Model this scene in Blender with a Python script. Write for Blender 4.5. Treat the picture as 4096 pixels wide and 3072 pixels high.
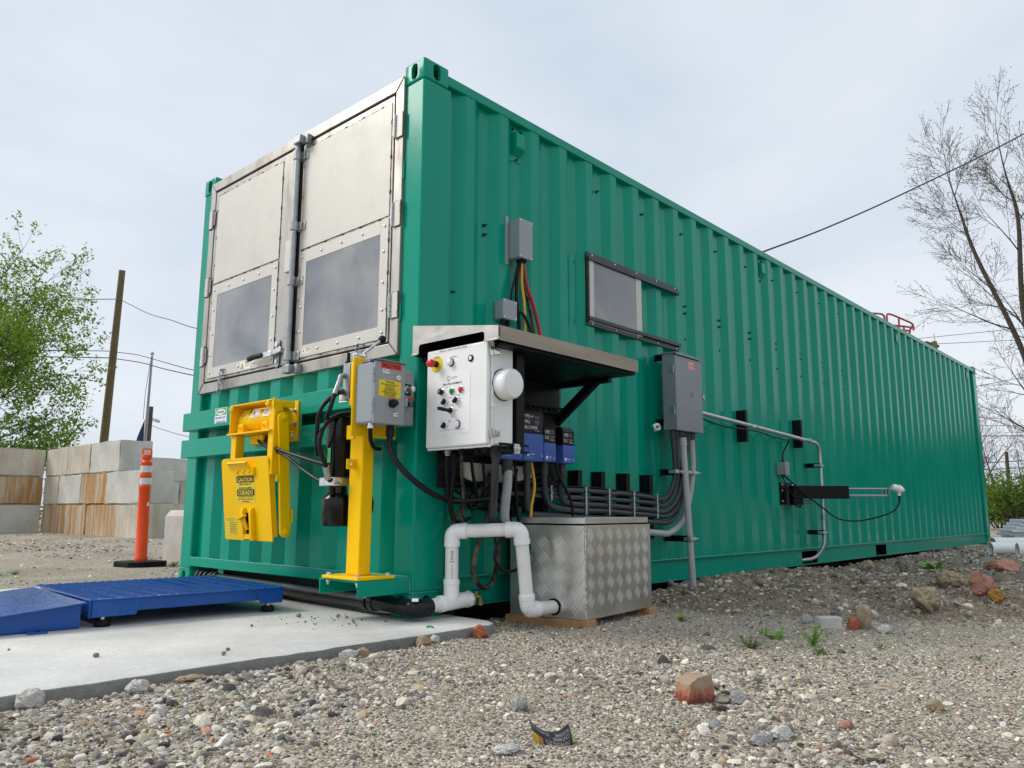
import bpy, bmesh, math, random
import numpy as np
from mathutils import Vector, Matrix, Euler
R = math.radians
random.seed(7)
for o in list(bpy.data.objects):
    bpy.data.objects.remove(o)
scene = bpy.context.scene
COL = scene.collection

# ---------------------------------------------------------------- camera
CAM = Vector((-2.5059, -2.9194, 0.5080))
yaw, pitch, roll = R(42.3423), R(9.2224), R(0.2205)
fw = Vector((math.cos(pitch) * math.cos(yaw), math.cos(pitch) * math.sin(yaw), math.sin(pitch)))
sd = fw.cross(Vector((0, 0, 1))).normalized()
up = sd.cross(fw)
s2 = sd * math.cos(roll) + up * math.sin(roll)
u2 = -sd * math.sin(roll) + up * math.cos(roll)
cd = bpy.data.cameras.new('camera')
cd.sensor_width = 36.0
cd.lens = 36.0 * 3122.567 / 4096.0
cd.clip_start = 0.05
cd.clip_end = 3000
cam = bpy.data.objects.new('camera', cd)
COL.objects.link(cam)
cam.matrix_world = Matrix(((s2.x, u2.x, -fw.x, CAM.x), (s2.y, u2.y, -fw.y, CAM.y), (s2.z, u2.z, -fw.z, CAM.z), (0, 0, 0, 1)))
scene.camera = cam
scene.render.resolution_x, scene.render.resolution_y = 1024, 768

# ---------------------------------------------------------------- world: thin even overcast over a clear sky
SUN_EL, SUN_AZ = R(40), R(132)          # azimuth measured from +X towards +Y: where the sun stands
w = bpy.data.worlds.new('World')
scene.world = w
w.use_nodes = True
nt = w.node_tree
nt.nodes.clear()
N = nt.nodes.new
out = N('ShaderNodeOutputWorld')
bg = N('ShaderNodeBackground')
sky = N('ShaderNodeTexSky')
sky.sky_type = 'NISHITA'
sky.sun_disc = False
sky.sun_elevation = SUN_EL
sky.sun_rotation = R(90) - SUN_AZ
sky.air_density = 1.0
sky.dust_density = 2.0
tc = N('ShaderNodeTexCoord')
mp = N('ShaderNodeMapping')
mp.inputs['Scale'].default_value = (1.0, 1.0, 2.2)
n1 = N('ShaderNodeTexNoise')
n1.inputs['Scale'].default_value = 2.1
n1.inputs['Detail'].default_value = 6
n1.inputs['Roughness'].default_value = 0.5
n1.inputs['Distortion'].default_value = 0.35
cr = N('ShaderNodeValToRGB')
cr.color_ramp.elements[0].position = 0.32
cr.color_ramp.elements[0].color = (4.75, 5.37, 6.13, 1)
cr.color_ramp.elements[1].position = 0.66
cr.color_ramp.elements[1].color = (6.18, 6.5, 6.94, 1)
mx = N('ShaderNodeMix')
mx.data_type = 'RGBA'
mx.inputs['Factor'].default_value = 0.9
lk = nt.links.new
lk(tc.outputs['Generated'], mp.inputs['Vector'])
lk(mp.outputs['Vector'], n1.inputs['Vector'])
lk(n1.outputs['Fac'], cr.inputs['Fac'])
lk(sky.outputs['Color'], mx.inputs['A'])
lk(cr.outputs['Color'], mx.inputs['B'])
lk(mx.outputs['Result'], bg.inputs['Color'])
bg.inputs['Strength'].default_value = 0.1
lk(bg.outputs['Background'], out.inputs['Surface'])

sl = bpy.data.lights.new('sun', 'SUN')
sl.energy = 1.5
sl.angle = R(26)
sl.color = (1.0, 0.955, 0.88)
so = bpy.data.objects.new('sun', sl)
COL.objects.link(so)
sdv = Vector((math.cos(SUN_EL) * math.cos(SUN_AZ), math.cos(SUN_EL) * math.sin(SUN_AZ), math.sin(SUN_EL)))
so.rotation_euler = sdv.to_track_quat('Z', 'Y').to_euler()
so.location = (-8, -8, 14)
scene.view_settings.view_transform = 'Standard'
scene.view_settings.look = 'None'
scene.view_settings.exposure = 0.50
scene.view_settings.gamma = 1.0
scene.view_settings.use_curve_mapping = False

# ---------------------------------------------------------------- helpers
def V(*a):
    return Vector(a)

class MB:
    """collects shapes, then links them as one mesh object"""
    def __init__(s, T=None):
        s.v, s.f, s.T = [], [], T
    def add(s, vs, fs):
        b = len(s.v)
        s.v += [Vector(p) for p in vs]
        s.f += [tuple(b + i for i in q) for q in fs]
        return s
    def box(s, x0, x1, y0, y1, z0, z1):
        x0, x1 = min(x0, x1), max(x0, x1); y0, y1 = min(y0, y1), max(y0, y1); z0, z1 = min(z0, z1), max(z0, z1)
        return s.add([(x0, y0, z0), (x1, y0, z0), (x1, y1, z0), (x0, y1, z0), (x0, y0, z1), (x1, y0, z1), (x1, y1, z1), (x0, y1, z1)],
                     [(0, 3, 2, 1), (4, 5, 6, 7), (0, 1, 5, 4), (1, 2, 6, 5), (2, 3, 7, 6), (3, 0, 4, 7)])
    def bar(s, p0, p1, w, h, upv=(0, 0, 1)):
        """rectangular bar from p0 to p1, w across, h along upv"""
        p0, p1 = Vector(p0), Vector(p1)
        d = (p1 - p0).normalized()
        sx = d.cross(Vector(upv)).normalized()
        uy = sx.cross(d)
        a, b = sx * w / 2, uy * h / 2
        vs = [p0 - a - b, p0 + a - b, p0 + a + b, p0 - a + b, p1 - a - b, p1 + a - b, p1 + a + b, p1 - a + b]
        return s.add(vs, [(0, 3, 2, 1), (4, 5, 6, 7), (0, 1, 5, 4), (1, 2, 6, 5), (2, 3, 7, 6), (3, 0, 4, 7)])
    def tube(s, pts, r, n=10, caps=True):
        pts = [Vector(p) for p in pts]
        m = len(pts)
        rs = r if isinstance(r, (list, tuple)) else [r] * m
        d0 = (pts[1] - pts[0]).normalized()
        a = d0.orthogonal().normalized()
        vs, fs = [], []
        for i, p in enumerate(pts):
            if i == 0: d = pts[1] - pts[0]
            elif i == m - 1: d = pts[-1] - pts[-2]
            else: d = (pts[i + 1] - pts[i]).normalized() + (pts[i] - pts[i - 1]).normalized()
            d.normalize()
            a = (a - d * a.dot(d))
            if a.length < 1e-6: a = d.orthogonal()
            a.normalize()
            b = d.cross(a)
            for k in range(n):
                t = 2 * math.pi * k / n
                vs.append(p + (a * math.cos(t) + b * math.sin(t)) * rs[i])
        for i in range(m - 1):
            for k in range(n):
                k2 = (k + 1) % n
                fs.append((i * n + k, i * n + k2, (i + 1) * n + k2, (i + 1) * n + k))
        if caps:
            fs.append(tuple(range(n - 1, -1, -1)))
            fs.append(tuple((m - 1) * n + k for k in range(n)))
        return s.add(vs, fs)
    def cyl(s, p0, p1, r, r1=None, n=20):
        return s.tube([p0, p1], [r, r if r1 is None else r1], n)
    def lathe(s, prof, o, ax=(0, 0, 1), n=24):
        """prof: (radius, distance along ax) from o"""
        o, ax = Vector(o), Vector(ax).normalized()
        a = ax.orthogonal().normalized(); b = ax.cross(a)
        vs, fs = [], []
        for r, h in prof:
            for k in range(n):
                t = 2 * math.pi * k / n
                vs.append(o + ax * h + (a * math.cos(t) + b * math.sin(t)) * max(r, 1e-5))
        for i in range(len(prof) - 1):
            for k in range(n):
                k2 = (k + 1) % n
                fs.append((i * n + k, i * n + k2, (i + 1) * n + k2, (i + 1) * n + k))
        fs.append(tuple(range(n - 1, -1, -1)))
        fs.append(tuple((len(prof) - 1) * n + k for k in range(n)))
        return s.add(vs, fs)
    def prism(s, poly, o, u, v, d):
        """polygon (2-D) in plane o,u,v pushed along u x v by d"""
        o, u, v = Vector(o), Vector(u), Vector(v)
        nn = u.cross(v).normalized() * d
        n = len(poly)
        vs = [o + u * a + v * b for a, b in poly] + [o + u * a + v * b + nn for a, b in poly]
        fs = [tuple(range(n - 1, -1, -1)), tuple(range(n, 2 * n))]
        for k in range(n):
            k2 = (k + 1) % n
            fs.append((k, k2, n + k2, n + k))
        return s.add(vs, fs)
    def sphere(s, c, r, n=14, sq=(1, 1, 1)):
        c = Vector(c)
        m = n // 2
        vs, fs = [], []
        for i in range(m + 1):
            th = math.pi * i / m
            for k in range(n):
                t = 2 * math.pi * k / n
                vs.append(c + Vector((r * sq[0] * math.sin(th) * math.cos(t), r * sq[1] * math.sin(th) * math.sin(t), r * sq[2] * math.cos(th))))
        for i in range(m):
            for k in range(n):
                k2 = (k + 1) % n
                fs.append((i * n + k, (i + 1) * n + k, (i + 1) * n + k2, i * n + k2))
        return s.add(vs, fs)
    def mesh(s, name, off=None):
        me = bpy.data.meshes.new(name)
        vs = [s.T @ p for p in s.v] if s.T is not None else s.v
        if off is not None: vs = [p - off for p in vs]
        me.from_pydata([tuple(p) for p in vs], [], s.f)
        me.validate()
        bm = bmesh.new(); bm.from_mesh(me)
        bmesh.ops.remove_doubles(bm, verts=bm.verts, dist=1e-6)
        bmesh.ops.recalc_face_normals(bm, faces=bm.faces)
        bm.to_mesh(me); bm.free()
        return me
    def build(s, name, mat, parent=None, bevel=0.0, smooth=35, seg=2):
        off = None
        if parent is None:
            vs = [s.T @ p for p in s.v] if s.T is not None else s.v
            xs = [p.x for p in vs]; ys = [p.y for p in vs]; zs = [p.z for p in vs]
            off = Vector(((min(xs) + max(xs)) / 2, (min(ys) + max(ys)) / 2, min(zs)))
        me = s.mesh(name, off)
        return link(name, me, mat, parent, off, bevel, smooth, seg)

def link(name, me, mat, parent=None, loc=None, bevel=0.0, smooth=35, seg=2, rot=None, scale=None):
    if mat is not None and not me.materials:
        me.materials.append(M[mat] if isinstance(mat, str) else mat)
    if smooth and len(me.polygons):
        me.shade_smooth()
        me.set_sharp_from_angle(angle=R(smooth))
    o = bpy.data.objects.new(name, me)
    COL.objects.link(o)
    if loc is not None: o.location = loc
    if rot is not None: o.rotation_euler = rot
    if scale is not None: o.scale = scale
    if parent is not None: setpar(o, parent)
    if bevel:
        b = o.modifiers.new('edge', 'BEVEL')
        b.width = bevel; b.segments = seg; b.limit_method = 'ANGLE'; b.angle_limit = R(40)
    return o

def setpar(o, parent):
    o.parent = parent
    o.matrix_parent_inverse = Matrix.Translation(-parent.location) if parent.parent is None else Matrix.Translation(-parent.location)

def tag(o, label=None, cat=None, group=None, kind=None):
    if label: o['label'] = label
    if cat: o['category'] = cat
    if group: o['group'] = group
    if kind: o['kind'] = kind
    return o

def thing(name, loc, label, cat, group=None):
    o = bpy.data.objects.new(name, None)
    o.empty_display_size = 0.1
    COL.objects.link(o)
    o.location = loc
    return tag(o, label, cat, group)

def smoothpath(pts, sub=8):
    """Catmull-Rom through the points"""
    P = [Vector(p) for p in pts]
    P = [P[0] * 2 - P[1]] + P + [P[-1] * 2 - P[-2]]
    res = []
    for i in range(1, len(P) - 2):
        for k in range(sub):
            t = k / sub
            a, b, c, d = P[i - 1], P[i], P[i + 1], P[i + 2]
            res.append(0.5 * ((2 * b) + (c - a) * t + (2 * a - 5 * b + 4 * c - d) * t * t + (3 * b - a - 3 * c + d) * t ** 3))
    res.append(P[-2])
    return res

def fillet(pts, r, n=6):
    """polyline with rounded corners"""
    P = [Vector(p) for p in pts]
    res = [P[0]]
    for i in range(1, len(P) - 1):
        a = (P[i - 1] - P[i]); b = (P[i + 1] - P[i])
        q = min(r, a.length * 0.49, b.length * 0.49)
        s, e = P[i] + a.normalized() * q, P[i] + b.normalized() * q
        for k in range(n + 1):
            t = k / n
            res.append((1 - t) ** 2 * s + 2 * t * (1 - t) * P[i] + t * t * e)
    res.append(P[-1])
    return res

UX, UZ, UF = V(1, 0, 0), V(0, 0, 1), V(0, -1, 0)      # side-wall writing runs along +X; end-wall writing runs along -Y

def text(s, c, u, v, h, mat, parent, w=None, bold=0.0, name='lettering', align='CENTER', off=0.0008, sp=1.0):
    """flat lettering: c = centre (or left) of the line, cap height about h"""
    cu = bpy.data.curves.new('t', 'FONT')
    cu.body = s; cu.size = 1.0; cu.align_x = align; cu.align_y = 'CENTER'
    cu.offset = bold; cu.resolution_u = 2; cu.space_character = sp
    to = bpy.data.objects.new('t', cu)
    me = bpy.data.meshes.new_from_object(to)
    bpy.data.objects.remove(to)
    n = len(me.vertices)
    if n == 0: return None
    co = np.zeros(n * 3, 'f'); me.vertices.foreach_get('co', co); co = co.reshape(-1, 3)
    k = h / 0.69
    kx = k
    if w: kx = w / max(1e-4, (co[:, 0].max() - co[:, 0].min()))
    nn = u.cross(v).normalized()
    cc = np.array(c) + np.array(nn) * off
    if align == 'CENTER': co[:, 0] -= (co[:, 0].max() + co[:, 0].min()) / 2
    yc = 0.0 if '\n' in s else (co[:, 1].max() + co[:, 1].min()) / 2
    P = cc[None] + (co[:, :1] * kx) * np.array(u)[None] + ((co[:, 1:2] - yc) * k) * np.array(v)[None]
    me.vertices.foreach_set('co', P.astype('f').ravel())
    me.materials.clear()
    me.name = name
    o = link(name, me, mat, parent, smooth=0)
    bpy.data.curves.remove(cu)
    return o

def lines(rows, c, u, v, mat, parent, name='lettering'):
    """several rows of lettering joined to one mesh; rows: (text, du, dv, height, width)"""
    obs = []
    for t, du, dv, h, wd in rows:
        obs.append(text(t, Vector(c) + u * du + v * dv, u, v, h, mat, parent, wd, 0.012, name))
    bm = bmesh.new()
    for o in obs:
        bm.from_mesh(o.data)
    me = bpy.data.meshes.new(name)
    bm.to_mesh(me); bm.free()
    for o in obs:
        d = o.data; bpy.data.objects.remove(o); bpy.data.meshes.remove(d)
    return link(name, me, mat, parent, smooth=0)

def sheet(c, u, v, w, h, mat, parent, name='sticker', th=0.0012, rr=0.0, off=0.0):
    """thin rectangular sheet (sticker, plate) centred at c, proud of the surface by th"""
    m = MB()
    nn = u.cross(v).normalized()
    if rr:
        poly = []
        for sx, sy, a0 in ((1, 1, 0), (-1, 1, 90), (-1, -1, 180), (1, -1, 270)):
            for k in range(6):
                a = R(a0 + 18 * k)
                poly.append((sx * (w / 2 - rr) + rr * math.cos(a), sy * (h / 2 - rr) + rr * math.sin(a)))
    else:
        poly = [(-w / 2, -h / 2), (w / 2, -h / 2), (w / 2, h / 2), (-w / 2, h / 2)]
    m.prism(poly, Vector(c) + nn * off, u, v, th)
    return m.build(name, mat, parent, smooth=0)

def boolean(o, cut, op='DIFFERENCE'):
    """cut one mesh object with another and throw the cutter away"""
    md = o.modifiers.new('cut', 'BOOLEAN')
    md.operation = op; md.object = cut; md.solver = 'EXACT'
    bpy.context.view_layer.update()
    dg = bpy.context.evaluated_depsgraph_get()
    me = bpy.data.meshes.new_from_object(o.evaluated_get(dg))
    o.modifiers.clear()
    old = o.data
    o.data = me
    d = cut.data; bpy.data.objects.remove(cut); bpy.data.meshes.remove(d); bpy.data.meshes.remove(old)
    me.shade_smooth(); me.set_sharp_from_angle(angle=R(35))
    return o

# value noise for terrain
_rng = np.random.RandomState(3)
_tab = _rng.rand(512, 512)
def vnoise(x, y):
    xi = np.floor(x).astype(int); yi = np.floor(y).astype(int)
    fx = x - xi; fy = y - yi
    fx = fx * fx * (3 - 2 * fx); fy = fy * fy * (3 - 2 * fy)
    g = lambda a, b: _tab[a % 512, b % 512]
    return (g(xi, yi) * (1 - fx) + g(xi + 1, yi) * fx) * (1 - fy) + (g(xi, yi + 1) * (1 - fx) + g(xi + 1, yi + 1) * fx) * fy
def sstep(a, b, x):
    t = np.clip((x - a) / (b - a), 0, 1)
    return t * t * (3 - 2 * t)

def fine_print(c, u, v, wd, ht, rows, parent, mat='ink', off=0.0006, th=0.3):
    """print too small to read: rows of short dashes"""
    m = MB()
    nn = u.cross(v).normalized()
    rh = ht / rows
    for i in range(rows):
        x = -wd / 2
        yy = ht / 2 - (i + 0.5) * rh
        end = wd / 2 * random.uniform(0.45, 1.0)
        while x < end:
            l_ = rh * random.uniform(0.5, 1.6)
            if x + l_ > wd / 2: break
            o = Vector(c) + u * x + v * (yy - rh * th / 2) + nn * off
            m.add([o, o + u * l_, o + u * l_ + v * rh * th, o + v * rh * th], [(0, 1, 2, 3)])
            x += l_ + rh * 0.3
    return m.build('fine_print', mat, parent, smooth=0) if m.v else None

# ---------------------------------------------------------------- materials
M = {}
def pm(name, col, rough=0.5, metal=0.0, var=0.12, scale=6.0, bump=0.0, bscale=80.0, coat=0.0, spec=0.5, rvar=0.1, stretch=None, dirt=None, dscale=3.0, damt=0.5, crough=0.1, dpos=(0.55, 0.75), ddetail=8):
    """painted or plain surface: base colour with slow tonal drift, gloss that varies, fine relief, optional stains (dirt colour)"""
    m = bpy.data.materials.new(name)
    m.use_nodes = True
    t = m.node_tree; n = t.nodes; l = t.links.new
    b = n['Principled BSDF']
    tcn = n.new('ShaderNodeTexCoord'); vec = tcn.outputs['Object']
    if stretch:
        mpn = n.new('ShaderNodeMapping'); mpn.inputs['Scale'].default_value = stretch
        l(vec, mpn.inputs['Vector']); vec = mpn.outputs['Vector']
    no = n.new('ShaderNodeTexNoise'); no.inputs['Scale'].default_value = scale; no.inputs['Detail'].default_value = 8; no.inputs['Roughness'].default_value = 0.6
    l(vec, no.inputs['Vector'])
    mr = n.new('ShaderNodeMapRange'); mr.inputs['From Min'].default_value = 0.25; mr.inputs['From Max'].default_value = 0.75
    mr.inputs['To Min'].default_value = 1 - var; mr.inputs['To Max'].default_value = 1 + var
    l(no.outputs['Fac'], mr.inputs['Value'])
    mul = n.new('ShaderNodeMix'); mul.data_type = 'RGBA'; mul.blend_type = 'MULTIPLY'; mul.inputs['Factor'].default_value = 1
    mul.inputs['A'].default_value = (*col, 1)
    l(mr.outputs['Result'], mul.inputs['B'])
    c = mul.outputs['Result']
    if dirt:
        dn = n.new('ShaderNodeTexNoise'); dn.inputs['Scale'].default_value = dscale; dn.inputs['Detail'].default_value = ddetail; dn.inputs['Roughness'].default_value = 0.65
        l(vec, dn.inputs['Vector'])
        dr = n.new('ShaderNodeMapRange'); dr.inputs['From Min'].default_value = dpos[0]; dr.inputs['From Max'].default_value = dpos[1]
        dr.inputs['To Max'].default_value = damt
        l(dn.outputs['Fac'], dr.inputs['Value'])
        dm = n.new('ShaderNodeMix'); dm.data_type = 'RGBA'; dm.inputs['B'].default_value = (*dirt, 1)
        l(dr.outputs['Result'], dm.inputs['Factor']); l(c, dm.inputs['A'])
        c = dm.outputs['Result']
    l(c, b.inputs['Base Color'])
    rr = n.new('ShaderNodeMapRange'); rr.inputs['From Min'].default_value = 0.3; rr.inputs['From Max'].default_value = 0.7
    rr.inputs['To Min'].default_value = max(0.02, rough - rvar); rr.inputs['To Max'].default_value = min(1, rough + rvar)
    l(no.outputs['Fac'], rr.inputs['Value']); l(rr.outputs['Result'], b.inputs['Roughness'])
    b.inputs['Metallic'].default_value = metal
    b.inputs['Specular IOR Level'].default_value = spec
    b.inputs['Coat Weight'].default_value = coat
    b.inputs['Coat Roughness'].default_value = crough
    if bump:
        bn = n.new('ShaderNodeTexNoise'); bn.inputs['Scale'].default_value = bscale; bn.inputs['Detail'].default_value = 4
        l(vec, bn.inputs['Vector'])
        bp = n.new('ShaderNodeBump'); bp.inputs['Strength'].default_value = bump; bp.inputs['Distance'].default_value = 0.004
        l(bn.outputs['Fac'], bp.inputs['Height']); l(bp.outputs['Normal'], b.inputs['Normal'])
    M[name] = m
    return m

GREEN = (0.0001, 0.295, 0.198)
pm('green_paint', GREEN, 0.165, var=0.07, scale=1.5, bump=0.14, bscale=5, spec=0.22, rvar=0.05, dirt=(0.0, 0.245, 0.165), dscale=5, damt=0.3)
pm('green_weld', (0.04, 0.36, 0.27), 0.3, var=0.25, scale=40, bump=0.9, bscale=60)
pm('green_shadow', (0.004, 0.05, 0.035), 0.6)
pm('stainless', (0.60, 0.58, 0.525), 0.52, metal=0.22, var=0.06, scale=5, rvar=0.10, dirt=(0.40, 0.36, 0.30), dscale=9, damt=0.45, dpos=(0.58, 0.85), bump=0.06, bscale=6)
pm('stainless_frame', (0.50, 0.475, 0.43), 0.38, metal=0.7, var=0.18, scale=4, rvar=0.12, dirt=(0.12, 0.095, 0.072), dscale=4, damt=0.9, dpos=(0.46, 0.70), stretch=(1, 1, 0.35), bump=0.04, bscale=7)
pm('weld_heat', (0.12, 0.098, 0.08), 0.45, metal=0.6, var=0.4, scale=30, bump=0.5, bscale=70)
pm('galvanised', (0.36, 0.385, 0.40), 0.42, metal=0.85, var=0.2, scale=25, bump=0.12, bscale=40)
pm('rusty_galvanised', (0.44, 0.45, 0.45), 0.5, metal=0.7, var=0.25, scale=30, dirt=(0.22, 0.08, 0.03), dscale=18, damt=0.85, dpos=(0.5, 0.65))
pm('zinc', (0.70, 0.71, 0.71), 0.28, metal=0.9, var=0.15, scale=30)
pm('gap_black', (0.003, 0.003, 0.004), 0.9, spec=0.1)
pm('yellow_paint', (0.95, 0.555, 0.0), 0.36, var=0.05, scale=5, spec=0.16, bump=0.05, bscale=30, dirt=(0.55, 0.31, 0.003), dscale=9, damt=0.35, dpos=(0.62, 0.85))
pm('yellow_label', (0.78, 0.60, 0.015), 0.45, var=0.04)
pm('grey_enclosure', (0.285, 0.315, 0.335), 0.36, var=0.05, bump=0.06, bscale=120, coat=0.1)
pm('dark_grey_enclosure', (0.20, 0.222, 0.242), 0.34, var=0.06, bump=0.05, bscale=120, coat=0.1, dirt=(0.24, 0.25, 0.26), dscale=5, damt=0.35)
pm('white_enclosure', (0.82, 0.83, 0.82), 0.38, var=0.03, bump=0.05, bscale=150, dirt=(0.62, 0.62, 0.58), dscale=4, damt=0.25)
pm('white_plastic', (0.84, 0.84, 0.83), 0.32, var=0.03, dirt=(0.55, 0.53, 0.48), dscale=6, damt=0.3)
pm('label_white', (0.86, 0.855, 0.88), 0.42, var=0.02)
pm('ink', (0.012, 0.012, 0.014), 0.6, var=0.05)
pm('ink_blue', (0.10, 0.22, 0.36), 0.6, var=0.05)
pm('red_label', (0.80, 0.045, 0.02), 0.45, var=0.04)
pm('red_button', (0.62, 0.015, 0.02), 0.25, var=0.03)
pm('green_button', (0.01, 0.20, 0.055), 0.25, var=0.03)
pm('green_label', (0.05, 0.42, 0.13), 0.45, var=0.03)
pm('blue_plastic', (0.055, 0.125, 0.47), 0.42, var=0.04, bump=0.04, bscale=200)
pm('black_plastic', (0.008, 0.0085, 0.0095), 0.4, var=0.12, spec=0.25, dirt=(0.02, 0.02, 0.018), dscale=12, damt=0.3)
pm('black_gloss', (0.0025, 0.0025, 0.003), 0.12, var=0.1, spec=0.35)
pm('black_frame', (0.004, 0.0045, 0.0055), 0.5, spec=0.22, var=0.1)
pm('cable_black', (0.007, 0.007, 0.008), 0.45, var=0.2, spec=0.2, dirt=(0.045, 0.038, 0.028), dscale=14, damt=0.5, dpos=(0.6, 0.8))
pm('cable_muddy', (0.016, 0.014, 0.011), 0.6, spec=0.2, var=0.4, scale=14, dirt=(0.2, 0.155, 0.10), dscale=16, damt=0.8, dpos=(0.45, 0.65))
pm('cable_yellow', (0.70, 0.42, 0.02), 0.4, var=0.1, dirt=(0.25, 0.15, 0.04), dscale=14, damt=0.6)
pm('cable_red', (0.42, 0.02, 0.03), 0.4, var=0.1)
pm('hose_rubber', (0.006, 0.0065, 0.008), 0.36, spec=0.3, var=0.1)
pm('conduit_grey', (0.040, 0.045, 0.053), 0.42, spec=0.35, var=0.08, dirt=(0.10, 0.095, 0.085), dscale=9, damt=0.3)
pm('pvc_grey', (0.40, 0.415, 0.425), 0.4, var=0.05, dirt=(0.2, 0.19, 0.17), dscale=7, damt=0.4)
pm('pvc_white', (0.87, 0.865, 0.83), 0.36, var=0.03, dirt=(0.50, 0.46, 0.37), dscale=5, damt=0.5, dpos=(0.52, 0.75))
pm('pvc_fitting', (0.92, 0.922, 0.925), 0.28, var=0.02, dirt=(0.6, 0.58, 0.53), dscale=7, damt=0.3)
pm('abs_black', (0.005, 0.0055, 0.008), 0.3, spec=0.35, var=0.1, dirt=(0.05, 0.05, 0.045), dscale=6, damt=0.25)
pm('brass', (0.55, 0.36, 0.12), 0.35, metal=0.9, var=0.2)
pm('blue_paint', (0.001, 0.080, 0.36), 0.22, spec=0.28, var=0.1, coat=0.3, crough=0.15, bump=0.06, bscale=40, dirt=(0.06, 0.10, 0.28), dscale=8, damt=0.3)
pm('rubber', (0.008, 0.008, 0.008), 0.7, spec=0.2, var=0.2, dirt=(0.09, 0.085, 0.075), dscale=9, damt=0.4)
pm('orange_plastic', (0.95, 0.075, 0.005), 0.42, var=0.05, dirt=(0.6, 0.10, 0.04), dscale=5, damt=0.4)
pm('reflective_white', (0.72, 0.73, 0.72), 0.35, var=0.05)
pm('timber', (0.40, 0.225, 0.10), 0.7, var=0.25, scale=3, stretch=(1, 9, 9), bump=0.35, bscale=10, dirt=(0.20, 0.11, 0.05), dscale=3, damt=0.5)
pm('pole_wood', (0.165, 0.125, 0.065), 0.85, var=0.35, scale=5, stretch=(4, 4, 0.5), bump=0.6, bscale=8, dirt=(0.14, 0.14, 0.06), dscale=2, damt=0.6)
pm('bark', (0.095, 0.075, 0.062), 0.9, var=0.35, scale=6, bump=0.6, bscale=12)
pm('bark_green', (0.045, 0.04, 0.028), 0.9, var=0.35, scale=6, bump=0.5, bscale=12)
pm('wire', (0.03, 0.03, 0.033), 0.6)
pm('red_steel', (0.50, 0.05, 0.055), 0.45)
pm('siding_white', (0.74, 0.77, 0.79), 0.45, var=0.05)
pm('alu_grey', (0.5, 0.51, 0.52), 0.5, metal=0.3)
pm('flag_blue', (0.02, 0.035, 0.12), 0.7)
pm('rail_black', (0.028, 0.030, 0.034), 0.4, var=0.1)
pm('screen_dark', (0.02, 0.024, 0.05), 0.12)
pm('screen_red', (0.10, 0.008, 0.015), 0.15)
pm('weed', (0.13, 0.30, 0.03), 0.55, var=0.3, scale=20)
pm('weed_dull', (0.14, 0.19, 0.05), 0.6, var=0.3, scale=20)
pm('dry_stem', (0.38, 0.29, 0.17), 0.8)
pm('chrome_latch', (0.68, 0.66, 0.64), 0.18, metal=0.95, var=0.05)

def leaf_mat(name, c0, c1):
    m = bpy.data.materials.new(name); m.use_nodes = True
    t = m.node_tree; n = t.nodes; l = t.links.new
    b = n['Principled BSDF']
    g = n.new('ShaderNodeNewGeometry')
    cr = n.new('ShaderNodeValToRGB')
    cr.color_ramp.elements[0].color = (*c0, 1); cr.color_ramp.elements[1].color = (*c1, 1)
    l(g.outputs['Random Per Island'], cr.inputs['Fac'])
    l(cr.outputs['Color'], b.inputs['Base Color'])
    b.inputs['Roughness'].default_value = 0.55
    tr = n.new('ShaderNodeBsdfTranslucent'); l(cr.outputs['Color'], tr.inputs['Color'])
    ms = n.new('ShaderNodeMixShader'); ms.inputs['Fac'].default_value = 0.4
    l(b.outputs['BSDF'], ms.inputs[1]); l(tr.outputs['BSDF'], ms.inputs[2])
    l(ms.outputs['Shader'], n['Material Output'].inputs['Surface'])
    M[name] = m
leaf_mat('leaves_spring', (0.09, 0.21, 0.010), (0.28, 0.42, 0.03))
leaf_mat('leaves_bush', (0.05, 0.12, 0.010), (0.19, 0.30, 0.025))

def glass_mat():
    m = bpy.data.materials.new('clear_sheet'); m.use_nodes = True
    t = m.node_tree; n = t.nodes; l = t.links.new
    b = n['Principled BSDF']
    tcn = n.new('ShaderNodeTexCoord')
    no = n.new('ShaderNodeTexNoise'); no.inputs['Scale'].default_value = 2.2; no.inputs['Detail'].default_value = 5; no.inputs['Distortion'].default_value = 0.6
    l(tcn.outputs['Object'], no.inputs['Vector'])
    cr = n.new('ShaderNodeValToRGB')  # mottled greys paint the reflected clouds into the pane colour
    cr.color_ramp.elements[0].position = 0.3; cr.color_ramp.elements[0].color = (0.16, 0.18, 0.21, 1)
    cr.color_ramp.elements[1].position = 0.72; cr.color_ramp.elements[1].color = (0.40, 0.40, 0.40, 1)
    l(no.outputs['Fac'], cr.inputs['Fac']); l(cr.outputs['Color'], b.inputs['Base Color'])
    b.inputs['Roughness'].default_value = 0.08; b.inputs['Specular IOR Level'].default_value = 0.8
    bn = n.new('ShaderNodeTexNoise'); bn.inputs['Scale'].default_value = 3.0; bn.inputs['Detail'].default_value = 2
    l(tcn.outputs['Object'], bn.inputs['Vector'])
    bp = n.new('ShaderNodeBump'); bp.inputs['Strength'].default_value = 0.08; bp.inputs['Distance'].default_value = 0.02
    l(bn.outputs['Fac'], bp.inputs['Height']); l(bp.outputs['Normal'], b.inputs['Normal'])
    tp = n.new('ShaderNodeBsdfTransparent'); tp.inputs['Color'].default_value = (0.85, 0.87, 0.9, 1)
    ms = n.new('ShaderNodeMixShader'); ms.inputs['Fac'].default_value = 0.10
    l(b.outputs['BSDF'], ms.inputs[1]); l(tp.outputs['BSDF'], ms.inputs[2])
    l(ms.outputs['Shader'], n['Material Output'].inputs['Surface'])
    M['clear_sheet'] = m
glass_mat()

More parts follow.
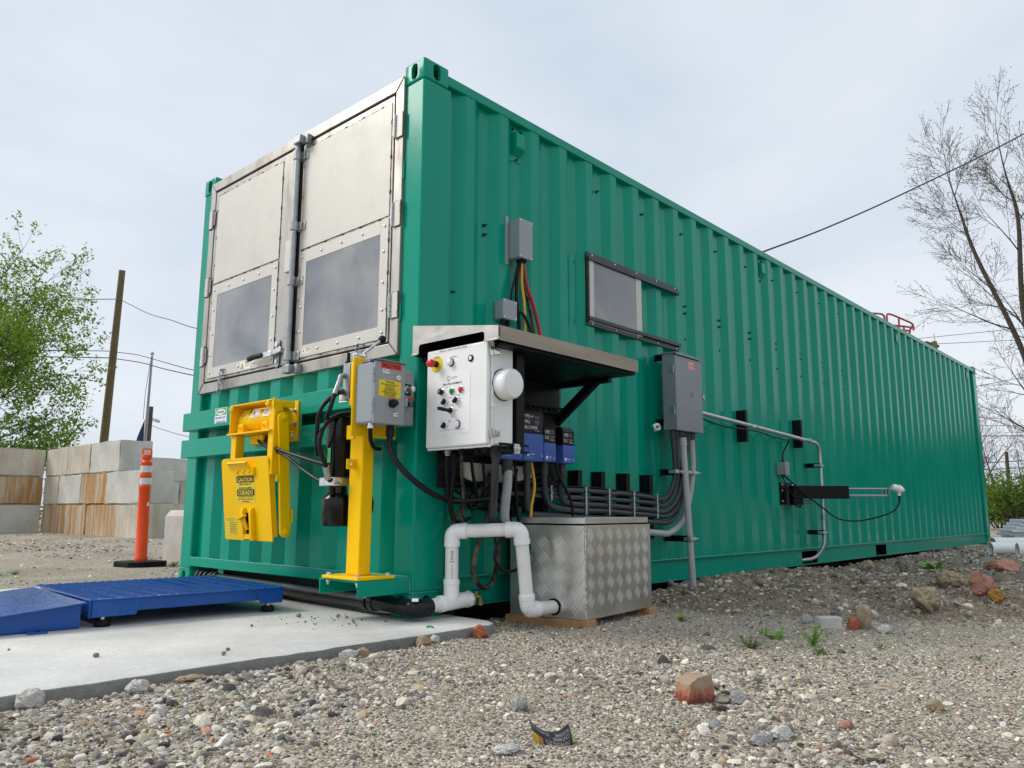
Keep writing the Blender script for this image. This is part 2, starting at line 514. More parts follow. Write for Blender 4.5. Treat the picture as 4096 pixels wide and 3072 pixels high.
def concrete_mat(name, col, streak=None, samt=0.0, broom=False):
    """cast concrete: mottled, pitted; streak = colour of rust runs below the top edge (they follow the casting, not the light)"""
    m = bpy.data.materials.new(name); m.use_nodes = True
    t = m.node_tree; n = t.nodes; l = t.links.new
    b = n['Principled BSDF']; b.inputs['Roughness'].default_value = 0.85; b.inputs['Specular IOR Level'].default_value = 0.25
    tcn = n.new('ShaderNodeTexCoord'); vec = tcn.outputs['Object']
    no = n.new('ShaderNodeTexNoise'); no.inputs['Scale'].default_value = 1.6; no.inputs['Detail'].default_value = 10; no.inputs['Roughness'].default_value = 0.65
    l(vec, no.inputs['Vector'])
    cr = n.new('ShaderNodeValToRGB')
    cr.color_ramp.elements[0].position = 0.3; cr.color_ramp.elements[0].color = (*[c * 0.70 for c in col], 1)
    cr.color_ramp.elements[1].position = 0.7; cr.color_ramp.elements[1].color = (*[min(1, c * 1.13) for c in col], 1)
    l(no.outputs['Fac'], cr.inputs['Fac'])
    c = cr.outputs['Color']
    if streak:
        mpn = n.new('ShaderNodeMapping'); mpn.inputs['Scale'].default_value = (5.5, 5.5, 0.35)
        oi = n.new('ShaderNodeObjectInfo')
        ad = n.new('ShaderNodeVectorMath'); ad.operation = 'ADD'
        mu = n.new('ShaderNodeVectorMath'); mu.operation = 'SCALE'; mu.inputs['Scale'].default_value = 37.0
        cb = n.new('ShaderNodeCombineXYZ'); l(oi.outputs['Random'], cb.inputs['X']); l(oi.outputs['Random'], cb.inputs['Y'])
        l(cb.outputs['Vector'], mu.inputs[0]); l(vec, mpn.inputs['Vector']); l(mpn.outputs['Vector'], ad.inputs[0]); l(mu.outputs['Vector'], ad.inputs[1])
        sn = n.new('ShaderNodeTexNoise'); sn.inputs['Scale'].default_value = 1.3; sn.inputs['Detail'].default_value = 5; sn.inputs['Roughness'].default_value = 0.7
        l(ad.outputs['Vector'], sn.inputs['Vector'])
        mr = n.new('ShaderNodeMapRange'); mr.inputs['From Min'].default_value = 0.40; mr.inputs['From Max'].default_value = 0.60; mr.inputs['To Max'].default_value = samt
        l(sn.outputs['Fac'], mr.inputs['Value'])
        mxn = n.new('ShaderNodeMix'); mxn.data_type = 'RGBA'; mxn.inputs['B'].default_value = (*streak, 1)
        l(mr.outputs['Result'], mxn.inputs['Factor']); l(c, mxn.inputs['A']); c = mxn.outputs['Result']
    sk = n.new('ShaderNodeTexNoise'); sk.inputs['Scale'].default_value = 46; sk.inputs['Detail'].default_value = 6; sk.inputs['Roughness'].default_value = 0.8
    l(vec, sk.inputs['Vector'])
    skr = n.new('ShaderNodeMapRange'); skr.inputs['From Min'].default_value = 0.3; skr.inputs['From Max'].default_value = 0.7; skr.inputs['To Min'].default_value = 0.84; skr.inputs['To Max'].default_value = 1.12
    l(sk.outputs['Fac'], skr.inputs['Value'])
    skm = n.new('ShaderNodeMix'); skm.data_type = 'RGBA'; skm.blend_type = 'MULTIPLY'; skm.inputs['Factor'].default_value = 1
    l(c, skm.inputs['A']); l(skr.outputs['Result'], skm.inputs['B']); c = skm.outputs['Result']
    l(c, b.inputs['Base Color'])
    bn = n.new('ShaderNodeTexNoise'); bn.inputs['Scale'].default_value = 55; bn.inputs['Detail'].default_value = 8; bn.inputs['Roughness'].default_value = 0.75
    if broom:
        mb_ = n.new('ShaderNodeMapping'); mb_.inputs['Scale'].default_value = (0.12, 2.6, 1)
        l(vec, mb_.inputs['Vector']); l(mb_.outputs['Vector'], bn.inputs['Vector'])
    else:
        l(vec, bn.inputs['Vector'])
    bp = n.new('ShaderNodeBump'); bp.inputs['Strength'].default_value = 0.35; bp.inputs['Distance'].default_value = 0.006 if not broom else 0.003
    l(bn.outputs['Fac'], bp.inputs['Height']); l(bp.outputs['Normal'], b.inputs['Normal'])
    M[name] = m
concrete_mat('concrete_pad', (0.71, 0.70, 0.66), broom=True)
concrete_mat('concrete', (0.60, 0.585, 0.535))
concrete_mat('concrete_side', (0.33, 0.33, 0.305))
for q in M['concrete_side'].node_tree.nodes:
    if q.bl_idname == 'ShaderNodeBump': q.inputs['Distance'].default_value = 0.02; q.inputs['Strength'].default_value = 0.8
pm('canopy_steel', (0.56, 0.52, 0.48), 0.32, metal=0.85, var=0.12, scale=6, rvar=0.1, dirt=(0.32, 0.28, 0.24), dscale=5, damt=0.5, dpos=(0.5, 0.75), stretch=(0.3, 1, 3))
pm('emt', (0.56, 0.57, 0.58), 0.36, metal=0.8, var=0.12, scale=20)
pm('rust', (0.20, 0.06, 0.02), 0.8, var=0.4, scale=60)
concrete_mat('concrete_stained', (0.60, 0.575, 0.50), (0.42, 0.25, 0.10), 0.36)
concrete_mat('concrete_rusty', (0.56, 0.49, 0.37), (0.40, 0.18, 0.035), 0.92)

def gravel_mat():
    """fine gravel and dust between the stones"""
    m = bpy.data.materials.new('gravel'); m.use_nodes = True
    t = m.node_tree; n = t.nodes; l = t.links.new
    b = n['Principled BSDF']; b.inputs['Roughness'].default_value = 0.9; b.inputs['Specular IOR Level'].default_value = 0.2
    tcn = n.new('ShaderNodeTexCoord'); vec = tcn.outputs['Object']
    vo = n.new('ShaderNodeTexVoronoi'); vo.inputs['Scale'].default_value = 135
    vo2 = n.new('ShaderNodeTexVoronoi'); vo2.inputs['Scale'].default_value = 38
    l(vec, vo.inputs['Vector']); l(vec, vo2.inputs['Vector'])
    cr = n.new('ShaderNodeValToRGB'); e = cr.color_ramp.elements
    e[0].position = 0.0; e[0].color = (0.10, 0.088, 0.07, 1)
    e[1].position = 1.0; e[1].color = (0.62, 0.58, 0.50, 1)
    for p, c in ((0.3, (0.33, 0.275, 0.20)), (0.6, (0.50, 0.435, 0.335)), (0.8, (0.62, 0.56, 0.45))):
        q = e.new(p); q.color = (*c, 1)
    sx = n.new('ShaderNodeSeparateColor'); l(vo.outputs['Color'], sx.inputs['Color'])
    l(sx.outputs['Red'], cr.inputs['Fac'])
    no = n.new('ShaderNodeTexNoise'); no.inputs['Scale'].default_value = 1.1; no.inputs['Detail'].default_value = 6
    l(vec, no.inputs['Vector'])
    mr = n.new('ShaderNodeMapRange'); mr.inputs['From Min'].default_value = 0.3; mr.inputs['From Max'].default_value = 0.7; mr.inputs['To Min'].default_value = 0.74; mr.inputs['To Max'].default_value = 1.12
    l(no.outputs['Fac'], mr.inputs['Value'])
    mul = n.new('ShaderNodeMix'); mul.data_type = 'RGBA'; mul.blend_type = 'MULTIPLY'; mul.inputs['Factor'].default_value = 1
    l(cr.outputs['Color'], mul.inputs['A']); l(mr.outputs['Result'], mul.inputs['B'])
    at = n.new('ShaderNodeAttribute'); at.attribute_name = 'dirt'  # real dirt on the bank, painted shade beneath the container
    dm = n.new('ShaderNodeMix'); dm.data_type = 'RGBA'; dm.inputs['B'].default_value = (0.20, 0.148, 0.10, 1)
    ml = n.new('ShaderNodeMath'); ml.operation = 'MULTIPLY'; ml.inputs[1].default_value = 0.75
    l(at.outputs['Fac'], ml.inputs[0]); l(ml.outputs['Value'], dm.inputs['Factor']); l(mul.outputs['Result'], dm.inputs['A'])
    l(dm.outputs['Result'], b.inputs['Base Color'])
    mn = n.new('ShaderNodeMath'); mn.operation = 'ADD'; l(vo.outputs['Distance'], mn.inputs[0]); l(vo2.outputs['Distance'], mn.inputs[1])
    bp = n.new('ShaderNodeBump'); bp.invert = True; bp.inputs['Strength'].default_value = 0.9; bp.inputs['Distance'].default_value = 0.008
    l(mn.outputs['Value'], bp.inputs['Height']); l(bp.outputs['Normal'], b.inputs['Normal'])
    M['gravel'] = m
gravel_mat()

def stone_mat():
    m = bpy.data.materials.new('stone'); m.use_nodes = True
    t = m.node_tree; n = t.nodes; l = t.links.new
    b = n['Principled BSDF']; b.inputs['Roughness'].default_value = 0.85; b.inputs['Specular IOR Level'].default_value = 0.25
    at = n.new('ShaderNodeAttribute'); at.attribute_type = 'INSTANCER'; at.attribute_name = 'col'
    tcn = n.new('ShaderNodeTexCoord')
    no = n.new('ShaderNodeTexNoise'); no.inputs['Scale'].default_value = 2.5; no.inputs['Detail'].default_value = 6; no.inputs['Roughness'].default_value = 0.7
    l(tcn.outputs['Object'], no.inputs['Vector'])
    mr = n.new('ShaderNodeMapRange'); mr.inputs['From Min'].default_value = 0.3; mr.inputs['From Max'].default_value = 0.7; mr.inputs['To Min'].default_value = 0.72; mr.inputs['To Max'].default_value = 1.2
    l(no.outputs['Fac'], mr.inputs['Value'])
    mul = n.new('ShaderNodeMix'); mul.data_type = 'RGBA'; mul.blend_type = 'MULTIPLY'; mul.inputs['Factor'].default_value = 1
    l(at.outputs['Color'], mul.inputs['A']); l(mr.outputs['Result'], mul.inputs['B'])
    l(mul.outputs['Result'], b.inputs['Base Color'])
    bp = n.new('ShaderNodeBump'); bp.inputs['Strength'].default_value = 0.4; bp.inputs['Distance'].default_value = 0.05
    l(no.outputs['Fac'], bp.inputs['Height']); l(bp.outputs['Normal'], b.inputs['Normal'])
    M['stone'] = m
stone_mat()
for nm, c1, c2 in (('rock_tan', (0.40, 0.32, 0.21), (0.30, 0.24, 0.16)), ('rock_grey', (0.40, 0.40, 0.38), (0.27, 0.27, 0.26)), ('rock_white', (0.62, 0.60, 0.56), (0.45, 0.44, 0.41)),
                   ('brick_red', (0.46, 0.13, 0.07), (0.33, 0.12, 0.08)), ('brick_pink', (0.48, 0.25, 0.19), (0.38, 0.15, 0.11)), ('rock_orange', (0.46, 0.23, 0.05), (0.28, 0.15, 0.05))):
    pm(nm, c1, 0.88, var=0.35, scale=2.2, bump=1.0, bscale=5, dirt=c2, dscale=1.6, damt=0.9, dpos=(0.42, 0.6), spec=0.25)
    M[nm].node_tree.nodes['Bump'].inputs['Distance'].default_value = 0.006

# ---------------------------------------------------------------- ground
_fx = np.array([-8.0, -4.0, -2.1, -1.6, -1.06, -0.5, -0.1, 0.0])
_fv = np.array([4.4, 3.0, 2.2, 1.95, 1.60, 1.50, 1.35, 1.3])
_wx = np.array([0, 1.9, 2.3, 2.8, 3.9, 4.6, 5.2, 6.0, 7.7, 11.0, 13.0])
_wz = np.array([-0.05, -0.03, 0.0, 0.035, 0.03, 0.0, -0.035, -0.015, 0.0, 0.012, 0.01])
def ground_z(x, y, rough=True):
    x = np.asarray(x, float); y = np.asarray(y, float)
    z = np.full(x.shape, -0.056)
    d = x - np.interp(y, _fx, _fv) + 0.16 * (vnoise(x * 2.3 + 9, y * 2.3) - 0.5)
    side = y < 0.05
    s = sstep(0.0, 0.75, d) * np.where(side, 1, 0)
    wz = np.interp(x, _wx, _wz)
    wgt = np.exp(-np.clip(-0.12 - y, 0, 9) ** 2 / 0.35)
    plate = 0.012 + 0.02 * sstep(6, 12, x)
    z = z + s * (wgt * wz + (1 - wgt) * plate + 0.056)
    # under the container the fill drops away
    under = sstep(-0.02, 0.12, y) * (1 - sstep(2.35, 2.5, y)) * sstep(-0.05, 0.1, x) * (1 - sstep(12.1, 12.3, x))
    z = z * (1 - under) + under * -0.10
    # yard to the left of the container rises slowly
    z = z + sstep(2.6, 11.0, y) * 0.062 * (1 - under)
    z = np.where((y > 2.3) & (y < 4.2) & (x > 0.3) & (x < 12.4), z + 0.085 * sstep(2.3, 2.5, y) * (1 - sstep(3.0, 4.2, y)) * sstep(0.3, 0.8, x), z)  # unseen heap added to shut out light under the far rail
    z = z + sstep(18, 60, np.hypot(x, y)) * 0.02
    if rough:
        a = 0.010 * (vnoise(x * 3.1, y * 3.1) - 0.5) + 0.008 * (vnoise(x * 9 + 5, y * 9) - 0.5)
        lump = 0.070 * (vnoise(x * 3.6 + 20, y * 3.6 + 7) - 0.45) + 0.050 * (vnoise(x * 9 + 3, y * 9) - 0.5) + 0.024 * (vnoise(x * 26, y * 26 + 11) - 0.5)
        near = np.exp(-np.clip(np.hypot(x + 2.5, y + 2.9) - 3, 0, 99) / 25)
        bank = s * (1 - sstep(9, 14, x))
        z = z + (a + lump * bank * np.where(y > -0.3, 0.6, 1.0)) * near * (1 - 0.5 * under)
    # gravel heaped a little against the slab edge
    z = z + 0.020 * np.exp(-((y + 0.45) / 0.16) ** 2) * (1 - sstep(0.1, 0.5, x)) * sstep(-6, -5, x) * (0.7 + 0.6 * vnoise(x * 5, y * 5))
    # keep clear below the concrete slab
    inpad = sstep(-0.39, -0.35, y) * (1 - sstep(2.97, 3.05, y)) * (1 - sstep(0.22, 0.30, x)) * sstep(-7, -6.5, x)
    z = np.where(inpad > 0, np.minimum(z, -0.045 - 0.03 * inpad), z)
    return z
def dirt_and_shade(x, y):
    d = x - np.interp(y, _fx, _fv) + 0.16 * (vnoise(x * 2.3 + 9, y * 2.3) - 0.5)
    s = sstep(-0.05, 0.25, d) * np.where(y < 0.05, 1, 0)
    n = sstep(0.35, 0.65, vnoise(x * 5 + 31, y * 5)) * 0.6 + sstep(0.4, 0.7, vnoise(x * 15, y * 15 + 4)) * 0.6
    return np.clip(s * (0.6 + n) * (1 - sstep(4.5, 8.5, x)) + s * 0.5 * sstep(4.5, 8.5, x) + 0.9 * ((y > 0.05) & (y < 2.4) & (x > 0.1) & (x < 12.3)), 0, 1)  # bank soil, plus shade painted as brown ground below the container

def make_ground():
    # rings round the camera, fine in front of the lens, coarse behind and far away
    rs = [0.0]
    r = 0.6
    while r < 900:
        rs.append(r)
        r *= 1.009 if r < 9 else (1.03 if r < 40 else 1.15)
    ang = []
    a = -180.0
    while a < 180:
        ang.append(a + 42.3)
        a += 0.22 if abs(a) < 40 else (1.0 if abs(a) < 60 else 4.0)
    rs = np.array(rs); an = np.radians(np.array(ang))
    nr, na = len(rs), len(an)
    X = CAM.x + rs[:, None] * np.cos(an)[None]; Y = CAM.y + rs[:, None] * np.sin(an)[None]
    Z = ground_z(X, Y)
    me = bpy.data.meshes.new('ground')
    co = np.stack([X, Y, Z], -1).reshape(-1, 3)
    i = np.arange(nr - 1)[:, None] * na; j = np.arange(na)[None]; j2 = (j + 1) % na
    q = np.stack([i + j, i + na + j, i + na + j2, i + j2], -1).reshape(-1, 4)
    me.vertices.add(len(co)); me.vertices.foreach_set('co', co.ravel())
    me.loops.add(q.size); me.loops.foreach_set('vertex_index', q.ravel().astype('i'))
    me.polygons.add(len(q)); me.polygons.foreach_set('loop_start', (np.arange(len(q)) * 4).astype('i'))
    me.update(calc_edges=True)
    at = me.attributes.new('dirt', 'FLOAT', 'POINT'); at.data.foreach_set('value', dirt_and_shade(X, Y).ravel().astype('f'))  # also carries the shade painted under the container floor
    me.materials.append(M['gravel'])
    me.shade_smooth()
    o = bpy.data.objects.new('ground', me); COL.objects.link(o)
    tag(o, kind='structure')
make_ground()

# cast slab in front of the container
def make_pad():
    m = MB()
    pts = [(-6.5, -0.385), (-2.0, -0.375), (-1.5, -0.365), (-1.0, -0.375), (-0.4, -0.385), (0.0, -0.382), (0.13, -0.378), (0.195, -0.355), (0.222, -0.30), (0.235, -0.1), (0.25, 0.2), (0.24, 0.9), (0.25, 2.2), (0.24, 2.97), (-3, 2.96), (-6.5, 2.97)]
    ed = []
    for (x0, y0), (x1, y1) in zip(pts, pts[1:] + pts[:1]):
        n = max(1, int(math.hypot(x1 - x0, y1 - y0) / 0.05))
        for k in range(n):
            t = k / n
            ed.append((x0 + (x1 - x0) * t, y0 + (y1 - y0) * t + 0.010 * (random.random() - 0.5) + 0.006 * math.sin(x0 * 9 + t * 3)))
    n = len(ed)
    cx, cy = -2.5, 1.3
    rings = []
    for zz, ins in ((-0.13, 0.004), (-0.05, 0.0), (-0.008, 0.001), (-0.002, 0.004), (0.0, 0.010)):
        rings.append([(x + (ins if x < cx else -ins) * (abs(x - cx) > 2.4), y + (ins if y < cy else -ins) * (abs(y - cy) > 1.5), zz + (0.0 if zz in (-0.13, 0.0) else 0.003 * (random.random() - 0.5))) for x, y in ed])
    vs = [p for r_ in rings for p in r_]
    fs = []
    for i in range(len(rings) - 1):
        for k in range(n):
            k2 = (k + 1) % n
            fs.append((i * n + k, i * n + k2, (i + 1) * n + k2, (i + 1) * n + k))
    fs.append(tuple((len(rings) - 1) * n + k for k in range(n)))
    m.add(vs, fs)
    o = m.build('concrete_pad', 'concrete_pad', smooth=50)
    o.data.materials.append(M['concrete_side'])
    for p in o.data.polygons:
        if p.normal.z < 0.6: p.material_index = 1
    tag(o, kind='structure')
make_pad()

# ---------------------------------------------------------------- shipping container (end wall on x=0, side wall on y=0)
H, L, W = 2.896, 12.192, 2.438
ct = thing('shipping_container', (L / 2, W / 2, 0), 'green corrugated steel shipping container with stainless doors in its end', 'container')

def casting(x, y, z, sx, sy):
    """corner casting: hollow block with a slot in every outer face; sx, sy point outward along x and y"""
    x1, y1 = x - sx * 0.178, y - sy * 0.162
    o = MB().box(x, x1, y, y1, z, z + 0.118).build('corner_casting', 'green_paint')
    me = o.data
    bm = bmesh.new(); bm.from_mesh(me)
    bmesh.ops.bevel(bm, geom=list(bm.edges), offset=0.011, segments=3, affect='EDGES', profile=0.5)
    bm.to_mesh(me); bm.free()
    T = Matrix.Translation(o.location)
    c = MB().box(x - sx * 0.022, x1 + sx * 0.022, y - sy * 0.022, y1 + sy * 0.022, z + 0.02, z + 0.098).build('cut', 'green_shadow')
    boolean(o, c)
    def stad(c0, u, v, hw, hh):
        pl = []
        for k in range(20):
            a = 2 * math.pi * k / 20
            pl.append((hw * math.cos(a), (hh - hw) * (1 if math.sin(a) >= 0 else -1) + hw * math.sin(a)))
        mm = MB(); mm.prism(pl, Vector(c0) - u.cross(v) * 0.05, u, v, 0.1)
        return mm.build('cut', 'green_shadow')
    boolean(o, stad((x, y - sy * 0.081, z + 0.059), V(0, 1, 0), V(0, 0, 1), 0.026, 0.046))
    boolean(o, stad((x - sx * 0.089, y, z + 0.059), V(1, 0, 0), V(0, 0, 1), 0.027, 0.046))
    setpar(o, ct)
    return o
for x, sx in ((0, -1), (L, 1)):
    for y, sy in ((0, -1), (W, 1)):
        for z in (0.0, H - 0.118):
            casting(x, y, z, sx, sy)

for x, sx in ((0.004, 1), (L - 0.004, -1)):
    for y, sy in ((0.004, 1), (W - 0.004, -1)):
        MB().box(x, x + sx * 0.202, y, y + sy * 0.150, 0.116, H - 0.116).build('corner_post', 'green_paint', ct, bevel=0.012, seg=3)

for y, sy in ((0.0, 1), (W, -1)):
    MB().box(0.172, L - 0.172, y + sy * 0.001, y + sy * 0.062, 2.8, 2.857).build('top_rail', 'green_paint', ct, bevel=0.005)

# bottom side rails: C section, web set back, with fork pockets
def bottom_rail(y, sy):
    m = MB()
    cuts = [0.17, 4.668, 5.032, 6.692, 7.052, L - 0.17]
    for i in range(0, 6, 2):
        m.box(cuts[i], cuts[i + 1], y + sy * 0.026, y + sy * 0.032, 0.038, 0.150)
    m.box(0.17, L - 0.17, y + sy * 0.026, y + sy * 0.0325, 0.150, 0.171)
    m.box(0.17, L - 0.17, y + sy * 0.0, y + sy * 0.09, 0.171, 0.178)
    m.box(0.17, L - 0.17, y + sy * 0.0, y + sy * 0.09, 0.030, 0.038)
    return m.build('bottom_rail', 'green_paint', ct, bevel=0.0015, seg=1)
bottom_rail(0.0, 1); bottom_rail(W, -1)
for y, sy in ((0.0, 1), (W, -1)):
    for a, b in ((4.668, 5.032), (6.692, 7.052)):
        m = MB(); m.box(a - 0.006, a, y + sy * 0.033, y + sy * 0.8, 0.038, 0.150); m.box(b, b + 0.006, y + sy * 0.033, y + sy * 0.8, 0.038, 0.150)
        m.box(a, b, y + sy * 0.033, y + sy * 0.8, 0.1505, 0.154); m.box(a, b, y + sy * 0.792, y + sy * 0.8, 0.038, 0.150)
        m.build('fork_pocket', 'gap_black', ct)  # coloured black so the recess reads as deep shade

# side walls in welded sheets of four corrugations
PIT = 0.2765
def side_sheets(y, sy):
    yo, yi = y + sy * 0.006, y + sy * 0.043
    def prof(k):
        x = 0.249 + PIT * k
        return [(x, yi), (x + 0.066, yo), (x + 0.138, yo), (x + 0.206, yi)]
    nc = int((L - 0.40) / PIT)
    k = 0
    while k < nc:
        k2 = min(nc, k + 4)
        st = 0.0012 * sy * (1 if (k // 4) % 2 else -1) * 0.5
        pts = []
        xs = 0.2 if k == 0 else 0.249 + PIT * k - 0.05
        pts.append((xs, yi))
        for q in range(k, k2):
            pts += prof(q)
        xe = (0.249 + PIT * k2 - 0.048) if k2 < nc else L - 0.195
        pts.append((xe, yi))
        vs, fs = [], []
        n = len(pts)
        for z in (0.176, 0.6, 1.1, 1.6, 2.1, 2.5, 2.802):
            for px_, py_ in pts:
                vs.append((px_, py_ + st + 0.0018 * (random.random() - 0.5) * (0 if z in (0.176, 2.802) else 1), z))
        for i in range(6):
            for j in range(n - 1):
                fs.append((i * n + j, i * n + j + 1, (i + 1) * n + j + 1, (i + 1) * n + j))
        m = MB().add(vs, fs)
        o = m.build('side_panel', 'green_paint', ct, bevel=0.005, smooth=20)
        k = k2
side_sheets(0.0, 1)
side_sheets(W, -1)
m = MB().box(0.06, L - 0.06, 0.05, W - 0.05, 2.835, 2.845)
m.build('roof_sheet', 'green_paint', ct)
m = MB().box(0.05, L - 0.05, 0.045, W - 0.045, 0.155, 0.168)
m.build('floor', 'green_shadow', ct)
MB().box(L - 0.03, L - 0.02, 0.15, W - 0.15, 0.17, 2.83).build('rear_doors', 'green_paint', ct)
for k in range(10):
    MB().box(0.32 + k * 1.25, 0.37 + k * 1.25, 0.1, W - 0.1, -0.06 if k == 0 else 0.035, 0.154).build('cross_member', 'green_shadow', ct)  # first one made deeper to hide lit ground and darken the gap

# weld bead along the foot of the side wall
def weld(pts, r, name='weld_bead', parent=ct, mat='green_weld'):
    P = []
    for a, b in zip(pts, pts[1:]):
        a, b = Vector(a), Vector(b)
        n = max(1, int((b - a).length / 0.02))
        for k in range(n):
            P.append(a + (b - a) * k / n)
    P.append(Vector(pts[-1]))
    rr = [r * random.uniform(0.55, 1.25) for _ in P]
    m = MB(); m.tube(P, rr, 6)
    return m.build(name, mat, parent, smooth=60)
weld([(0.2, 0.003, 0.179), (L - 0.18, 0.003, 0.179)], 0.0045)
for x, z, w_ in ((2.52, 0.1745, 0.05), (2.60, 0.1745, 0.03), (2.43, 0.1745, 0.02), (0.55, 0.1745, 0.02), (6.1, 0.034, 0.03), (3.3, 0.0345, 0.02)):
    m = MB(); m.prism([(-w_, -0.002), (-w_ * 0.4, -0.003), (w_ * 0.5, -0.0022), (w_, 0.0), (w_ * 0.3, 0.0024), (-w_ * 0.6, 0.003)], (x, -0.0002, z), V(1, 0, 0), V(0, 0, 1), 0.0006); m.build('rust_chip', 'rust', ct, smooth=0)
weld([(0.18, -0.001, 0.118), (0.012, -0.001, 0.118), (-0.001, 0.012, 0.118), (-0.001, 0.16, 0.118)], 0.004)
weld([(-0.001, W - 0.16, 0.118), (-0.001, W - 0.01, 0.118)], 0.004)

# end wall: corrugated lower half, sill, frame and doors above
fo, fi = 0.006, 0.05
pts = [(2.292, fi)]
y = 2.14
while y > 0.3:
    pts += [(y + 0.07, fi), (y, fo), (y - 0.108, fo), (y - 0.178, fi)]
    y -= 0.2525
pts.append((0.15, fi))
vs, fs = [], []
n = len(pts)
for z in (0.190, 0.5, 0.9, 1.30):
    for yy, xx in pts: vs.append((xx, yy, z))
for i in range(3):
    for j in range(n - 1): fs.append((i * n + j, i * n + j + 1, (i + 1) * n + j + 1, (i + 1) * n + j))
MB().add(vs, fs).build('end_panel', 'green_paint', ct, bevel=0.006, smooth=20)
MB().box(0.0, 0.07, 0.155, 2.283, 0.135, 0.191).build('end_sill', 'green_paint', ct, bevel=0.004)
MB().box(0.02, 0.03, 1.86, 1.93, 0.02, 0.136).build('sill_lug', 'green_paint', ct, bevel=0.003)
weld([(0.003, 0.16, 0.193), (0.003, 2.28, 0.193)], 0.0045)
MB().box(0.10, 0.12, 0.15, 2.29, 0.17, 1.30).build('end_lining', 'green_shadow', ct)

# stainless frame, mitred
X0 = -0.012
y0, y1, z0, z1, fwid = 0.150, 2.303, 1.295, 2.832, 0.066
for poly in ([(y0, z0), (y1, z0), (y1 - fwid, z0 + fwid), (y0 + fwid, z0 + fwid)], [(y0, z1), (y1, z1), (y1 - fwid, z1 - fwid), (y0 + fwid, z1 - fwid)],
             [(y0, z0 + 0.002), (y0, z1 - 0.002), (y0 + fwid, z1 - fwid - 0.002), (y0 + fwid, z0 + fwid + 0.002)], [(y1, z0 + 0.002), (y1, z1 - 0.002), (y1 - fwid, z1 - fwid - 0.002), (y1 - fwid, z0 + fwid + 0.002)]):
    m = MB(); m.prism(poly, (X0, 0, 0), V(0, 1, 0), V(0, 0, 1), 0.09)
    m.build('door_frame', 'stainless_frame', ct, bevel=0.003)
for a, b in (((y0, z0), (y0 + fwid, z0 + fwid)), ((y1, z0), (y1 - fwid, z0 + fwid)), ((y0, z1), (y0 + fwid, z1 - fwid)), ((y1, z1), (y1 - fwid, z1 - fwid))):
    weld([(X0 - 0.0005, a[0], a[1]), (X0 - 0.0005, b[0], b[1])], 0.0035, mat='weld_heat')
MB().box(0.09, 0.10, 0.15, 2.29, 1.30, 2.83).build('door_backing', 'gap_black', ct)
for zz in (1.47, 2.25):
    weld([(-0.002, 0.147, zz), (-0.002, 0.147, zz + 0.09)], 0.007)

bolt_me = MB().lathe([(0.0085, 0), (0.0085, 0.003), (0.0065, 0.006), (0.003, 0.0075)], (0, 0, 0), (-1, 0, 0), 8).mesh('bolt')
bolt_me.materials.append(M['zinc']); bolt_me.shade_smooth()

def stainless_door(ya, yb, pa, pb, name_hint, hinge_left):
    """ya..yb leaf, pa..pb upper sheet and window frame"""
    leaf = MB().box(-0.010, 0.03, ya, yb, 1.372, 2.750).build('stainless_door', 'stainless_frame', ct, bevel=0.004)
    def part(name, x0_, x1_, a, b, c, d, mat, bev=0.002):
        return MB().box(x0_, x1_, a, b, c, d).build(name, mat, leaf, bevel=bev)
    part('upper_sheet', -0.0135, -0.0101, pa, pb, 2.064, 2.712, 'stainless', 0.0015)
    ga, gb, gc, gd = pa + 0.068, pb - 0.070, 1.462, 1.974
    # window surround of four strips
    m = MB()
    m.box(-0.0145, -0.0101, pa, ga, 1.392, 2.05); m.box(-0.0145, -0.0101, gb, pb, 1.392, 2.05)
    m.box(-0.0147, -0.0101, ga, gb, 1.392, gc); m.box(-0.0147, -0.0101, ga, gb, gd, 2.05)
    m.build('window_surround', 'stainless', leaf, bevel=0.001)
    part('window_pane', -0.0125, -0.0105, ga, gb, gc, gd, 'clear_sheet', 0)
    # dark line of sealant and tack welds round the sheets
    for a in (pa, pb):
        weld([(-0.0108, a, 2.066), (-0.0108, a, 2.712)], 0.0034, 'sealant_line', leaf, 'weld_heat')
        weld([(-0.0108, a, 1.392), (-0.0108, a, 2.05)], 0.0034, 'sealant_line', leaf, 'weld_heat')
    for z in (2.064, 2.712, 1.392, 2.05):
        weld([(-0.0108, pa, z), (-0.0108, pb, z)], 0.0034, 'sealant_line', leaf, 'weld_heat')
    for k in range(5):
        yy = pa + (pb - pa) * (k + 0.5) / 5
        for z in (2.062, 2.714, 1.390):
            m = MB(); m.sphere((-0.0125, yy, z), 0.009, 8, (0.5, 2.0, 0.6)); m.build('tack_weld', 'weld_heat', leaf)
    for z in (1.55, 1.75, 1.93, 2.2, 2.4, 2.6):
        for a in (pa, pb):
            m = MB(); m.sphere((-0.0125, a, z), 0.009, 8, (0.5, 0.6, 2.0)); m.build('tack_weld', 'weld_heat', leaf)
    # bolts round the window
    for k in range(5):
        yy = pa + 0.03 + (pb - pa - 0.06) * k / 4
        for z in (1.427, 2.012):
            link('bolt', bolt_me, None, leaf, (-0.0147, yy, z), smooth=0)
    for z in (1.55, 1.70, 1.87):
        for yy in (pa + 0.034, pb - 0.035):
            link('bolt', bolt_me, None, leaf, (-0.0145, yy, z), smooth=0)
    return leaf
dl = stainless_door(1.236, 2.224, 1.338, 2.182, 'l', True)
dr = stainless_door(0.230, 1.112, 0.246, 1.092, 'r', False)
MB().box(-0.004, 0.02, 1.113, 1.235, 1.372, 2.755).build('door_gap_seal', 'gap_black', ct)
MB().box(-0.0145, -0.008, 1.152, 1.232, 1.374, 2.752).build('meeting_strip', 'stainless_frame', ct, bevel=0.002)
MB().box(-0.030, -0.0148, 1.172, 1.240, 1.948, 2.150).build('cover_plate', 'stainless', ct, bevel=0.002)

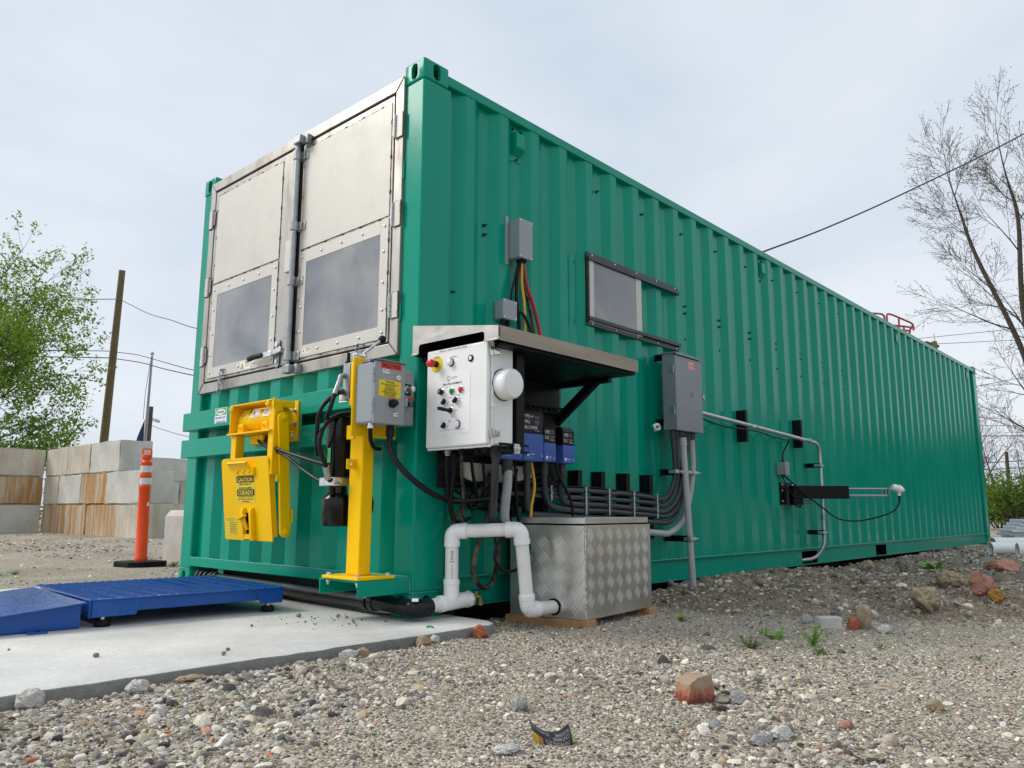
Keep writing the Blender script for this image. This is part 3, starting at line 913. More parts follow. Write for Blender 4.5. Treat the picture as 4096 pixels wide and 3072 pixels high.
# hinges
for yb, s in ((0.196, -1), (2.246, 1)):
    for z in (2.555, 2.055, 1.557):
        h = MB().box(-0.020, -0.0125, yb - 0.006 * s, yb + 0.048 * s, z - 0.068, z + 0.068).build('hinge', 'stainless', ct, bevel=0.002)
        MB().box(-0.020, -0.0145, yb - 0.012 * s, yb - 0.036 * s, z - 0.05, z + 0.05).build('hinge_leaf', 'stainless_frame', h, bevel=0.002)
        for k in range(4):
            zz = z - 0.066 + k * 0.0335
            MB().cyl((-0.021, yb - 0.010 * s, zz), (-0.021, yb - 0.010 * s, zz + 0.031), 0.009, n=12).build('knuckle', 'galvanised', h)
        weld([(-0.015, yb + 0.048 * s, z - 0.068), (-0.015, yb + 0.048 * s, z + 0.068)], 0.006, 'weld_bead', h, 'weld_heat')
        for q in (-0.068, 0.068):
            weld([(-0.015, yb, z + q), (-0.015, yb + 0.048 * s, z + q)], 0.005, 'weld_bead', h, 'weld_heat')

# lock rod between the doors
XR = -0.048
rod = MB().cyl((XR, 1.118, 1.33), (XR, 1.118, 2.80), 0.0175, n=18).build('lock_rod', 'galvanised', ct)
for z in (2.668, 2.212, 1.866, 1.408):
    c = MB()
    c.cyl((XR, 1.118, z - 0.028), (XR, 1.118, z + 0.028), 0.024, n=18)
    c.box(-0.0195, -0.0148, 1.045, 1.118, z - 0.028, z + 0.028)
    c.box(XR + 0.018, -0.0148, 1.072, 1.098, z - 0.026, z + 0.026)
    cl = c.build('rod_clamp', 'rusty_galvanised' if z < 2.3 else 'galvanised', rod, bevel=0.002)
for z in (2.745, 1.31):
    c = MB()
    c.box(XR - 0.03, XR + 0.014, 1.055, 1.128, z - 0.012, z + 0.038)
    c.box(XR, -0.0125, 1.020, 1.054, z - 0.015, z + 0.042)
    c.build('rod_keeper', 'galvanised', rod, bevel=0.005)

# toggle latch
lt = MB()
lt.prism([(0.026 * math.cos(R(a)), (0.062 if math.sin(R(a)) >= 0 else -0.062) + 0.026 * math.sin(R(a))) for a in range(0, 360, 20)], (-0.0145, 1.288, 1.450), V(0, 1, 0), V(0, 0, 1), -0.006)
la = lt.build('toggle_latch', 'galvanised', ct, bevel=0.0015)
m = MB(); m.bar((-0.035, 1.330, 1.449), (-0.040, 1.200, 1.462), 0.022, 0.030); m.bar((-0.045, 1.420, 1.447), (-0.045, 1.300, 1.449), 0.02, 0.034)
m.build('latch_arm', 'zinc', la, bevel=0.003)
m = MB(); m.tube(smoothpath([(-0.055, 1.56, 1.442), (-0.058, 1.50, 1.447), (-0.052, 1.40, 1.449)]), [0.012] + [0.017] * 15 + [0.014], 10)
m.build('latch_grip', 'black_plastic', la)
m = MB(); m.cyl((-0.014, 1.288, 1.505), (-0.030, 1.288, 1.505), 0.018, n=12); m.cyl((-0.014, 1.288, 1.40), (-0.026, 1.288, 1.40), 0.014, n=8); m.cyl((-0.014, 1.215, 1.462), (-0.050, 1.215, 1.462), 0.013, n=10)
m.build('latch_pivot', 'zinc', la)

# chains on the doors
def chain(p0, p1, nl, parent=ct):
    c = MB(); c.tube(smoothpath([(p0[0] + 0.018, p0[1] - 0.03, p0[2] + 0.01), (p0[0] - 0.012, p0[1] - 0.005, p0[2] + 0.01), p0]), 0.0055, 8)
    root = c.build('door_chain', 'galvanised', parent)
    for k in range(nl):
        t = (k + 0.5) / nl
        c0 = Vector(p0).lerp(Vector(p1), t)
        m = MB()
        pts = []
        hl = (Vector(p1) - Vector(p0)).length / nl * 0.66
        for a in range(0, 361, 30):
            q = R(a)
            la_, wa = math.sin(q) * hl, math.cos(q) * 0.011
            pts.append(c0 + (V(0, wa, la_) if k % 2 else V(wa, 0, la_)))
        m.tube(pts, 0.0038, 6, caps=False)
        m.build('link', 'galvanised', root)
chain((-0.028, 1.955, 1.418), (-0.028, 1.982, 1.268), 5)
chain((-0.028, 0.462, 1.375), (-0.05, 0.44, 1.25), 4)

# two channels bolted across the end, and the bracket the pedestal stands on
for za, zb in ((1.032, 1.150), (0.850, 0.968)):
    c = MB()
    c.box(-0.104, -0.098, 0.115, 2.300, za, zb); c.box(-0.098, 0.004, 0.115, 2.300, za, za + 0.006); c.box(-0.098, 0.004, 0.115, 2.300, zb - 0.006, zb)
    c.box(-0.098, 0.004, 2.294, 2.2995, za + 0.006, zb - 0.006); c.box(-0.098, 0.004, 0.1155, 0.121, za + 0.006, zb - 0.006)
    c.build('cross_channel', 'green_paint', ct, bevel=0.003)
c = MB()
c.box(-0.303, 0.004, 0.022, 0.322, 0.185, 0.192); c.box(-0.303, 0.004, 0.022, 0.029, 0.118, 0.185); c.box(-0.303, 0.004, 0.315, 0.322, 0.118, 0.185)
c.build('pedestal_bracket', 'green_paint', ct, bevel=0.003)
weld([(0.0, 0.02, 0.12), (0.0, 0.02, 0.19)], 0.005)
weld([(-0.001, 0.03, 0.194), (-0.001, 0.30, 0.194)], 0.005)

# vents near the top of the side wall
for x in (0.752, 4.10, 8.00, 11.45):
    k = round((x - 0.249 - 0.24) / PIT)
    xc = 0.249 + PIT * k + 0.241
    v = MB().box(xc - 0.055, xc + 0.055, 0.038, 0.042, 2.572, 2.778).build('vent', 'green_paint', ct, bevel=0.001)
    m = MB(); m.prism([(0.040, 2.755), (-0.006, 2.735), (-0.006, 2.645), (0.040, 2.600)], (xc - 0.040, 0, 0), V(0, 1, 0), V(0, 0, 1), 0.075)
    m.build('vent_hood', 'green_paint', v, bevel=0.004)
    for dx, z in ((-0.035, 2.770), (0.035, 2.770), (0.0, 2.585)):
        MB().cyl((xc + dx, 0.04, z), (xc + dx, 0.026, z), 0.007, n=8).build('vent_bolt', 'black_plastic', v)

# screws that hold the lining, on the inner faces
sc_me = MB().lathe([(0.011, 0), (0.011, 0.004), (0.006, 0.008), (0.0045, 0.022), (0.002, 0.024)], (0, 0, 0), (0.25, -1, 0.1), 8).mesh('lining_screw')
sc_me.materials.append(M['black_plastic']); sc_me.shade_smooth()
sb_me = MB().lathe([(0.010, 0), (0.009, 0.004), (0.004, 0.006)], (0, 0, 0), (0, -1, 0), 8).mesh('lining_screw_flat')
sb_me.materials.append(M['black_plastic']); sb_me.shade_smooth()
for k in range(0, 42):
    xc = 0.249 + PIT * k + 0.241
    if xc > 11.9: break
    if k % 2 == 0 and k != 2:
        if k not in (0,):
            link('lining_screw', sc_me, None, ct, (xc - 0.012, 0.043, 2.645), smooth=0)
        for z in (2.10, 2.045):
            if not 1.3 < xc < 2.6:
                link('lining_screw', sc_me if k < 14 else sb_me, None, ct, (xc + 0.01, 0.043, z - 0.004 * k), smooth=0)
        if k > 7:
            link('lining_screw', sb_me, None, ct, (xc + 0.01, 0.043, 1.81), smooth=0)
link('lining_screw', sc_me, None, ct, (0.262, 0.043, 1.66), smooth=0)
MB().box(7.98, 8.07, 0.036, 0.044, 0.50, 0.66).build('welded_patch', 'green_paint', ct, bevel=0.006)
weld([(4.16, 0.003, 0.55), (4.16, 0.003, 0.46), (4.27, 0.003, 0.46)], 0.004)

# sliding window in the side wall
sf = MB().box(1.418, 1.472, -0.012, -0.002, 1.705, 2.13).build('side_window', 'stainless', ct, bevel=0.002)
MB().box(1.965, 2.032, -0.012, -0.002, 1.705, 2.13).build('window_stile', 'stainless', sf, bevel=0.002)
MB().box(1.472, 1.965, -0.009, -0.004, 1.705, 2.13).build('window_pane', 'clear_sheet', sf)
MB().box(1.412, 1.422, -0.014, 0.04, 1.70, 2.14).build('window_edge', 'weld_heat', sf)
MB().box(1.41, 2.05, 0.006, 0.05, 1.70, 2.14).build('window_backing', 'gap_black', sf)
for za, zb, lip in ((2.112, 2.170, 1), (1.682, 1.738, -1)):
    c = MB()
    c.box(1.404, 2.540, -0.006, 0.004, za, zb)
    if lip > 0: c.box(1.404, 2.540, -0.024, -0.006, za, za + 0.024)
    else: c.box(1.404, 2.540, -0.024, -0.006, zb - 0.024, zb)
    ra = c.build('window_rail', 'rail_black', sf, bevel=0.002)
    for k in range(5):
        x = 1.46 + k * 0.26
        zz = zb - 0.016 if lip > 0 else za + 0.014
        MB().lathe([(0.007, 0), (0.006, 0.003), (0.002, 0.004)], (x, -0.006, zz), (0, -1, 0), 8).build('screw', 'zinc', sf)

# black strut channels on the wall that carry the conduits
def strut(p0, p1, w=0.041, d=0.082, axis='z'):
    (x0_, y0_, z0_), (x1_, y1_, z1_) = p0, p1
    m = MB()
    t = 0.003
    if axis == 'z':      # upright, depth along -y, open towards +x groove
        x, yb, za, zb = x0_, y0_, z0_, z1_
        m.box(x, x + t, yb, yb - d, za, zb)
        m.box(x + w - t, x + w, yb, yb - d, za, zb)
        m.box(x + t, x + w - t, yb - d + t, yb - d, za, zb)
        m.box(x + t, x + w - t, yb - d * 0.5 - t, yb - d * 0.5 + t, za, zb)
        m.box(x - 0.0025, x - 0.0002, yb - d * 0.62, yb - d * 0.38, za, zb)
    else:                # sticking out from the wall along -y
        x, z = x0_, z0_
        ya, yb = y0_, y1_
        m.box(x, x + w, ya, yb, z, z + t); m.box(x, x + w, ya, yb, z + w - t, z + w)
        m.box(x + w - t, x + w, ya, yb, z + t, z + w - t)
        for q in range(3):
            ym = ya + (yb - ya) * (q + 0.2) / 3
            m.box(x, x + t, ym, ym + (yb - ya) * 0.16, z + t, z + w - t)
    return m.build('strut_channel', 'black_frame', ct, bevel=0.0015, seg=1)
for x in (1.200, 1.435, 1.705, 1.978):
    strut((x, 0.006, 0.33), (x, 0, 0.748))
strut((3.43, 0.006, 1.068), (0, 0, 1.325)); strut((4.545, 0.006, 1.088), (0, 0, 1.342))
strut((0.88, 0.006, 0.38), (0, 0, 0.70)); strut((0.62, 0.006, 0.38), (0, 0, 0.70))
for x, z, yy in ((2.23, 0.755, -0.17), (2.27, 0.305, -0.20), (4.785, 0.915, -0.135), (4.785, 0.302, -0.135), (2.19, 1.56, -0.098), (2.19, 1.10, -0.098), (2.42, 1.56, -0.098)):
    strut((x, 0.006, z), (0, yy, 0), axis='y')

# stickers on the channels and doors
def sticker_caution(c, wd, ht, parent, head='CAUTION', hc='yellow_label', right=True):
    u, v = UF, UZ
    s_ = sheet(c, u, v, wd, ht, 'label_white', parent, 'sticker')
    c = Vector(c) + V(-0.0012, 0, 0)
    sheet(c + u * wd * 0.22 + v * ht * 0.36, u, v, wd * 0.5, ht * 0.24, hc, s_, 'header', 0.0006)
    m = MB()
    if hc == 'yellow_label':
        t0 = c - u * wd * 0.27 - v * ht * 0.06
        m.prism([(-wd * 0.18, -ht * 0.3), (wd * 0.18, -ht * 0.3), (0, ht * 0.36)], t0, u, v, 0.0006)
        m.build('symbol_ground', 'yellow_label', s_)
        m = MB()
        for (a0, b0), (a1, b1) in (((-.18, -.3), (.18, -.3)), ((.18, -.3), (0, .36)), ((0, .36), (-.18, -.3)), ((-.05, -.2), (.04, -.05)), ((.04, -.05), (-.04, 0.05)), ((-.04, .05), (.05, .1))):
            m.bar(t0 + V(-0.0009, 0, 0) + u * wd * a0 + v * ht * b0, t0 + V(-0.0009, 0, 0) + u * wd * a1 + v * ht * b1, 0.0004, ht * 0.035, V(-1, 0, 0).cross(u * wd * (a1 - a0) + v * ht * (b1 - b0)))
    else:
        t0 = c - u * wd * 0.27
        for (a0, b0), (a1, b1) in (((-.12, .25), (-.02, -.1)), ((-.02, -.1), (.10, -.3)), ((-.14, 0), (.05, -.2)), ((-.02, .3), (.08, .0))):
            m.bar(t0 + V(-0.0009, 0, 0) + u * wd * a0 + v * ht * b0, t0 + V(-0.0009, 0, 0) + u * wd * a1 + v * ht * b1, 0.0004, ht * 0.09, V(-1, 0, 0).cross(u * wd * (a1 - a0) + v * ht * (b1 - b0)))
    m.build('symbol', 'ink', s_)
    text(head, c + V(-0.0006, 0, 0) + u * wd * 0.22 + v * ht * 0.36, u, v, ht * 0.15, 'ink' if hc == 'yellow_label' else 'label_white', s_, wd * 0.42, 0.02)
    fine_print(c + u * wd * 0.24, u, v, wd * 0.42, ht * 0.5, 4, s_)
sticker_caution((-0.0147, 1.672, 1.426), 0.128, 0.056, ct)
sticker_caution((-0.0147, 0.977, 1.424), 0.076, 0.030, ct, 'DANGER', 'red_label')
sticker_caution((-0.104, 0.425, 1.100), 0.152, 0.066, ct)
s_ = sheet((-0.104, 1.775, 1.100), UF, UZ, 0.152, 0.096, 'label_white', ct, 'sticker')
sheet((-0.1052, 1.775, 1.123), UF, UZ, 0.142, 0.046, 'green_label', s_, 'header', 0.0005)
m = MB(); m.prism([(0.058 * math.cos(R(a)), 0.018 * math.sin(R(a))) for a in range(0, 360, 15)], (-0.1057, 1.775, 1.122), UF, UZ, 0.0005); m.build('oval', 'label_white', s_)
text('DANGER', (-0.1062, 1.775, 1.122), UF, UZ, 0.015, 'ink', s_, 0.088, 0.01)
lines([('KEEP HANDS CLEAR', 0, 0.012, 0.015, 0.128), ('OF MOVING AUGER', 0, -0.014, 0.015, 0.122)], (-0.1052, 1.775, 1.073), UF, UZ, 'ink_blue', s_)

# ---------------------------------------------------------------- yellow cart dumper on the end wall
cdp = thing('cart_dumper', (-0.2, 1.05, 0.34), 'yellow hydraulic cart dumper with CAUTION plate hung on the green end channels', 'cart dumper')
def part(m, name, mat, par, **k): return m.build(name, mat, par, **k)
MB().box(-0.118, -0.1045, 0.872, 1.33, 0.885, 1.112).build('base_plate', 'yellow_paint', cdp, bevel=0.003)
MB().box(-0.1044, -0.098, 0.855, 0.8718, 0.885, 1.12).build('weld_plate', 'green_weld', cdp)
for z in (0.915, 0.985, 1.055):
    m = MB(); m.lathe([(0.0155, 0), (0.0155, 0.003), (0.012, 0.004), (0.012, 0.014), (0.007, 0.022)], (-0.118, 0.893, z), (-1, 0, 0), 6); m.build('bolt', 'zinc', cdp)
# head frame
MB().box(-0.325, -0.185, 0.795, 1.235, 1.084, 1.092).build('top_plate', 'yellow_paint', cdp, bevel=0.002)
m = MB(); m.box(-0.325, -0.19, 0.785, 0.795, 1.052, 1.0835); m.box(-0.325, -0.315, 0.775, 0.7849, 1.045, 1.098)
m.build('side_plate', 'yellow_paint', cdp, bevel=0.002)
MB().box(-0.325, -0.118, 1.225, 1.235, 0.93, 1.083).build('side_plate', 'yellow_paint', cdp, bevel=0.002)
MB().box(-0.335, -0.19, 0.790, 1.245, 0.920, 0.930).build('shelf_plate', 'yellow_paint', cdp, bevel=0.002)
m = MB(); m.box(-0.26, -0.13, 0.98, 1.12, 0.865, 0.919); m.build('under_block', 'yellow_paint', cdp, bevel=0.004)
for y in (0.83, 1.215):
    m = MB(); m.lathe([(0.016, 0), (0.016, 0.006), (0.010, 0.012)], (-0.325, y, 1.068), (-1, 0, 0), 14); m.build('bolt', 'yellow_paint', cdp)
# rotary actuator
m = MB(); m.lathe([(0.055, 0), (0.062, 0.006), (0.062, 0.375), (0.055, 0.385)], (-0.225, 1.215, 1.004), (0, -1, 0), 32)
ac = m.build('actuator_cylinder', 'yellow_paint', cdp)
for y in (1.165, 0.905):
    m = MB(); m.box(-0.298, -0.24, y - 0.03, y + 0.03, 0.931, 0.985); m.build('actuator_foot', 'yellow_paint', cdp, bevel=0.005)
    m = MB(); m.lathe([(0.014, 0), (0.014, 0.004), (0.009, 0.006), (0.008, 0.001)], (-0.298, y, 0.960), (-1, 0, 0), 14); m.build('grease_plug', 'yellow_paint', cdp)
sn = V(-0.94, 0, 0.34).normalized(); sv = V(0.34, 0, 0.94).normalized()
def oncyl(y, dz=0.012): return V(-0.225, y, 1.004) + sn * (0.0622) + sv * dz
for y, wd, mt in ((1.145, 0.07, 'yellow_label'), (1.03, 0.085, 'label_white'), (0.915, 0.065, 'label_white')):
    s_ = sheet(oncyl(y), UF, sv, wd, 0.052, mt, ac, 'sticker', 0.0012)
    if y == 1.03:
        text('A', oncyl(y) + sn * 0.0016 - UF * 0.02 + sv * 0.004, UF, sv, 0.028, 'ink', ac, 0.024, name='sticker_mark')
    fine_print(oncyl(y) + sn * 0.0016 + (UF * 0.012 - sv * 0.018 if y == 1.03 else V(0, 0, 0)), UF, sv, wd * 0.8, 0.036 if y != 1.03 else 0.012, 4 if y != 1.03 else 2, ac)
# two uprights and two swinging arms
for ya, yb in ((1.168, 1.222), (0.780, 0.832)):
    MB().box(-0.316, -0.262, ya, yb, 0.69, 0.919 if ya > 1 else 1.082).build('upright', 'yellow_paint', cdp, bevel=0.004)
def armpoly(c0, c1, r):
    c0, c1 = Vector(c0), Vector(c1)
    d = (c1 - c0).normalized(); a0 = math.atan2(d.y, d.x)
    return [(c1.x + r * math.cos(a0 + R(t)), c1.y + r * math.sin(a0 + R(t))) for t in range(-90, 91, 15)] + [(c0.x + r * math.cos(a0 + R(t)), c0.y + r * math.sin(a0 + R(t))) for t in range(90, 271, 15)]
for ya, first in ((0.773, True), (1.262, False)):
    m = MB(); m.prism(armpoly((-0.272, 0.993), (-0.228, 0.396), 0.031), (0, ya, 0), V(1, 0, 0), V(0, 0, 1), 0.017)
    am = m.build('swing_arm', 'yellow_paint', cdp, bevel=0.004)
    if first:
        for x, z in ((-0.272, 0.993), (-0.228, 0.396)):
            m = MB(); m.lathe([(0.020, 0), (0.020, 0.004), (0.014, 0.005), (0.014, 0.014), (0.010, 0.016)], (x, 0.756, z), (0, -1, 0), 6 if z > 0.9 else 18); m.build('pivot_bolt', 'yellow_paint', am)
        m = MB(); m.box(-0.2, -0.188, 0.757, 0.772, 0.44, 0.51); m.box(-0.295, -0.278, 0.757, 0.772, 0.655, 0.69); m.build('stop_lug', 'yellow_paint', am, bevel=0.002)
m = MB(); m.lathe([(0.034, 0), (0.036, 0.006), (0.036, 0.02)], (-0.272, 0.80, 0.993), (0, -1, 0), 24); m.build('shaft_collar', 'yellow_paint', cdp)
# face plate, leaning
tl, tr, bl, br = V(-0.330, 1.297, 0.790), V(-0.330, 0.803, 0.790), V(-0.278, 1.293, 0.344), V(-0.278, 0.790, 0.340)
fv = (tl - bl).normalized(); fn = UF.cross(fv).normalized()
Hh = (tl - bl).length
poly = []
wv = 0.497
for sx, sy, a0 in ((1, 1, 0), (-1, 1, 90), (-1, -1, 180), (1, -1, 270)):
    r_ = 0.028 if sy > 0 else 0.006
    for k in range(7):
        a = R(a0 + 15 * k)
        poly.append((sx * (wv / 2 - r_) + r_ * math.cos(a), sy * (Hh / 2 - r_) + r_ * math.sin(a)))
fc = (tl + tr + bl + br) / 4
m = MB(); m.prism(poly, fc - fn * 0.007, UF, fv, 0.007)
fp = m.build('face_plate', 'yellow_paint', cdp, bevel=0.002)
m = MB(); m.bar(fc + UF * 0.236 + fv * 0.19 + V(0.022, 0, 0), fc + UF * 0.236 - fv * 0.2 + V(0.022, 0, 0), 0.012, 0.03, V(-1, 0, 0)); m.build('plate_rib', 'yellow_paint', cdp, bevel=0.002)
def onp(a, b, off=0.0): return fc + UF * a + fv * b + fn * off
# top hook
m = MB()
m.bar(onp(-0.075, 0.150, 0.008), onp(0.115, 0.150, 0.008), 0.016, 0.045, fv)
m.build('hook_base', 'yellow_paint', cdp, bevel=0.003)
m = MB(); pl = smoothpath([onp(0, 0.158, 0.014), onp(0, 0.174, 0.020), onp(0, 0.192, 0.028), onp(0, 0.202, 0.040)], 5)
for a, b in zip(pl, pl[1:]): m.bar(a - UF * 0.115 , a + UF * 0.085, 0.012, (b - a).length * 1.1, b - a)
m.build('hook', 'yellow_paint', cdp, bevel=0.001)
for a in (-0.045, 0.02, 0.08):
    m = MB(); m.lathe([(0.011, 0), (0.010, 0.006), (0.005, 0.008)], onp(a, 0.150, 0.016), fn, 12); m.build('bolt', 'yellow_paint', cdp)
# lower latch
for a in (-0.012, 0.075):
    m = MB(); m.prism([(0, -0.222), (0.022, -0.222), (0.026, -0.17), (0.024, -0.06), (0.014, -0.045), (0, -0.045)], onp(a - 0.014, 0, 0) , fn, fv, -0.022)
    m.build('latch_guide', 'yellow_paint', cdp, bevel=0.003)
m = MB(); m.bar(onp(0.012, -0.19, 0.01), onp(0.012, -0.215, 0.012), 0.09, 0.02, fn); m.build('latch_foot', 'yellow_paint', cdp, bevel=0.002)
MB().bar(onp(0.012, -0.075, 0.002), onp(0.012, -0.185, 0.002), 0.05, 0.003, fn).build('latch_slot', 'gap_black', cdp)
m = MB(); m.bar(onp(0.0, -0.10, 0.02), onp(0.02, -0.165, 0.012), 0.016, 0.014, fn); m.bar(onp(-0.04, -0.105, 0.03), onp(0.035, -0.085, 0.03), 0.012, 0.02, fn); m.build('latch_pawl', 'yellow_paint', cdp, bevel=0.002)
# CAUTION sign
s_ = sheet(onp(0.005, 0.052), UF, fv, 0.192, 0.146, 'yellow_label', cdp, 'caution_sticker', 0.0012)
for b, t in ((0.106, 'CAUTION'), (0.035, 'CUIDADO')):
    sheet(onp(0.005, b, 0.0012), UF, fv, 0.184, 0.034, 'ink', s_, 'header', 0.0006)
    text(t, onp(0.005, b, 0.0018), UF, fv, 0.022, 'yellow_label', s_, 0.160, 0.03)
for t, b, wd in (('KEEP CLEAR OF', 0.080, 0.125), ('MOVING DUMPER', 0.059, 0.135), ('MANTENGASE A DISTANCIA', 0.012, 0.16), ('DEL CAMION DE BASURA EN', -0.001, 0.165), ('MOVIMIENTO', -0.014, 0.085)):
    text(t, onp(0.005, b, 0.0012), UF, fv, 0.009 if b > 0.05 else 0.0062, 'ink', s_, wd, 0.02)
s_ = sheet(onp(-0.165, -0.150), UF, fv, 0.125, 0.10, 'yellow_label', cdp, 'weight_sticker', 0.001)
fine_print(onp(-0.165, -0.112, 0.0012), UF, fv, 0.11, 0.016, 2, s_)
for i, t in enumerate(('ACA 22: 110 lbs.', 'ACC 55: 110 lbs.', 'ACA 64: 225 lbs.', 'ACC 65: 225 lbs.', 'ACA 95: 335 lbs.', 'ACC 95: 335 lbs.')):
    text(t, onp(-0.150, -0.128 - i * 0.0115, 0.001), UF, fv, 0.0062, 'ink', s_, 0.075, 0.02)

# ---------------------------------------------------------------- yellow pedestal
pd = thing('pedestal', (-0.2, 0.155, 0.192), 'yellow square steel post bolted to the green bracket at the container corner', 'post')
MB().box(-0.312, -0.095, 0.016, 0.292, 0.193, 0.207).build('base_plate', 'yellow_paint', pd, bevel=0.003)
for x, y in ((-0.290, 0.268), (-0.290, 0.042), (-0.118, 0.042), (-0.118, 0.268)):
    m = MB(); m.lathe([(0.014, 0), (0.014, 0.002), (0.011, 0.0025), (0.011, 0.012), (0.006, 0.013)], (x, y, 0.207), (0, 0, 1), 6)
    m.lathe([(0.011, 0), (0.011, 0.010), (0.006, 0.011), (0.006, 0.022)], (x, y, 0.1845), (0, 0, -1), 6)
    m.build('anchor_bolt', 'zinc', pd)
MB().box(-0.242, -0.174, 0.100, 0.202, 0.2072, 0.866).build('post', 'yellow_paint', pd, bevel=0.007, seg=3)
m = MB(); m.box(-0.320, -0.055, 0.088, 0.098, 0.852, 1.228); m.build('mounting_plate', 'yellow_paint', pd, bevel=0.004)
MB().box(-0.300, -0.288, 0.0985, 0.155, 0.838, 0.905).build('plate_lug', 'yellow_paint', pd, bevel=0.003)
for k in range(4):
    MB().box(-0.312 + k * 0.004, -0.285, 0.099 + k * 0.012, 0.108 + k * 0.012, 1.00, 1.205).build('valve_rib', 'yellow_paint', pd, bevel=0.001)
MB().box(-0.292, -0.2425, 0.150, 0.160, 0.700, 0.748).build('motor_bracket', 'yellow_paint', pd, bevel=0.002)
m = MB(); m.lathe([(0.011, 0), (0.010, 0.006), (0.004, 0.014)], (-0.270, 0.150, 0.724), (0, -1, 0), 6); m.build('bolt', 'zinc', pd)

# ---------------------------------------------------------------- grey starter box
sb = thing('starter_box', (-0.2, 0.02, 0.9), 'grey electrical starter box with red SINGLE PHASE label on the yellow post', 'electrical box')
m = MB(); m.prism([(-0.305, 0.913), (-0.305, 1.190), (-0.127, 1.190), (-0.127, 0.913), (-0.135, 0.905), (-0.297, 0.905)], (0, 0.087, 0), V(1, 0, 0), V(0, 0, 1), 0.130)
m.build('body', 'grey_enclosure', sb, bevel=0.004)
m = MB(); m.box(-0.307, -0.125, -0.060, -0.044, 0.903, 1.196)
dr_ = m.build('door', 'grey_enclosure', sb, bevel=0.005, seg=3)
m = MB(); m.box(-0.318, -0.120, -0.070, -0.02, 1.198, 1.203); m.build('rain_hood', 'dark_grey_enclosure', sb, bevel=0.002)
MB().box(-0.300, -0.215, -0.012, 0.05, 1.191, 1.202).build('blue_pad', 'blue_paint', sb, bevel=0.003)
m = MB(); m.box(-0.1265, -0.036, -0.022, 0.087, 0.912, 1.180); ex = m.build('side_compartment', 'grey_enclosure', sb, bevel=0.006, seg=3)
for z in (1.135, 0.957):
    m = MB(); m.lathe([(0.0235, 0), (0.0225, 0.002), (0.0205, 0.0005), (0.002, 0.0005)], (-0.078, -0.022, z), (0, -1, 0), 24); m.build('knockout', 'grey_enclosure', sb)
for z0_ in (1.095, 0.953):
    for k in (0, 1):
        m = MB(); m.cyl((-0.313, -0.058, z0_ + k * 0.034), (-0.313, -0.058, z0_ + 0.031 + k * 0.034), 0.008, n=10); m.build('hinge', 'grey_enclosure', sb)
def quarter(x, z):
    m = MB(); m.lathe([(0.0155, 0), (0.0155, 0.004), (0.012, 0.009), (0.011, 0.010)], (x, -0.060, z), (0, -1, 0), 18); q = m.build('quarter_turn_screw', 'zinc', dr_)
    m = MB(); m.bar((x - 0.009, -0.0702, z - 0.002), (x + 0.009, -0.0702, z + 0.002), 0.001, 0.0028); return m
mm = quarter(-0.171, 1.128); m2 = quarter(-0.182, 0.951)
mm.v += m2.v; mm.f += [tuple(i + 8 for i in q) for q in m2.f]; mm.build('screw_slots', 'ink', dr_)
s_ = sheet((-0.213, -0.060, 1.178), UX, UZ, 0.122, 0.030, 'red_label', sb, 'single_phase_label')
text('SINGLE PHASE', (-0.213, -0.0612, 1.178), UX, UZ, 0.020, 'ink', s_, 0.110, 0.02)
s_ = sheet((-0.243, -0.060, 1.151), UX, UZ, 0.040, 0.019, 'label_white', sb, 'maker_label')
text('E\u00b7T\u00b7N', (-0.243, -0.0612, 1.152), UX, UZ, 0.010, 'ink_blue', s_, 0.033, 0.03)
s_ = sheet((-0.219, -0.060, 1.070), UX, UZ, 0.130, 0.078, 'yellow_label', sb, 'warning_label')
for t, dz, h_, wd in (('Warning', 0.030, 0.0088, 0.050), ('Disconnect Power Before', 0.020, 0.0052, 0.102), ('Opening Panel', 0.0125, 0.0052, 0.058), ('CUIDADO', 0.001, 0.0095, 0.058), ('DESCONECTE LA', -0.0095, 0.0055, 0.070), ('ENERGIA ELECTRICA', -0.0175, 0.0055, 0.088), ('ANTES DE ABRIR', -0.0255, 0.0055, 0.072), ('EL ENTREPANO', -0.0335, 0.0055, 0.062)):
    text(t, (-0.219, -0.0612, 1.070 + dz), UX, UZ, h_, 'ink', s_, wd, 0.02)
s_ = sheet((-0.203, -0.060, 1.016), UX, UZ, 0.036, 0.026, 'red_button', sb, 'reset_plate')
text('RESET', (-0.203, -0.0612, 1.024), UX, UZ, 0.006, 'label_white', s_, 0.026)
m = MB(); m.lathe([(0.021, 0), (0.021, 0.012), (0.016, 0.02), (0.013, 0.034), (0.009, 0.037)], (-0.203, -0.061, 1.002), (0, -1, 0), 22); m.build('reset_button', 'black_plastic', sb)
m = MB(); m.box(-0.1245, -0.108, -0.062, -0.050, 0.995, 1.038); m.build('hasp', 'grey_enclosure', sb, bevel=0.003)
m = MB(); m.lathe([(0.012, 0), (0.012, 0.018), (0.009, 0.026)], (-0.082, -0.022, 1.012), (-0.3, -1, 0), 12); m.build('hasp_knob', 'black_plastic', sb)
sheet((-0.082, -0.022, 1.085), UX, UZ, 0.046, 0.056, 'ink', sb, 'switch_plate')
m = MB(); m.lathe([(0.019, 0), (0.019, 0.004), (0.015, 0.006), (0.017, 0.010), (0.014, 0.014), (0.012, 0.034), (0.015, 0.036), (0.015, 0.044), (0.012, 0.046)], (-0.082, -0.023, 1.085), (0.05, -1, 0), 22); m.build('key_switch', 'zinc', sb)
s_ = sheet((-0.056, -0.022, 1.026), UX, UZ, 0.036, 0.044, 'ink', sb, 'danger_label')
sheet((-0.056, -0.0232, 1.043), UX, UZ, 0.036, 0.010, 'red_label', s_, 'header', 0.0005)
fine_print((-0.056, -0.0232, 1.022), UX, UZ, 0.030, 0.030, 6, s_, 'label_white')
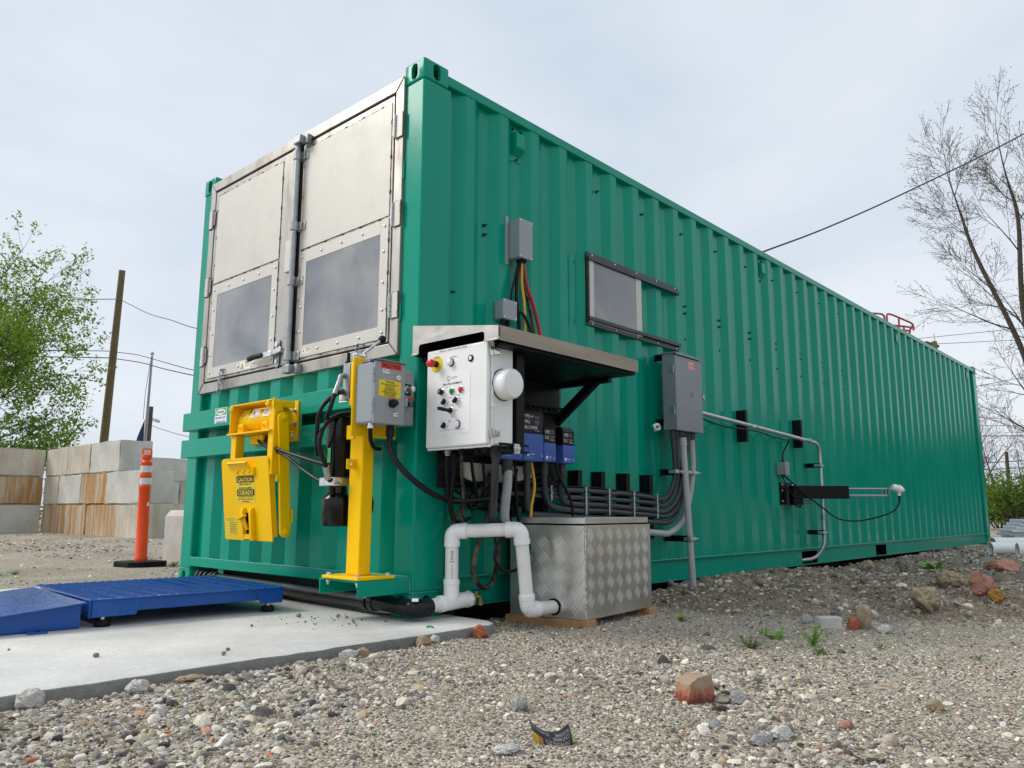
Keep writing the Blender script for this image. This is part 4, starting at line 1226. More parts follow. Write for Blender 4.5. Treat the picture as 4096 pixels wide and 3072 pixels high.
m = MB(); m.lathe([(0.013, 0), (0.013, 0.012), (0.016, 0.012), (0.016, 0.024), (0.011, 0.026)], (-0.285, -0.010, 0.906), (0, 0, -1), 12); m.build('cable_gland', 'zinc', sb)
m = MB(); m.lathe([(0.019, 0), (0.019, 0.02), (0.022, 0.022), (0.021, 0.05), (0.017, 0.055)], (-0.165, -0.005, 0.906), (0, 0, -1), 14); m.build('cable_gland', 'black_plastic', sb)

# ---------------------------------------------------------------- black hydraulic power unit
pu = thing('hydraulic_power_unit', (-0.222, 0.295, 0.428), 'glossy black hydraulic motor and reservoir hung behind the yellow post', 'hydraulic unit')
P0 = V(-0.236, 0.300, 0)
m = MB(); m.lathe([(0.058, 0.665), (0.062, 0.672), (0.062, 0.905), (0.065, 0.907), (0.066, 0.945), (0.060, 0.960), (0.03, 0.965)], P0, (0, 0, 1), 40); mo = m.build('motor', 'black_gloss', pu)
m = MB(); m.box(-0.303, -0.171, 0.238, 0.36, 0.622, 0.664); m.build('pump_block', 'zinc', pu, bevel=0.004)
m = MB(); m.lathe([(0.014, 0), (0.014, 0.02), (0.010, 0.022)], (-0.272, 0.238, 0.643), (0, -1, 0), 8); m.build('port_plug', 'galvanised', pu)
m = MB(); m.lathe([(0.045, 0.621), (0.047, 0.590), (0.070, 0.566), (0.0730, 0.560), (0.0730, 0.532), (0.0705, 0.530), (0.0715, 0.445), (0.066, 0.432), (0.03, 0.428)], P0, (0, 0, 1), 40); m.build('reservoir', 'black_gloss', pu)
m = MB(); m.cyl(P0 + V(-0.05, -0.03, 0.585), P0 + V(-0.062, -0.036, 0.612), 0.012, n=10); m.build('filler_cap', 'black_plastic', pu)
sheet(P0 + V(-0.0635, -0.012, 0.77), V(0.15, -0.99, 0).normalized(), UZ, 0.020, 0.070, 'green_label', pu, 'sticker', 0.002)

# ---------------------------------------------------------------- hand valve behind the box
hv = thing('hand_valve', (-0.27, 0.16, 1.1), 'hydraulic hand valve with ball-ended lever above the grey starter box', 'valve')
m = MB(); m.cyl((-0.282, 0.185, 1.165), (-0.282, 0.185, 1.195), 0.012, n=14); m.cyl((-0.282, 0.185, 1.195), (-0.282, 0.185, 1.222), 0.015, n=14); m.cyl((-0.282, 0.185, 1.222), (-0.282, 0.185, 1.265), 0.009, 0.008, n=14); m.build('relief_cartridge', 'black_plastic', hv)
m = MB(); m.cyl((-0.2835, 0.180, 1.170), (-0.2835, 0.180, 1.192), 0.0105, n=10); m.build('cartridge_label', 'label_white', hv)
m = MB(); m.box(-0.30, -0.16, 0.105, 0.20, 1.03, 1.21); m.build('valve_body', 'galvanised', hv, bevel=0.003)
m = MB(); m.box(-0.275, -0.262, 0.13, 0.16, 1.21, 1.262); m.box(-0.225, -0.212, 0.13, 0.16, 1.21, 1.262); m.cyl((-0.285, 0.145, 1.25), (-0.205, 0.145, 1.25), 0.007, n=8); m.build('lever_bracket', 'zinc', hv)
m = MB(); m.tube([(-0.238, 0.15, 1.22), (-0.222, 0.15, 1.265), (-0.118, 0.15, 1.348)], 0.0065, 10); m.build('lever', 'zinc', hv)
m = MB(); m.sphere((-0.108, 0.15, 1.356), 0.0205, 20); m.build('lever_knob', 'black_plastic', hv)
m = MB(); m.lathe([(0.021, 0), (0.021, 0.022), (0.014, 0.024), (0.014, 0.04)], (-0.268, 0.185, 1.152), (-1, 0, -0.05), 6); m.tube(fillet([(-0.300, 0.185, 1.150), (-0.324, 0.185, 1.147), (-0.330, 0.185, 1.115)], 0.018), 0.0115, 12); m.build('elbow_fitting', 'galvanised', hv)

# ---------------------------------------------------------------- hoses and leads on the end wall
def hose(name, pts, r, mat, label, cat='hose', sub=8, n=10, group=None, ends=None):
    m = MB(); m.tube(smoothpath(pts, sub), r, n)
    if ends is None:
        o = m.build(name, mat, smooth=60)
        return tag(o, label, cat, group)
    t = thing(name, pts[0], label, cat, group)
    m.build('run', mat, t, smooth=60)
    for (a, b, rr, mt) in ends:
        MB().cyl(a, b, rr, n=12).build('end_fitting', mt, t)
    return t
hose('hydraulic_hose', [(-0.350, 0.188, 1.06), (-0.362, 0.192, 1.015), (-0.366, 0.20, 0.985), (-0.352, 0.24, 0.962), (-0.31, 0.31, 0.955), (-0.27, 0.36, 0.95)], 0.0105, 'hose_rubber', 'black hydraulic hose dropping from the crimped elbow to the motor', ends=[((-0.330, 0.185, 1.118), (-0.3515, 0.188, 1.055), 0.0125, 'galvanised')])
hose('hydraulic_hose', [(-0.215, 0.25, 0.978), (-0.286, 0.25, 0.962), (-0.353, 0.25, 0.915), (-0.382, 0.25, 0.845), (-0.378, 0.25, 0.788), (-0.345, 0.25, 0.718), (-0.320, 0.262, 0.662), (-0.292, 0.275, 0.645)], 0.0115, 'hose_rubber', 'thick black hose arching over the motor down to the pump block', ends=[((-0.342, 0.25, 0.712), (-0.318, 0.262, 0.655), 0.0165, 'galvanised')])
hose('hydraulic_hose', [(-0.268, 0.185, 1.085), (-0.330, 0.20, 1.060), (-0.385, 0.225, 1.005), (-0.402, 0.24, 0.945), (-0.380, 0.28, 0.865), (-0.340, 0.34, 0.815), (-0.29, 0.40, 0.78)], 0.0105, 'hose_rubber', 'black hose leaving the valve in the widest loop left of the motor', ends=[((-0.262, 0.185, 1.087), (-0.318, 0.197, 1.066), 0.0125, 'conduit_grey')])
hose('hydraulic_hose', [(-0.235, 0.98, 0.905), (-0.285, 0.90, 0.86), (-0.30, 0.72, 0.815), (-0.285, 0.55, 0.772), (-0.262, 0.40, 0.735), (-0.245, 0.34, 0.722)], 0.0085, 'hose_rubber', 'upper thin hose from the yellow dumper to the black motor')
hose('hydraulic_hose', [(-0.235, 1.08, 0.905), (-0.28, 0.95, 0.86), (-0.29, 0.70, 0.788), (-0.278, 0.55, 0.712), (-0.275, 0.40, 0.652), (-0.262, 0.345, 0.640)], 0.0085, 'hose_rubber', 'lower thin hose sagging from the yellow dumper to the pump block')
for y in (1.02, 1.14):
    pass
hose('power_lead', [(-0.285, -0.010, 0.885), (-0.282, -0.006, 0.855), (-0.262, 0.01, 0.82), (-0.21, 0.05, 0.798), (-0.155, 0.08, 0.80)], 0.0105, 'cable_black', 'short black lead curling from the starter box gland behind the yellow post', 'cable')
hose('coiled_lead', [(-0.158, 0.21, 0.80), (-0.150, 0.21, 0.70), (-0.12, 0.22, 0.62), (-0.085, 0.22, 0.55), (-0.098, 0.22, 0.48), (-0.14, 0.22, 0.455), (-0.165, 0.22, 0.50), (-0.155, 0.22, 0.60), (-0.135, 0.215, 0.645)], 0.008, 'cable_black', 'black lead looped behind the lower right of the yellow post', 'cable')
hose('feeder_conduit', [(-0.165, -0.005, 0.858), (-0.178, -0.02, 0.80), (-0.165, -0.055, 0.735), (-0.115, -0.10, 0.66), (-0.03, -0.125, 0.600), (0.06, -0.125, 0.568), (0.17, -0.12, 0.553), (0.33, -0.10, 0.562), (0.47, -0.085, 0.578), (0.62, -0.08, 0.60)], 0.0145, 'hose_rubber', 'dark flexible conduit sweeping from starter box round the container corner', 'conduit')

# ---------------------------------------------------------------- stainless canopy with its black carrier frame
cn = thing('canopy', (0.5, -0.29, 0.78), 'stainless lean-to canopy over the control panel on the container side', 'canopy')
xa, xb, yf = -0.032, 1.076, -0.588
zb_, zf_, zl = 1.415, 1.326, 1.264
m = MB(); m.prism([(0, zb_), (yf, zf_), (yf, zf_ - 0.004), (0, zb_ - 0.004)], (xa, 0, 0), V(0, 1, 0), V(0, 0, 1), xb - xa)
m.build('roof_sheet', 'canopy_steel', cn, bevel=0.001)
m = MB(); m.prism([(yf, zf_ + 0.0005), (yf - 0.0035, zf_ + 0.0005), (yf + 0.0095, zl + 0.004), (yf + 0.013, zl + 0.004)], (xa, 0, 0), V(0, 1, 0), V(0, 0, 1), xb - xa); m.build('front_fascia', 'canopy_steel', cn, smooth=20)
m = MB(); m.prism([(yf + 0.013, zl + 0.0038), (yf + 0.0095, zl + 0.0038), (yf - 0.006, zl - 0.004), (yf - 0.004, zl - 0.006)], (xa, 0, 0), V(0, 1, 0), V(0, 0, 1), xb - xa); m.build('front_lip', 'canopy_steel', cn, smooth=20)
side = [(0.0, zl), (-0.046, zl), (-0.046, 1.300), (-0.054, 1.312), (-0.488, 1.312), (-0.497, 1.302), (-0.497, zl), (yf, zl), (yf, zf_), (0.0, zb_)]
m = MB(); m.prism(side, (xa - 0.0032, 0, 0), V(0, 1, 0), V(0, 0, 1), 0.003); m.build('side_fascia', 'canopy_steel', cn, smooth=0)
m = MB(); m.box(xa - 0.012, xa - 0.0033, -0.044, 0.0, zl - 0.004, zl + 0.004); m.box(xa - 0.012, xa - 0.0033, yf, -0.499, zl - 0.004, zl + 0.004); m.build('side_lip', 'canopy_steel', cn, bevel=0.0015)
m = MB(); m.prism([(0, zl), (yf, zl), (yf, zf_), (0.0, zb_)], (xb + 0.0002, 0, 0), V(0, 1, 0), V(0, 0, 1), 0.003); m.build('side_fascia', 'canopy_steel', cn, smooth=0)
weld([(xa - 0.003, yf - 0.002, zl + 0.01), (xa - 0.003, yf - 0.002, zf_)], 0.005, 'corner_weld', cn, 'weld_heat')
MB().box(xa + 0.06, xb, yf + 0.016, 0.0, 1.246, 1.262).build('soffit', 'black_frame', cn)
m = MB(); m.prism([(-0.002, zb_ - 0.006), (yf + 0.014, zf_ - 0.006), (yf + 0.014, zf_ - 0.009), (-0.002, zb_ - 0.009)], (xa + 0.001, 0, 0), V(0, 1, 0), V(0, 0, 1), xb - xa - 0.002); m.build('roof_shade_sheet', 'gap_black', cn)  # black sheet added under the roof, stands in for shade inside the canopy
MB().box(xa + 0.002, xb - 0.002, -0.006, -0.002, 1.262, zb_ - 0.01).build('wall_shade_sheet', 'gap_black', cn)  # black sheet added over the green wall to darken the canopy opening
MB().box(0.176, 0.232, -0.505, -0.455, 0.815, 1.2455).build('front_leg', 'black_frame', cn, bevel=0.003)
MB().box(1.03, 1.07, -0.045, -0.005, 0.62, 1.245).build('wall_leg', 'black_frame', cn, bevel=0.003)
MB().box(0.18, 0.22, -0.045, -0.005, 0.62, 1.245).build('wall_leg', 'black_frame', cn, bevel=0.003)
m = MB(); m.bar((1.05, -0.03, 1.02), (1.05, -0.34, 1.25), 0.035, 0.05); m.build('brace', 'black_frame', cn, bevel=0.002)
m = MB(); m.box(1.032, 1.068, -0.42, -0.045, 1.22, 1.2455); m.build('brace_head', 'black_frame', cn)
# slotted strut the drives hang from
def slot_strut(xa_, xb_, y, z, hh=0.041):
    m = MB(); m.box(xa_, xb_, y, y + 0.003, z, z + 0.011); m.box(xa_, xb_, y, y + 0.003, z + hh - 0.011, z + hh)
    m.box(xa_, xb_, y + 0.003, y + 0.04, z, z + 0.003); m.box(xa_, xb_, y + 0.003, y + 0.04, z + hh - 0.003, z + hh)
    x = xa_
    while x < xb_ - 0.02:
        m.box(x, min(x + 0.016, xb_), y, y + 0.003, z + 0.011, z + hh - 0.011); x += 0.046
    return m.build('slotted_strut', 'black_frame', cn, bevel=0.0008, seg=1)
slot_strut(0.06, 0.262, -0.508, 0.772); slot_strut(0.10, 1.06, -0.09, 0.79); slot_strut(0.10, 1.06, -0.09, 1.06)
m = MB(); m.box(0.150, 0.185, -0.520, -0.509, 0.765, 0.812); m.lathe([(0.012, 0), (0.010, 0.012)], (0.168, -0.520, 0.79), (0, -1, 0), 6); m.build('strut_clip', 'zinc', cn, bevel=0.002)
MB().box(0.10, 1.03, -0.050, -0.046, 0.62, 1.24).build('back_board', 'black_frame', cn)
MB().box(0.25, 0.80, -0.075, -0.060, 0.655, 0.75).build('cable_tray', 'stainless_frame', cn, bevel=0.003)
MB().box(0.19, 0.23, -0.455, -0.09, 0.772, 0.812).build('frame_arm', 'black_frame', cn, bevel=0.002)

# ---------------------------------------------------------------- white control panel
cp = thing('control_panel', (0.08, -0.3, 0.8), 'white control panel with red emergency stop and buttons under the canopy', 'control panel')
MB().box(0.020, 0.156, -0.502, -0.092, 0.803, 1.270).build('body', 'white_enclosure', cp, bevel=0.008, seg=3)
MB().box(0.008, 0.020, -0.508, -0.086, 0.796, 1.277).build('body_flange', 'white_enclosure', cp, bevel=0.003)
cdoor = MB().box(-0.016, 0.007, -0.500, -0.088, 0.800, 1.274).build('door', 'white_enclosure', cp, bevel=0.009, seg=3)
MB().box(-0.004, 0.0065, -0.507, -0.090, 0.790, 0.799).build('drip_edge', 'white_enclosure', cp, bevel=0.002)
for z in (1.225, 0.852):
    m = MB(); m.box(-0.010, 0.012, -0.5125, -0.5085, z - 0.022, z + 0.022); m.box(0.012, 0.03, -0.517, -0.5085, z - 0.016, z + 0.016)
    la = m.build('door_latch', 'chrome_latch', cp, bevel=0.003)
    m = MB(); m.box(0.03, 0.058, -0.514, -0.5025, z - 0.013, z + 0.013); m.build('latch_lever', 'chrome_latch', la, bevel=0.004)
m = MB(); m.lathe([(0.012, 0), (0.012, 0.006)], (0.012, -0.508, 0.975), (0, -1, 0), 14); m.build('padlock_eye', 'white_enclosure', cp, bevel=0.002)
m = MB(); m.lathe([(0.073, 0.0), (0.074, 0.004), (0.072, 0.006)], (0.082, -0.503, 1.078), (0, -1, 0), 40); m.build('beacon_seal', 'conduit_grey', cp)
m = MB(); m.lathe([(0.070, 0.006), (0.071, 0.05), (0.069, 0.064), (0.063, 0.072), (0.05, 0.074)], (0.082, -0.503, 1.078), (0, -1, 0), 44); m.build('round_white_cap', 'white_plastic', cp)
DX = -0.016
def pf(y, z, o=0.0): return V(DX - o, y, z)
s_ = sheet(pf(-0.275, 1.2625), UF, UZ, 0.236, 0.0125, 'label_white', cp, 'title_strip')
text('SWACO 1 MAIN CONTROL PANEL', pf(-0.275, 1.2625, 0.0012), UF, UZ, 0.0085, 'ink', s_, 0.190, 0.0)
s_ = sheet(pf(-0.275, 1.2255), UF, UZ, 0.068, 0.0105, 'label_white', cp, 'log_weight_strip')
text('LOG WEIGHT', pf(-0.275, 1.2255, 0.0012), UF, UZ, 0.0065, 'ink', s_, 0.05)
m = MB(); m.lathe([(0.0405, 0), (0.0405, 0.0015)], pf(-0.160, 1.203), (-1, 0, 0), 40); es = m.build('emergency_disc', 'yellow_label', cp)
text('EMERGENCY', pf(-0.160, 1.236, 0.0015), UF, UZ, 0.006, 'ink', es, 0.046); text('STOP', pf(-0.160, 1.170, 0.0015), UF, UZ, 0.006, 'ink', es, 0.02)
m = MB(); m.lathe([(0.0155, 0.0015), (0.0155, 0.018), (0.0135, 0.020), (0.0135, 0.026)], pf(-0.160, 1.203), (-1, 0, 0), 24); m.build('emergency_collar', 'black_plastic', cp)
m = MB(); m.lathe([(0.0145, 0.024), (0.0195, 0.030), (0.0200, 0.046), (0.0185, 0.052), (0.009, 0.056)], pf(-0.160, 1.203), (-1, 0, 0), 28); m.build('emergency_stop', 'red_button', cp)
def button(y, z, ring, cap, r=0.0155, h=0.012, name='push_button'):
    m = MB(); m.lathe([(r + 0.003, 0), (r + 0.003, 0.004), (r, 0.006)], pf(y, z), (-1, 0, 0), 24); b = m.build(name, ring, cp)
    m = MB(); m.lathe([(r - 0.001, 0.004), (r - 0.001, h - 0.003), (r - 0.004, h), (r - 0.009, h + 0.0012)], pf(y, z), (-1, 0, 0), 24); m.build('button_cap', cap, b)
    return b
button(-0.262, 1.199, 'conduit_grey', 'white_plastic', 0.0165, 0.022)
button(-0.394, 1.203, 'black_plastic', 'white_plastic', 0.0135, 0.006, 'hole_plug')
s_ = sheet(pf(-0.2755, 1.005), UF, UZ, 0.232, 0.288, 'label_white', cp, 'operator_plate', 0.0015, 0.012)
DX2 = 0.0015
m = MB(); m.lathe([(0.0125, 0), (0.0125, 0.0006)], pf(-0.247, 1.123, DX2), (-1, 0, 0), 20); m.lathe([(0.010, 0), (0.010, 0.0006)], pf(-0.247, 1.123, DX2), (-1, 0, 0), 20)
mm = MB()
for k in range(14):
    a0, a1 = R(40 + k * 20), R(60 + k * 20)
    o0 = pf(-0.247, 1.123, DX2 + 0.0005)
    q = lambda a, r_: o0 + UF * r_ * 0.78 * math.cos(a) + UZ * r_ * math.sin(a)
    mm.add([q(a0, 0.0105), q(a1, 0.0105), q(a1, 0.013), q(a0, 0.013)], [(0, 1, 2, 3)])
mm.build('logo_ring', 'ink', s_, smooth=0)
text('G', pf(-0.250, 1.119, DX2), UF, UZ, 0.010, 'ink', s_, 0.009)
fine_print(pf(-0.286, 1.125, DX2), UF, UZ, 0.046, 0.012, 2, s_)
text('Earth Flow WebMACS', pf(-0.273, 1.098, DX2), UF, UZ, 0.0095, 'ink', s_, 0.128, 0.018)
for y, z, t in ((-0.197, 1.0835, 'REMOTE'), (-0.236, 1.0835, 'LOCAL'), (-0.278, 1.0835, 'START'), (-0.338, 1.0835, 'STOP'), (-0.204, 1.031, 'OFF'), (-0.258, 1.031, 'AIR CYCLE'), (-0.312, 1.041, 'AIR CYCLE'), (-0.312, 1.0355, 'FILL INF'), (-0.336, 1.022, 'LIFT'), (-0.274, 0.9955, 'BACK'), (-0.274, 0.939, 'FRONT'), (-0.307, 0.9685, 'RIGHT'), (-0.205, 0.9215, 'AUTO'), (-0.258, 0.9215, 'PROBE'), (-0.256, 0.916, 'OUT')):
    text(t, pf(y, z, DX2), UF, UZ, 0.0036, 'ink', s_, 0.0026 * len(t) + 0.004, 0.01)
mm = MB()
for y, z, d in ((-0.274, 0.989, (0, 1)), (-0.274, 0.945, (0, -1)), (-0.297, 0.9685, (1, 0))):
    o0 = pf(y, z, DX2 + 0.0006)
    a, b = UF * d[0] + UZ * d[1], UF * d[1] - UZ * d[0]
    mm.add([o0 + a * 0.004, o0 + b * 0.0028 - a * 0.002, o0 - b * 0.0028 - a * 0.002], [(0, 1, 2)])
mm.build('direction_arrows', 'ink', s_, smooth=0)
fine_print(pf(-0.276, 0.879, DX2), UF, UZ, 0.185, 0.004, 1, s_)
b = button(-0.205, 1.063, 'chrome_latch', 'black_plastic', 0.0145, 0.026, 'key_selector')
m = MB(); m.lathe([(0.007, 0), (0.006, 0.002)], pf(-0.205, 1.063, 0.027), (-1, 0, 0), 14); m.build('key_barrel', 'zinc', b)
button(-0.274, 1.062, 'chrome_latch', 'green_button'); button(-0.334, 1.064, 'chrome_latch', 'red_button')
for y, z in ((-0.229, 1.014), (-0.307, 1.015), (-0.231, 0.902)):
    m = MB(); m.lathe([(0.0175, 0), (0.0175, 0.005), (0.0145, 0.007), (0.0145, 0.012)], pf(y, z, DX2), (-1, 0, 0), 24); b = m.build('selector_switch', 'chrome_latch', cp)
    m = MB(); m.bar(pf(y + 0.011, z - 0.011, 0.018), pf(y - 0.010, z + 0.010, 0.018), 0.016, 0.010, (-1, 0, 0)); m.build('selector_handle', 'black_plastic', b, bevel=0.003)
m = MB(); m.lathe([(0.018, 0), (0.018, 0.006), (0.015, 0.008)], pf(-0.274, 0.968, DX2), (-1, 0, 0), 24); b = m.build('joystick_base', 'chrome_latch', cp)
m = MB(); m.lathe([(0.0135, 0.006), (0.011, 0.014), (0.0115, 0.018), (0.008, 0.026), (0.009, 0.03), (0.0055, 0.036)], pf(-0.274, 0.968, DX2), (-1, 0, 0), 20); m.build('joystick_boot', 'black_plastic', b)
m = MB(); m.tube([pf(-0.274, 0.968, 0.034), pf(-0.272, 0.970, 0.05), pf(-0.270, 0.972, 0.085)], [0.0055, 0.009, 0.0085], 14); m.build('joystick_grip', 'black_plastic', b)
button(-0.311, 0.902, 'conduit_grey', 'white_plastic', 0.0175, 0.018)
m = MB(); m.lathe([(0.017, 0), (0.017, 0.018), (0.013, 0.02), (0.013, 0.03)], (0.06, -0.165, 0.796), (0, 0, -1), 8); m.build('cable_gland', 'galvanised', cp)
for x, y in ((0.06, -0.26), (0.09, -0.33), (0.05, -0.42)):
    m = MB(); m.lathe([(0.014, 0), (0.014, 0.016), (0.011, 0.018), (0.011, 0.03)], (x, y, 0.800), (0, 0, -1), 8); m.build('cable_gland', 'black_plastic', cp)
m = MB(); m.lathe([(0.024, 0), (0.024, 0.05), (0.020, 0.055), (0.020, 0.07)], (0.115, -0.43, 0.802), (0, 0, -1), 14); m.build('conduit_hub', 'conduit_grey', cp)

# ---------------------------------------------------------------- variable speed drives
def drive(xa_, xb_, y_, z0_, z1_, label, writing, big):
    t = thing('motor_drive', ((xa_ + xb_) / 2, y_ + 0.05, z0_), label, 'motor drive', 'motor drives under the canopy')
    wd, ht = xb_ - xa_, z1_ - z0_
    zs = z0_ + ht * 0.50
    m = MB(); m.box(xa_ + 0.003, xb_ - 0.003, -0.088, y_ + 0.02, z0_ + 0.004, z1_ - 0.01); m.build('heatsink', 'black_plastic', t, bevel=0.004)
    m = MB(); m.prism([(y_, z0_ + 0.006), (y_ + 0.004, z0_), (y_ + 0.07, z0_), (y_ + 0.07, zs), (y_, zs)], (xa_, 0, 0), V(0, 1, 0), V(0, 0, 1), wd); m.build('blue_cover', 'blue_plastic', t, bevel=0.004)
    zt = z1_ - 0.035 * ht / 0.3
    m = MB(); m.prism([(y_ + 0.002, zs + 0.001), (y_ + 0.07, zs + 0.001), (y_ + 0.07, z1_), (y_ + 0.02, z1_), (y_ + 0.002, zt)], (xa_, 0, 0), V(0, 1, 0), V(0, 0, 1), wd); m.build('black_cover', 'black_plastic', t, bevel=0.004)
    # raised rib arc across the blue cover
    pts = [(xa_ + 0.004 + (wd - 0.008) * k / 10, y_ - 0.0004, z0_ + ht * (0.235 - 0.035 * math.sin(math.pi * k / 10))) for k in range(11)]
    m = MB(); m.tube(pts, 0.0013, 5); m.build('cover_rib', 'blue_plastic', t)
    for dx in (0.012, 0.012):
        pass
    dxs = xa_ + wd * 0.66
    yy = y_ + 0.002
    sheet((dxs, yy, zt - 0.026), UX, UZ, 0.040, 0.015, 'screen_red' if big else 'screen_dark', t, 'display', 0.001)
    m = MB()
    for i, (a, b_) in enumerate(((-0.014, 0), (0, 0), (0.014, 0), (-0.007, -0.012), (0.007, -0.012))):
        m.box(dxs + a - 0.0045, dxs + a + 0.0045, yy - 0.0015, yy, zt - 0.047 + b_ - 0.0038, zt - 0.047 + b_ + 0.0038)
    m.build('keypad', 'dark_grey_enclosure', t)
    text('OPTIDRIVE', (dxs + 0.004, yy, zs + 0.014), UX, UZ, 0.0045, 'label_white', t, 0.036)
    for i, wline in enumerate(writing):
        text(wline, (xa_ + 0.006, yy, zt - 0.022 - i * 0.030), UX, UZ, 0.018, 'label_white', t, None, 0.0, 'handwriting', 'LEFT')
    m = MB(); m.lathe([(0.0085, 0), (0.0085, 0.0006)], (xa_ + wd * 0.2, y_ - 0.0003, z0_ + ht * 0.115), (0, -1, 0), 18); m.build('maker_badge', 'label_white', t)
    text('Invertek', (xa_ + wd * 0.42, y_ - 0.0003, z0_ + ht * 0.125), UX, UZ, 0.0075, 'label_white', t, 0.035, 0.01)
    fine_print((xa_ + wd * 0.35, y_ - 0.0003, z0_ + ht * 0.06), UX, UZ, 0.06, 0.004, 1, t, 'label_white')
    text('UL', (xb_ - 0.016, y_ - 0.0003, z0_ + ht * 0.11), UX, UZ, 0.012, 'label_white', t, 0.014)
    return t
drive(0.575, 0.735, -0.200, 0.770, 1.064, 'tallest blue and black motor drive hand-lettered VFD-4 PAS BLOWER', ('VFD-4', 'PAS', 'BLOWER'), True)
drive(0.742, 0.842, -0.200, 0.772, 0.980, 'small blue and black motor drive hand-lettered VFD-2, middle of the row', ('VFD-2', 'S-E'), False)
drive(0.905, 1.010, -0.200, 0.770, 0.974, 'small blue and black motor drive hand-lettered VFD-3, nearest the brace', ('VFD-3', 'S-S'), False)
drive(0.40, 0.565, -0.200, 0.770, 1.064, 'blue motor drive mostly hidden behind the white control panel', (), True)

# ---------------------------------------------------------------- grey boxes on the side wall
def wall_box(name, x0_, x1_, yf_, yb_, z0_, z1_, mat, label, lid=0.01):
    t = thing(name, ((x0_ + x1_) / 2, (yf_ + yb_) / 2, z0_), label, 'junction box')
    MB().box(x0_, x1_, yf_ + lid, yb_, z0_, z1_).build('body', mat, t, bevel=0.006, seg=3)
    MB().box(x0_ - 0.003, x1_ + 0.003, yf_, yf_ + lid, z0_ - 0.003, z1_ + 0.003).build('lid', mat, t, bevel=0.004)
    for x in (x0_ + 0.008, x1_ - 0.008):
        for z in (z0_ + 0.008, z1_ - 0.008):
            MB().lathe([(0.005, 0), (0.004, 0.002)], (x, yf_, z), (0, -1, 0), 8).build('lid_screw', 'zinc', t)
    return t
j = wall_box('junction_box', 0.672, 0.782, -0.080, 0.010, 1.936, 2.164, 'grey_enclosure', 'tall grey junction box high on the wall with coloured cables below', 0.012)
MB().box(0.64, 0.665, 0.0, 0.012, 1.90, 2.19).build('mounting_foot', 'grey_enclosure', j, bevel=0.002)
m = MB(); m.lathe([(0.03, 0), (0.03, 0.012), (0.022, 0.014), (0.022, 0.02)], (0.735, -0.035, 1.936), (0, 0, -1), 14); m.build('bottom_bushing', 'black_plastic', j)
j = wall_box('junction_box', 0.560, 0.668, -0.062, 0.012, 1.560, 1.668, 'grey_enclosure', 'small square grey junction box just above the canopy roof')
for x in (0.592, 0.632):
    m = MB(); m.lathe([(0.012, 0), (0.012, 0.008), (0.014, 0.009), (0.014, 0.022), (0.009, 0.03)], (x, -0.025, 1.560), (0, 0, -1), 8); m.build('cable_gland', 'black_plastic', j)
j = wall_box('junction_box', 4.172, 4.252, -0.075, 0.010, 0.828, 0.938, 'grey_enclosure', 'little grey junction box above the black arm on the wall', 0.008)
m = MB(); m.cyl((4.212, -0.035, 0.938), (4.212, -0.035, 0.962), 0.012, n=10); m.cyl((4.195, -0.035, 0.828), (4.195, -0.035, 0.803), 0.012, n=10); m.cyl((4.23, -0.035, 0.828), (4.23, -0.035, 0.81), 0.010, n=10); m.build('cable_gland', 'black_plastic', j)

# load centre
lc = thing('load_centre', (2.32, -0.15, 1.056), 'large grey breaker panel with red label hung beside the canopy', 'breaker panel')
MB().box(2.135, 2.497, -0.188, -0.098, 1.056, 1.585).build('body', 'dark_grey_enclosure', lc, bevel=0.004)
ld = MB().box(2.134, 2.498, -0.204, -0.1885, 1.052, 1.572).build('door', 'dark_grey_enclosure', lc, bevel=0.005)
m = MB(); m.box(2.128, 2.504, -0.214, -0.096, 1.586, 1.592); m.box(2.128, 2.504, -0.214, -0.210, 1.574, 1.586); m.build('rain_hood', 'dark_grey_enclosure', lc, bevel=0.002)
s_ = sheet((2.352, -0.204, 1.518), UX, UZ, 0.078, 0.052, 'label_white', lc, 'red_notice')
for i, t in enumerate(('EMERGENCY', 'DISCONNECT')):
    sheet((2.352, -0.2052, 1.533 - i * 0.0165), UX, UZ, 0.074, 0.0145, 'red_label', s_, 'notice_band', 0.0005)
    text(t, (2.352, -0.2057, 1.533 - i * 0.0165), UX, UZ, 0.008, 'label_white', s_, 0.062, 0.01)
sheet((2.352, -0.2052, 1.500), UX, UZ, 0.074, 0.012, 'red_label', s_, 'notice_band', 0.0005)
fine_print((2.352, -0.2058, 1.500), UX, UZ, 0.066, 0.008, 2, s_, 'label_white')
m = MB(); m.tube([(2.335, -0.2045, 1.34), (2.335, -0.2045, 1.30)], 0.0025, 6); m.tube([(2.355, -0.2045, 1.34), (2.355, -0.2045, 1.30)], 0.0025, 6); m.tube([(2.335, -0.2045, 1.318), (2.355, -0.2045, 1.318)], 0.002, 6); m.build('embossed_mark', 'dark_grey_enclosure', lc)
for z in (1.475, 1.185):
    m = MB(); m.box(2.1325, 2.1345, -0.186, -0.150, z - 0.028, z + 0.028); h = m.build('hinge', 'galvanised', lc, bevel=0.001)
    m = MB(); m.cyl((2.133, -0.188, z - 0.028), (2.133, -0.188, z + 0.028), 0.005, n=8); m.build('hinge_pin', 'galvanised', h)
m = MB(); m.lathe([(0.030, 0), (0.030, 0.002), (0.026, 0.0005), (0.018, 0.0005), (0.018, 0.0025), (0.014, 0.001)], (2.135, -0.142, 1.105), (-1, 0, 0), 24); m.build('knockout', 'dark_grey_enclosure', lc)
m = MB(); m.cyl((2.498, -0.200, 1.315), (2.512, -0.200, 1.315), 0.012, n=12); m.box(2.512, 2.522, -0.206, -0.194, 1.298, 1.332); m.build('door_catch', 'zinc', lc)
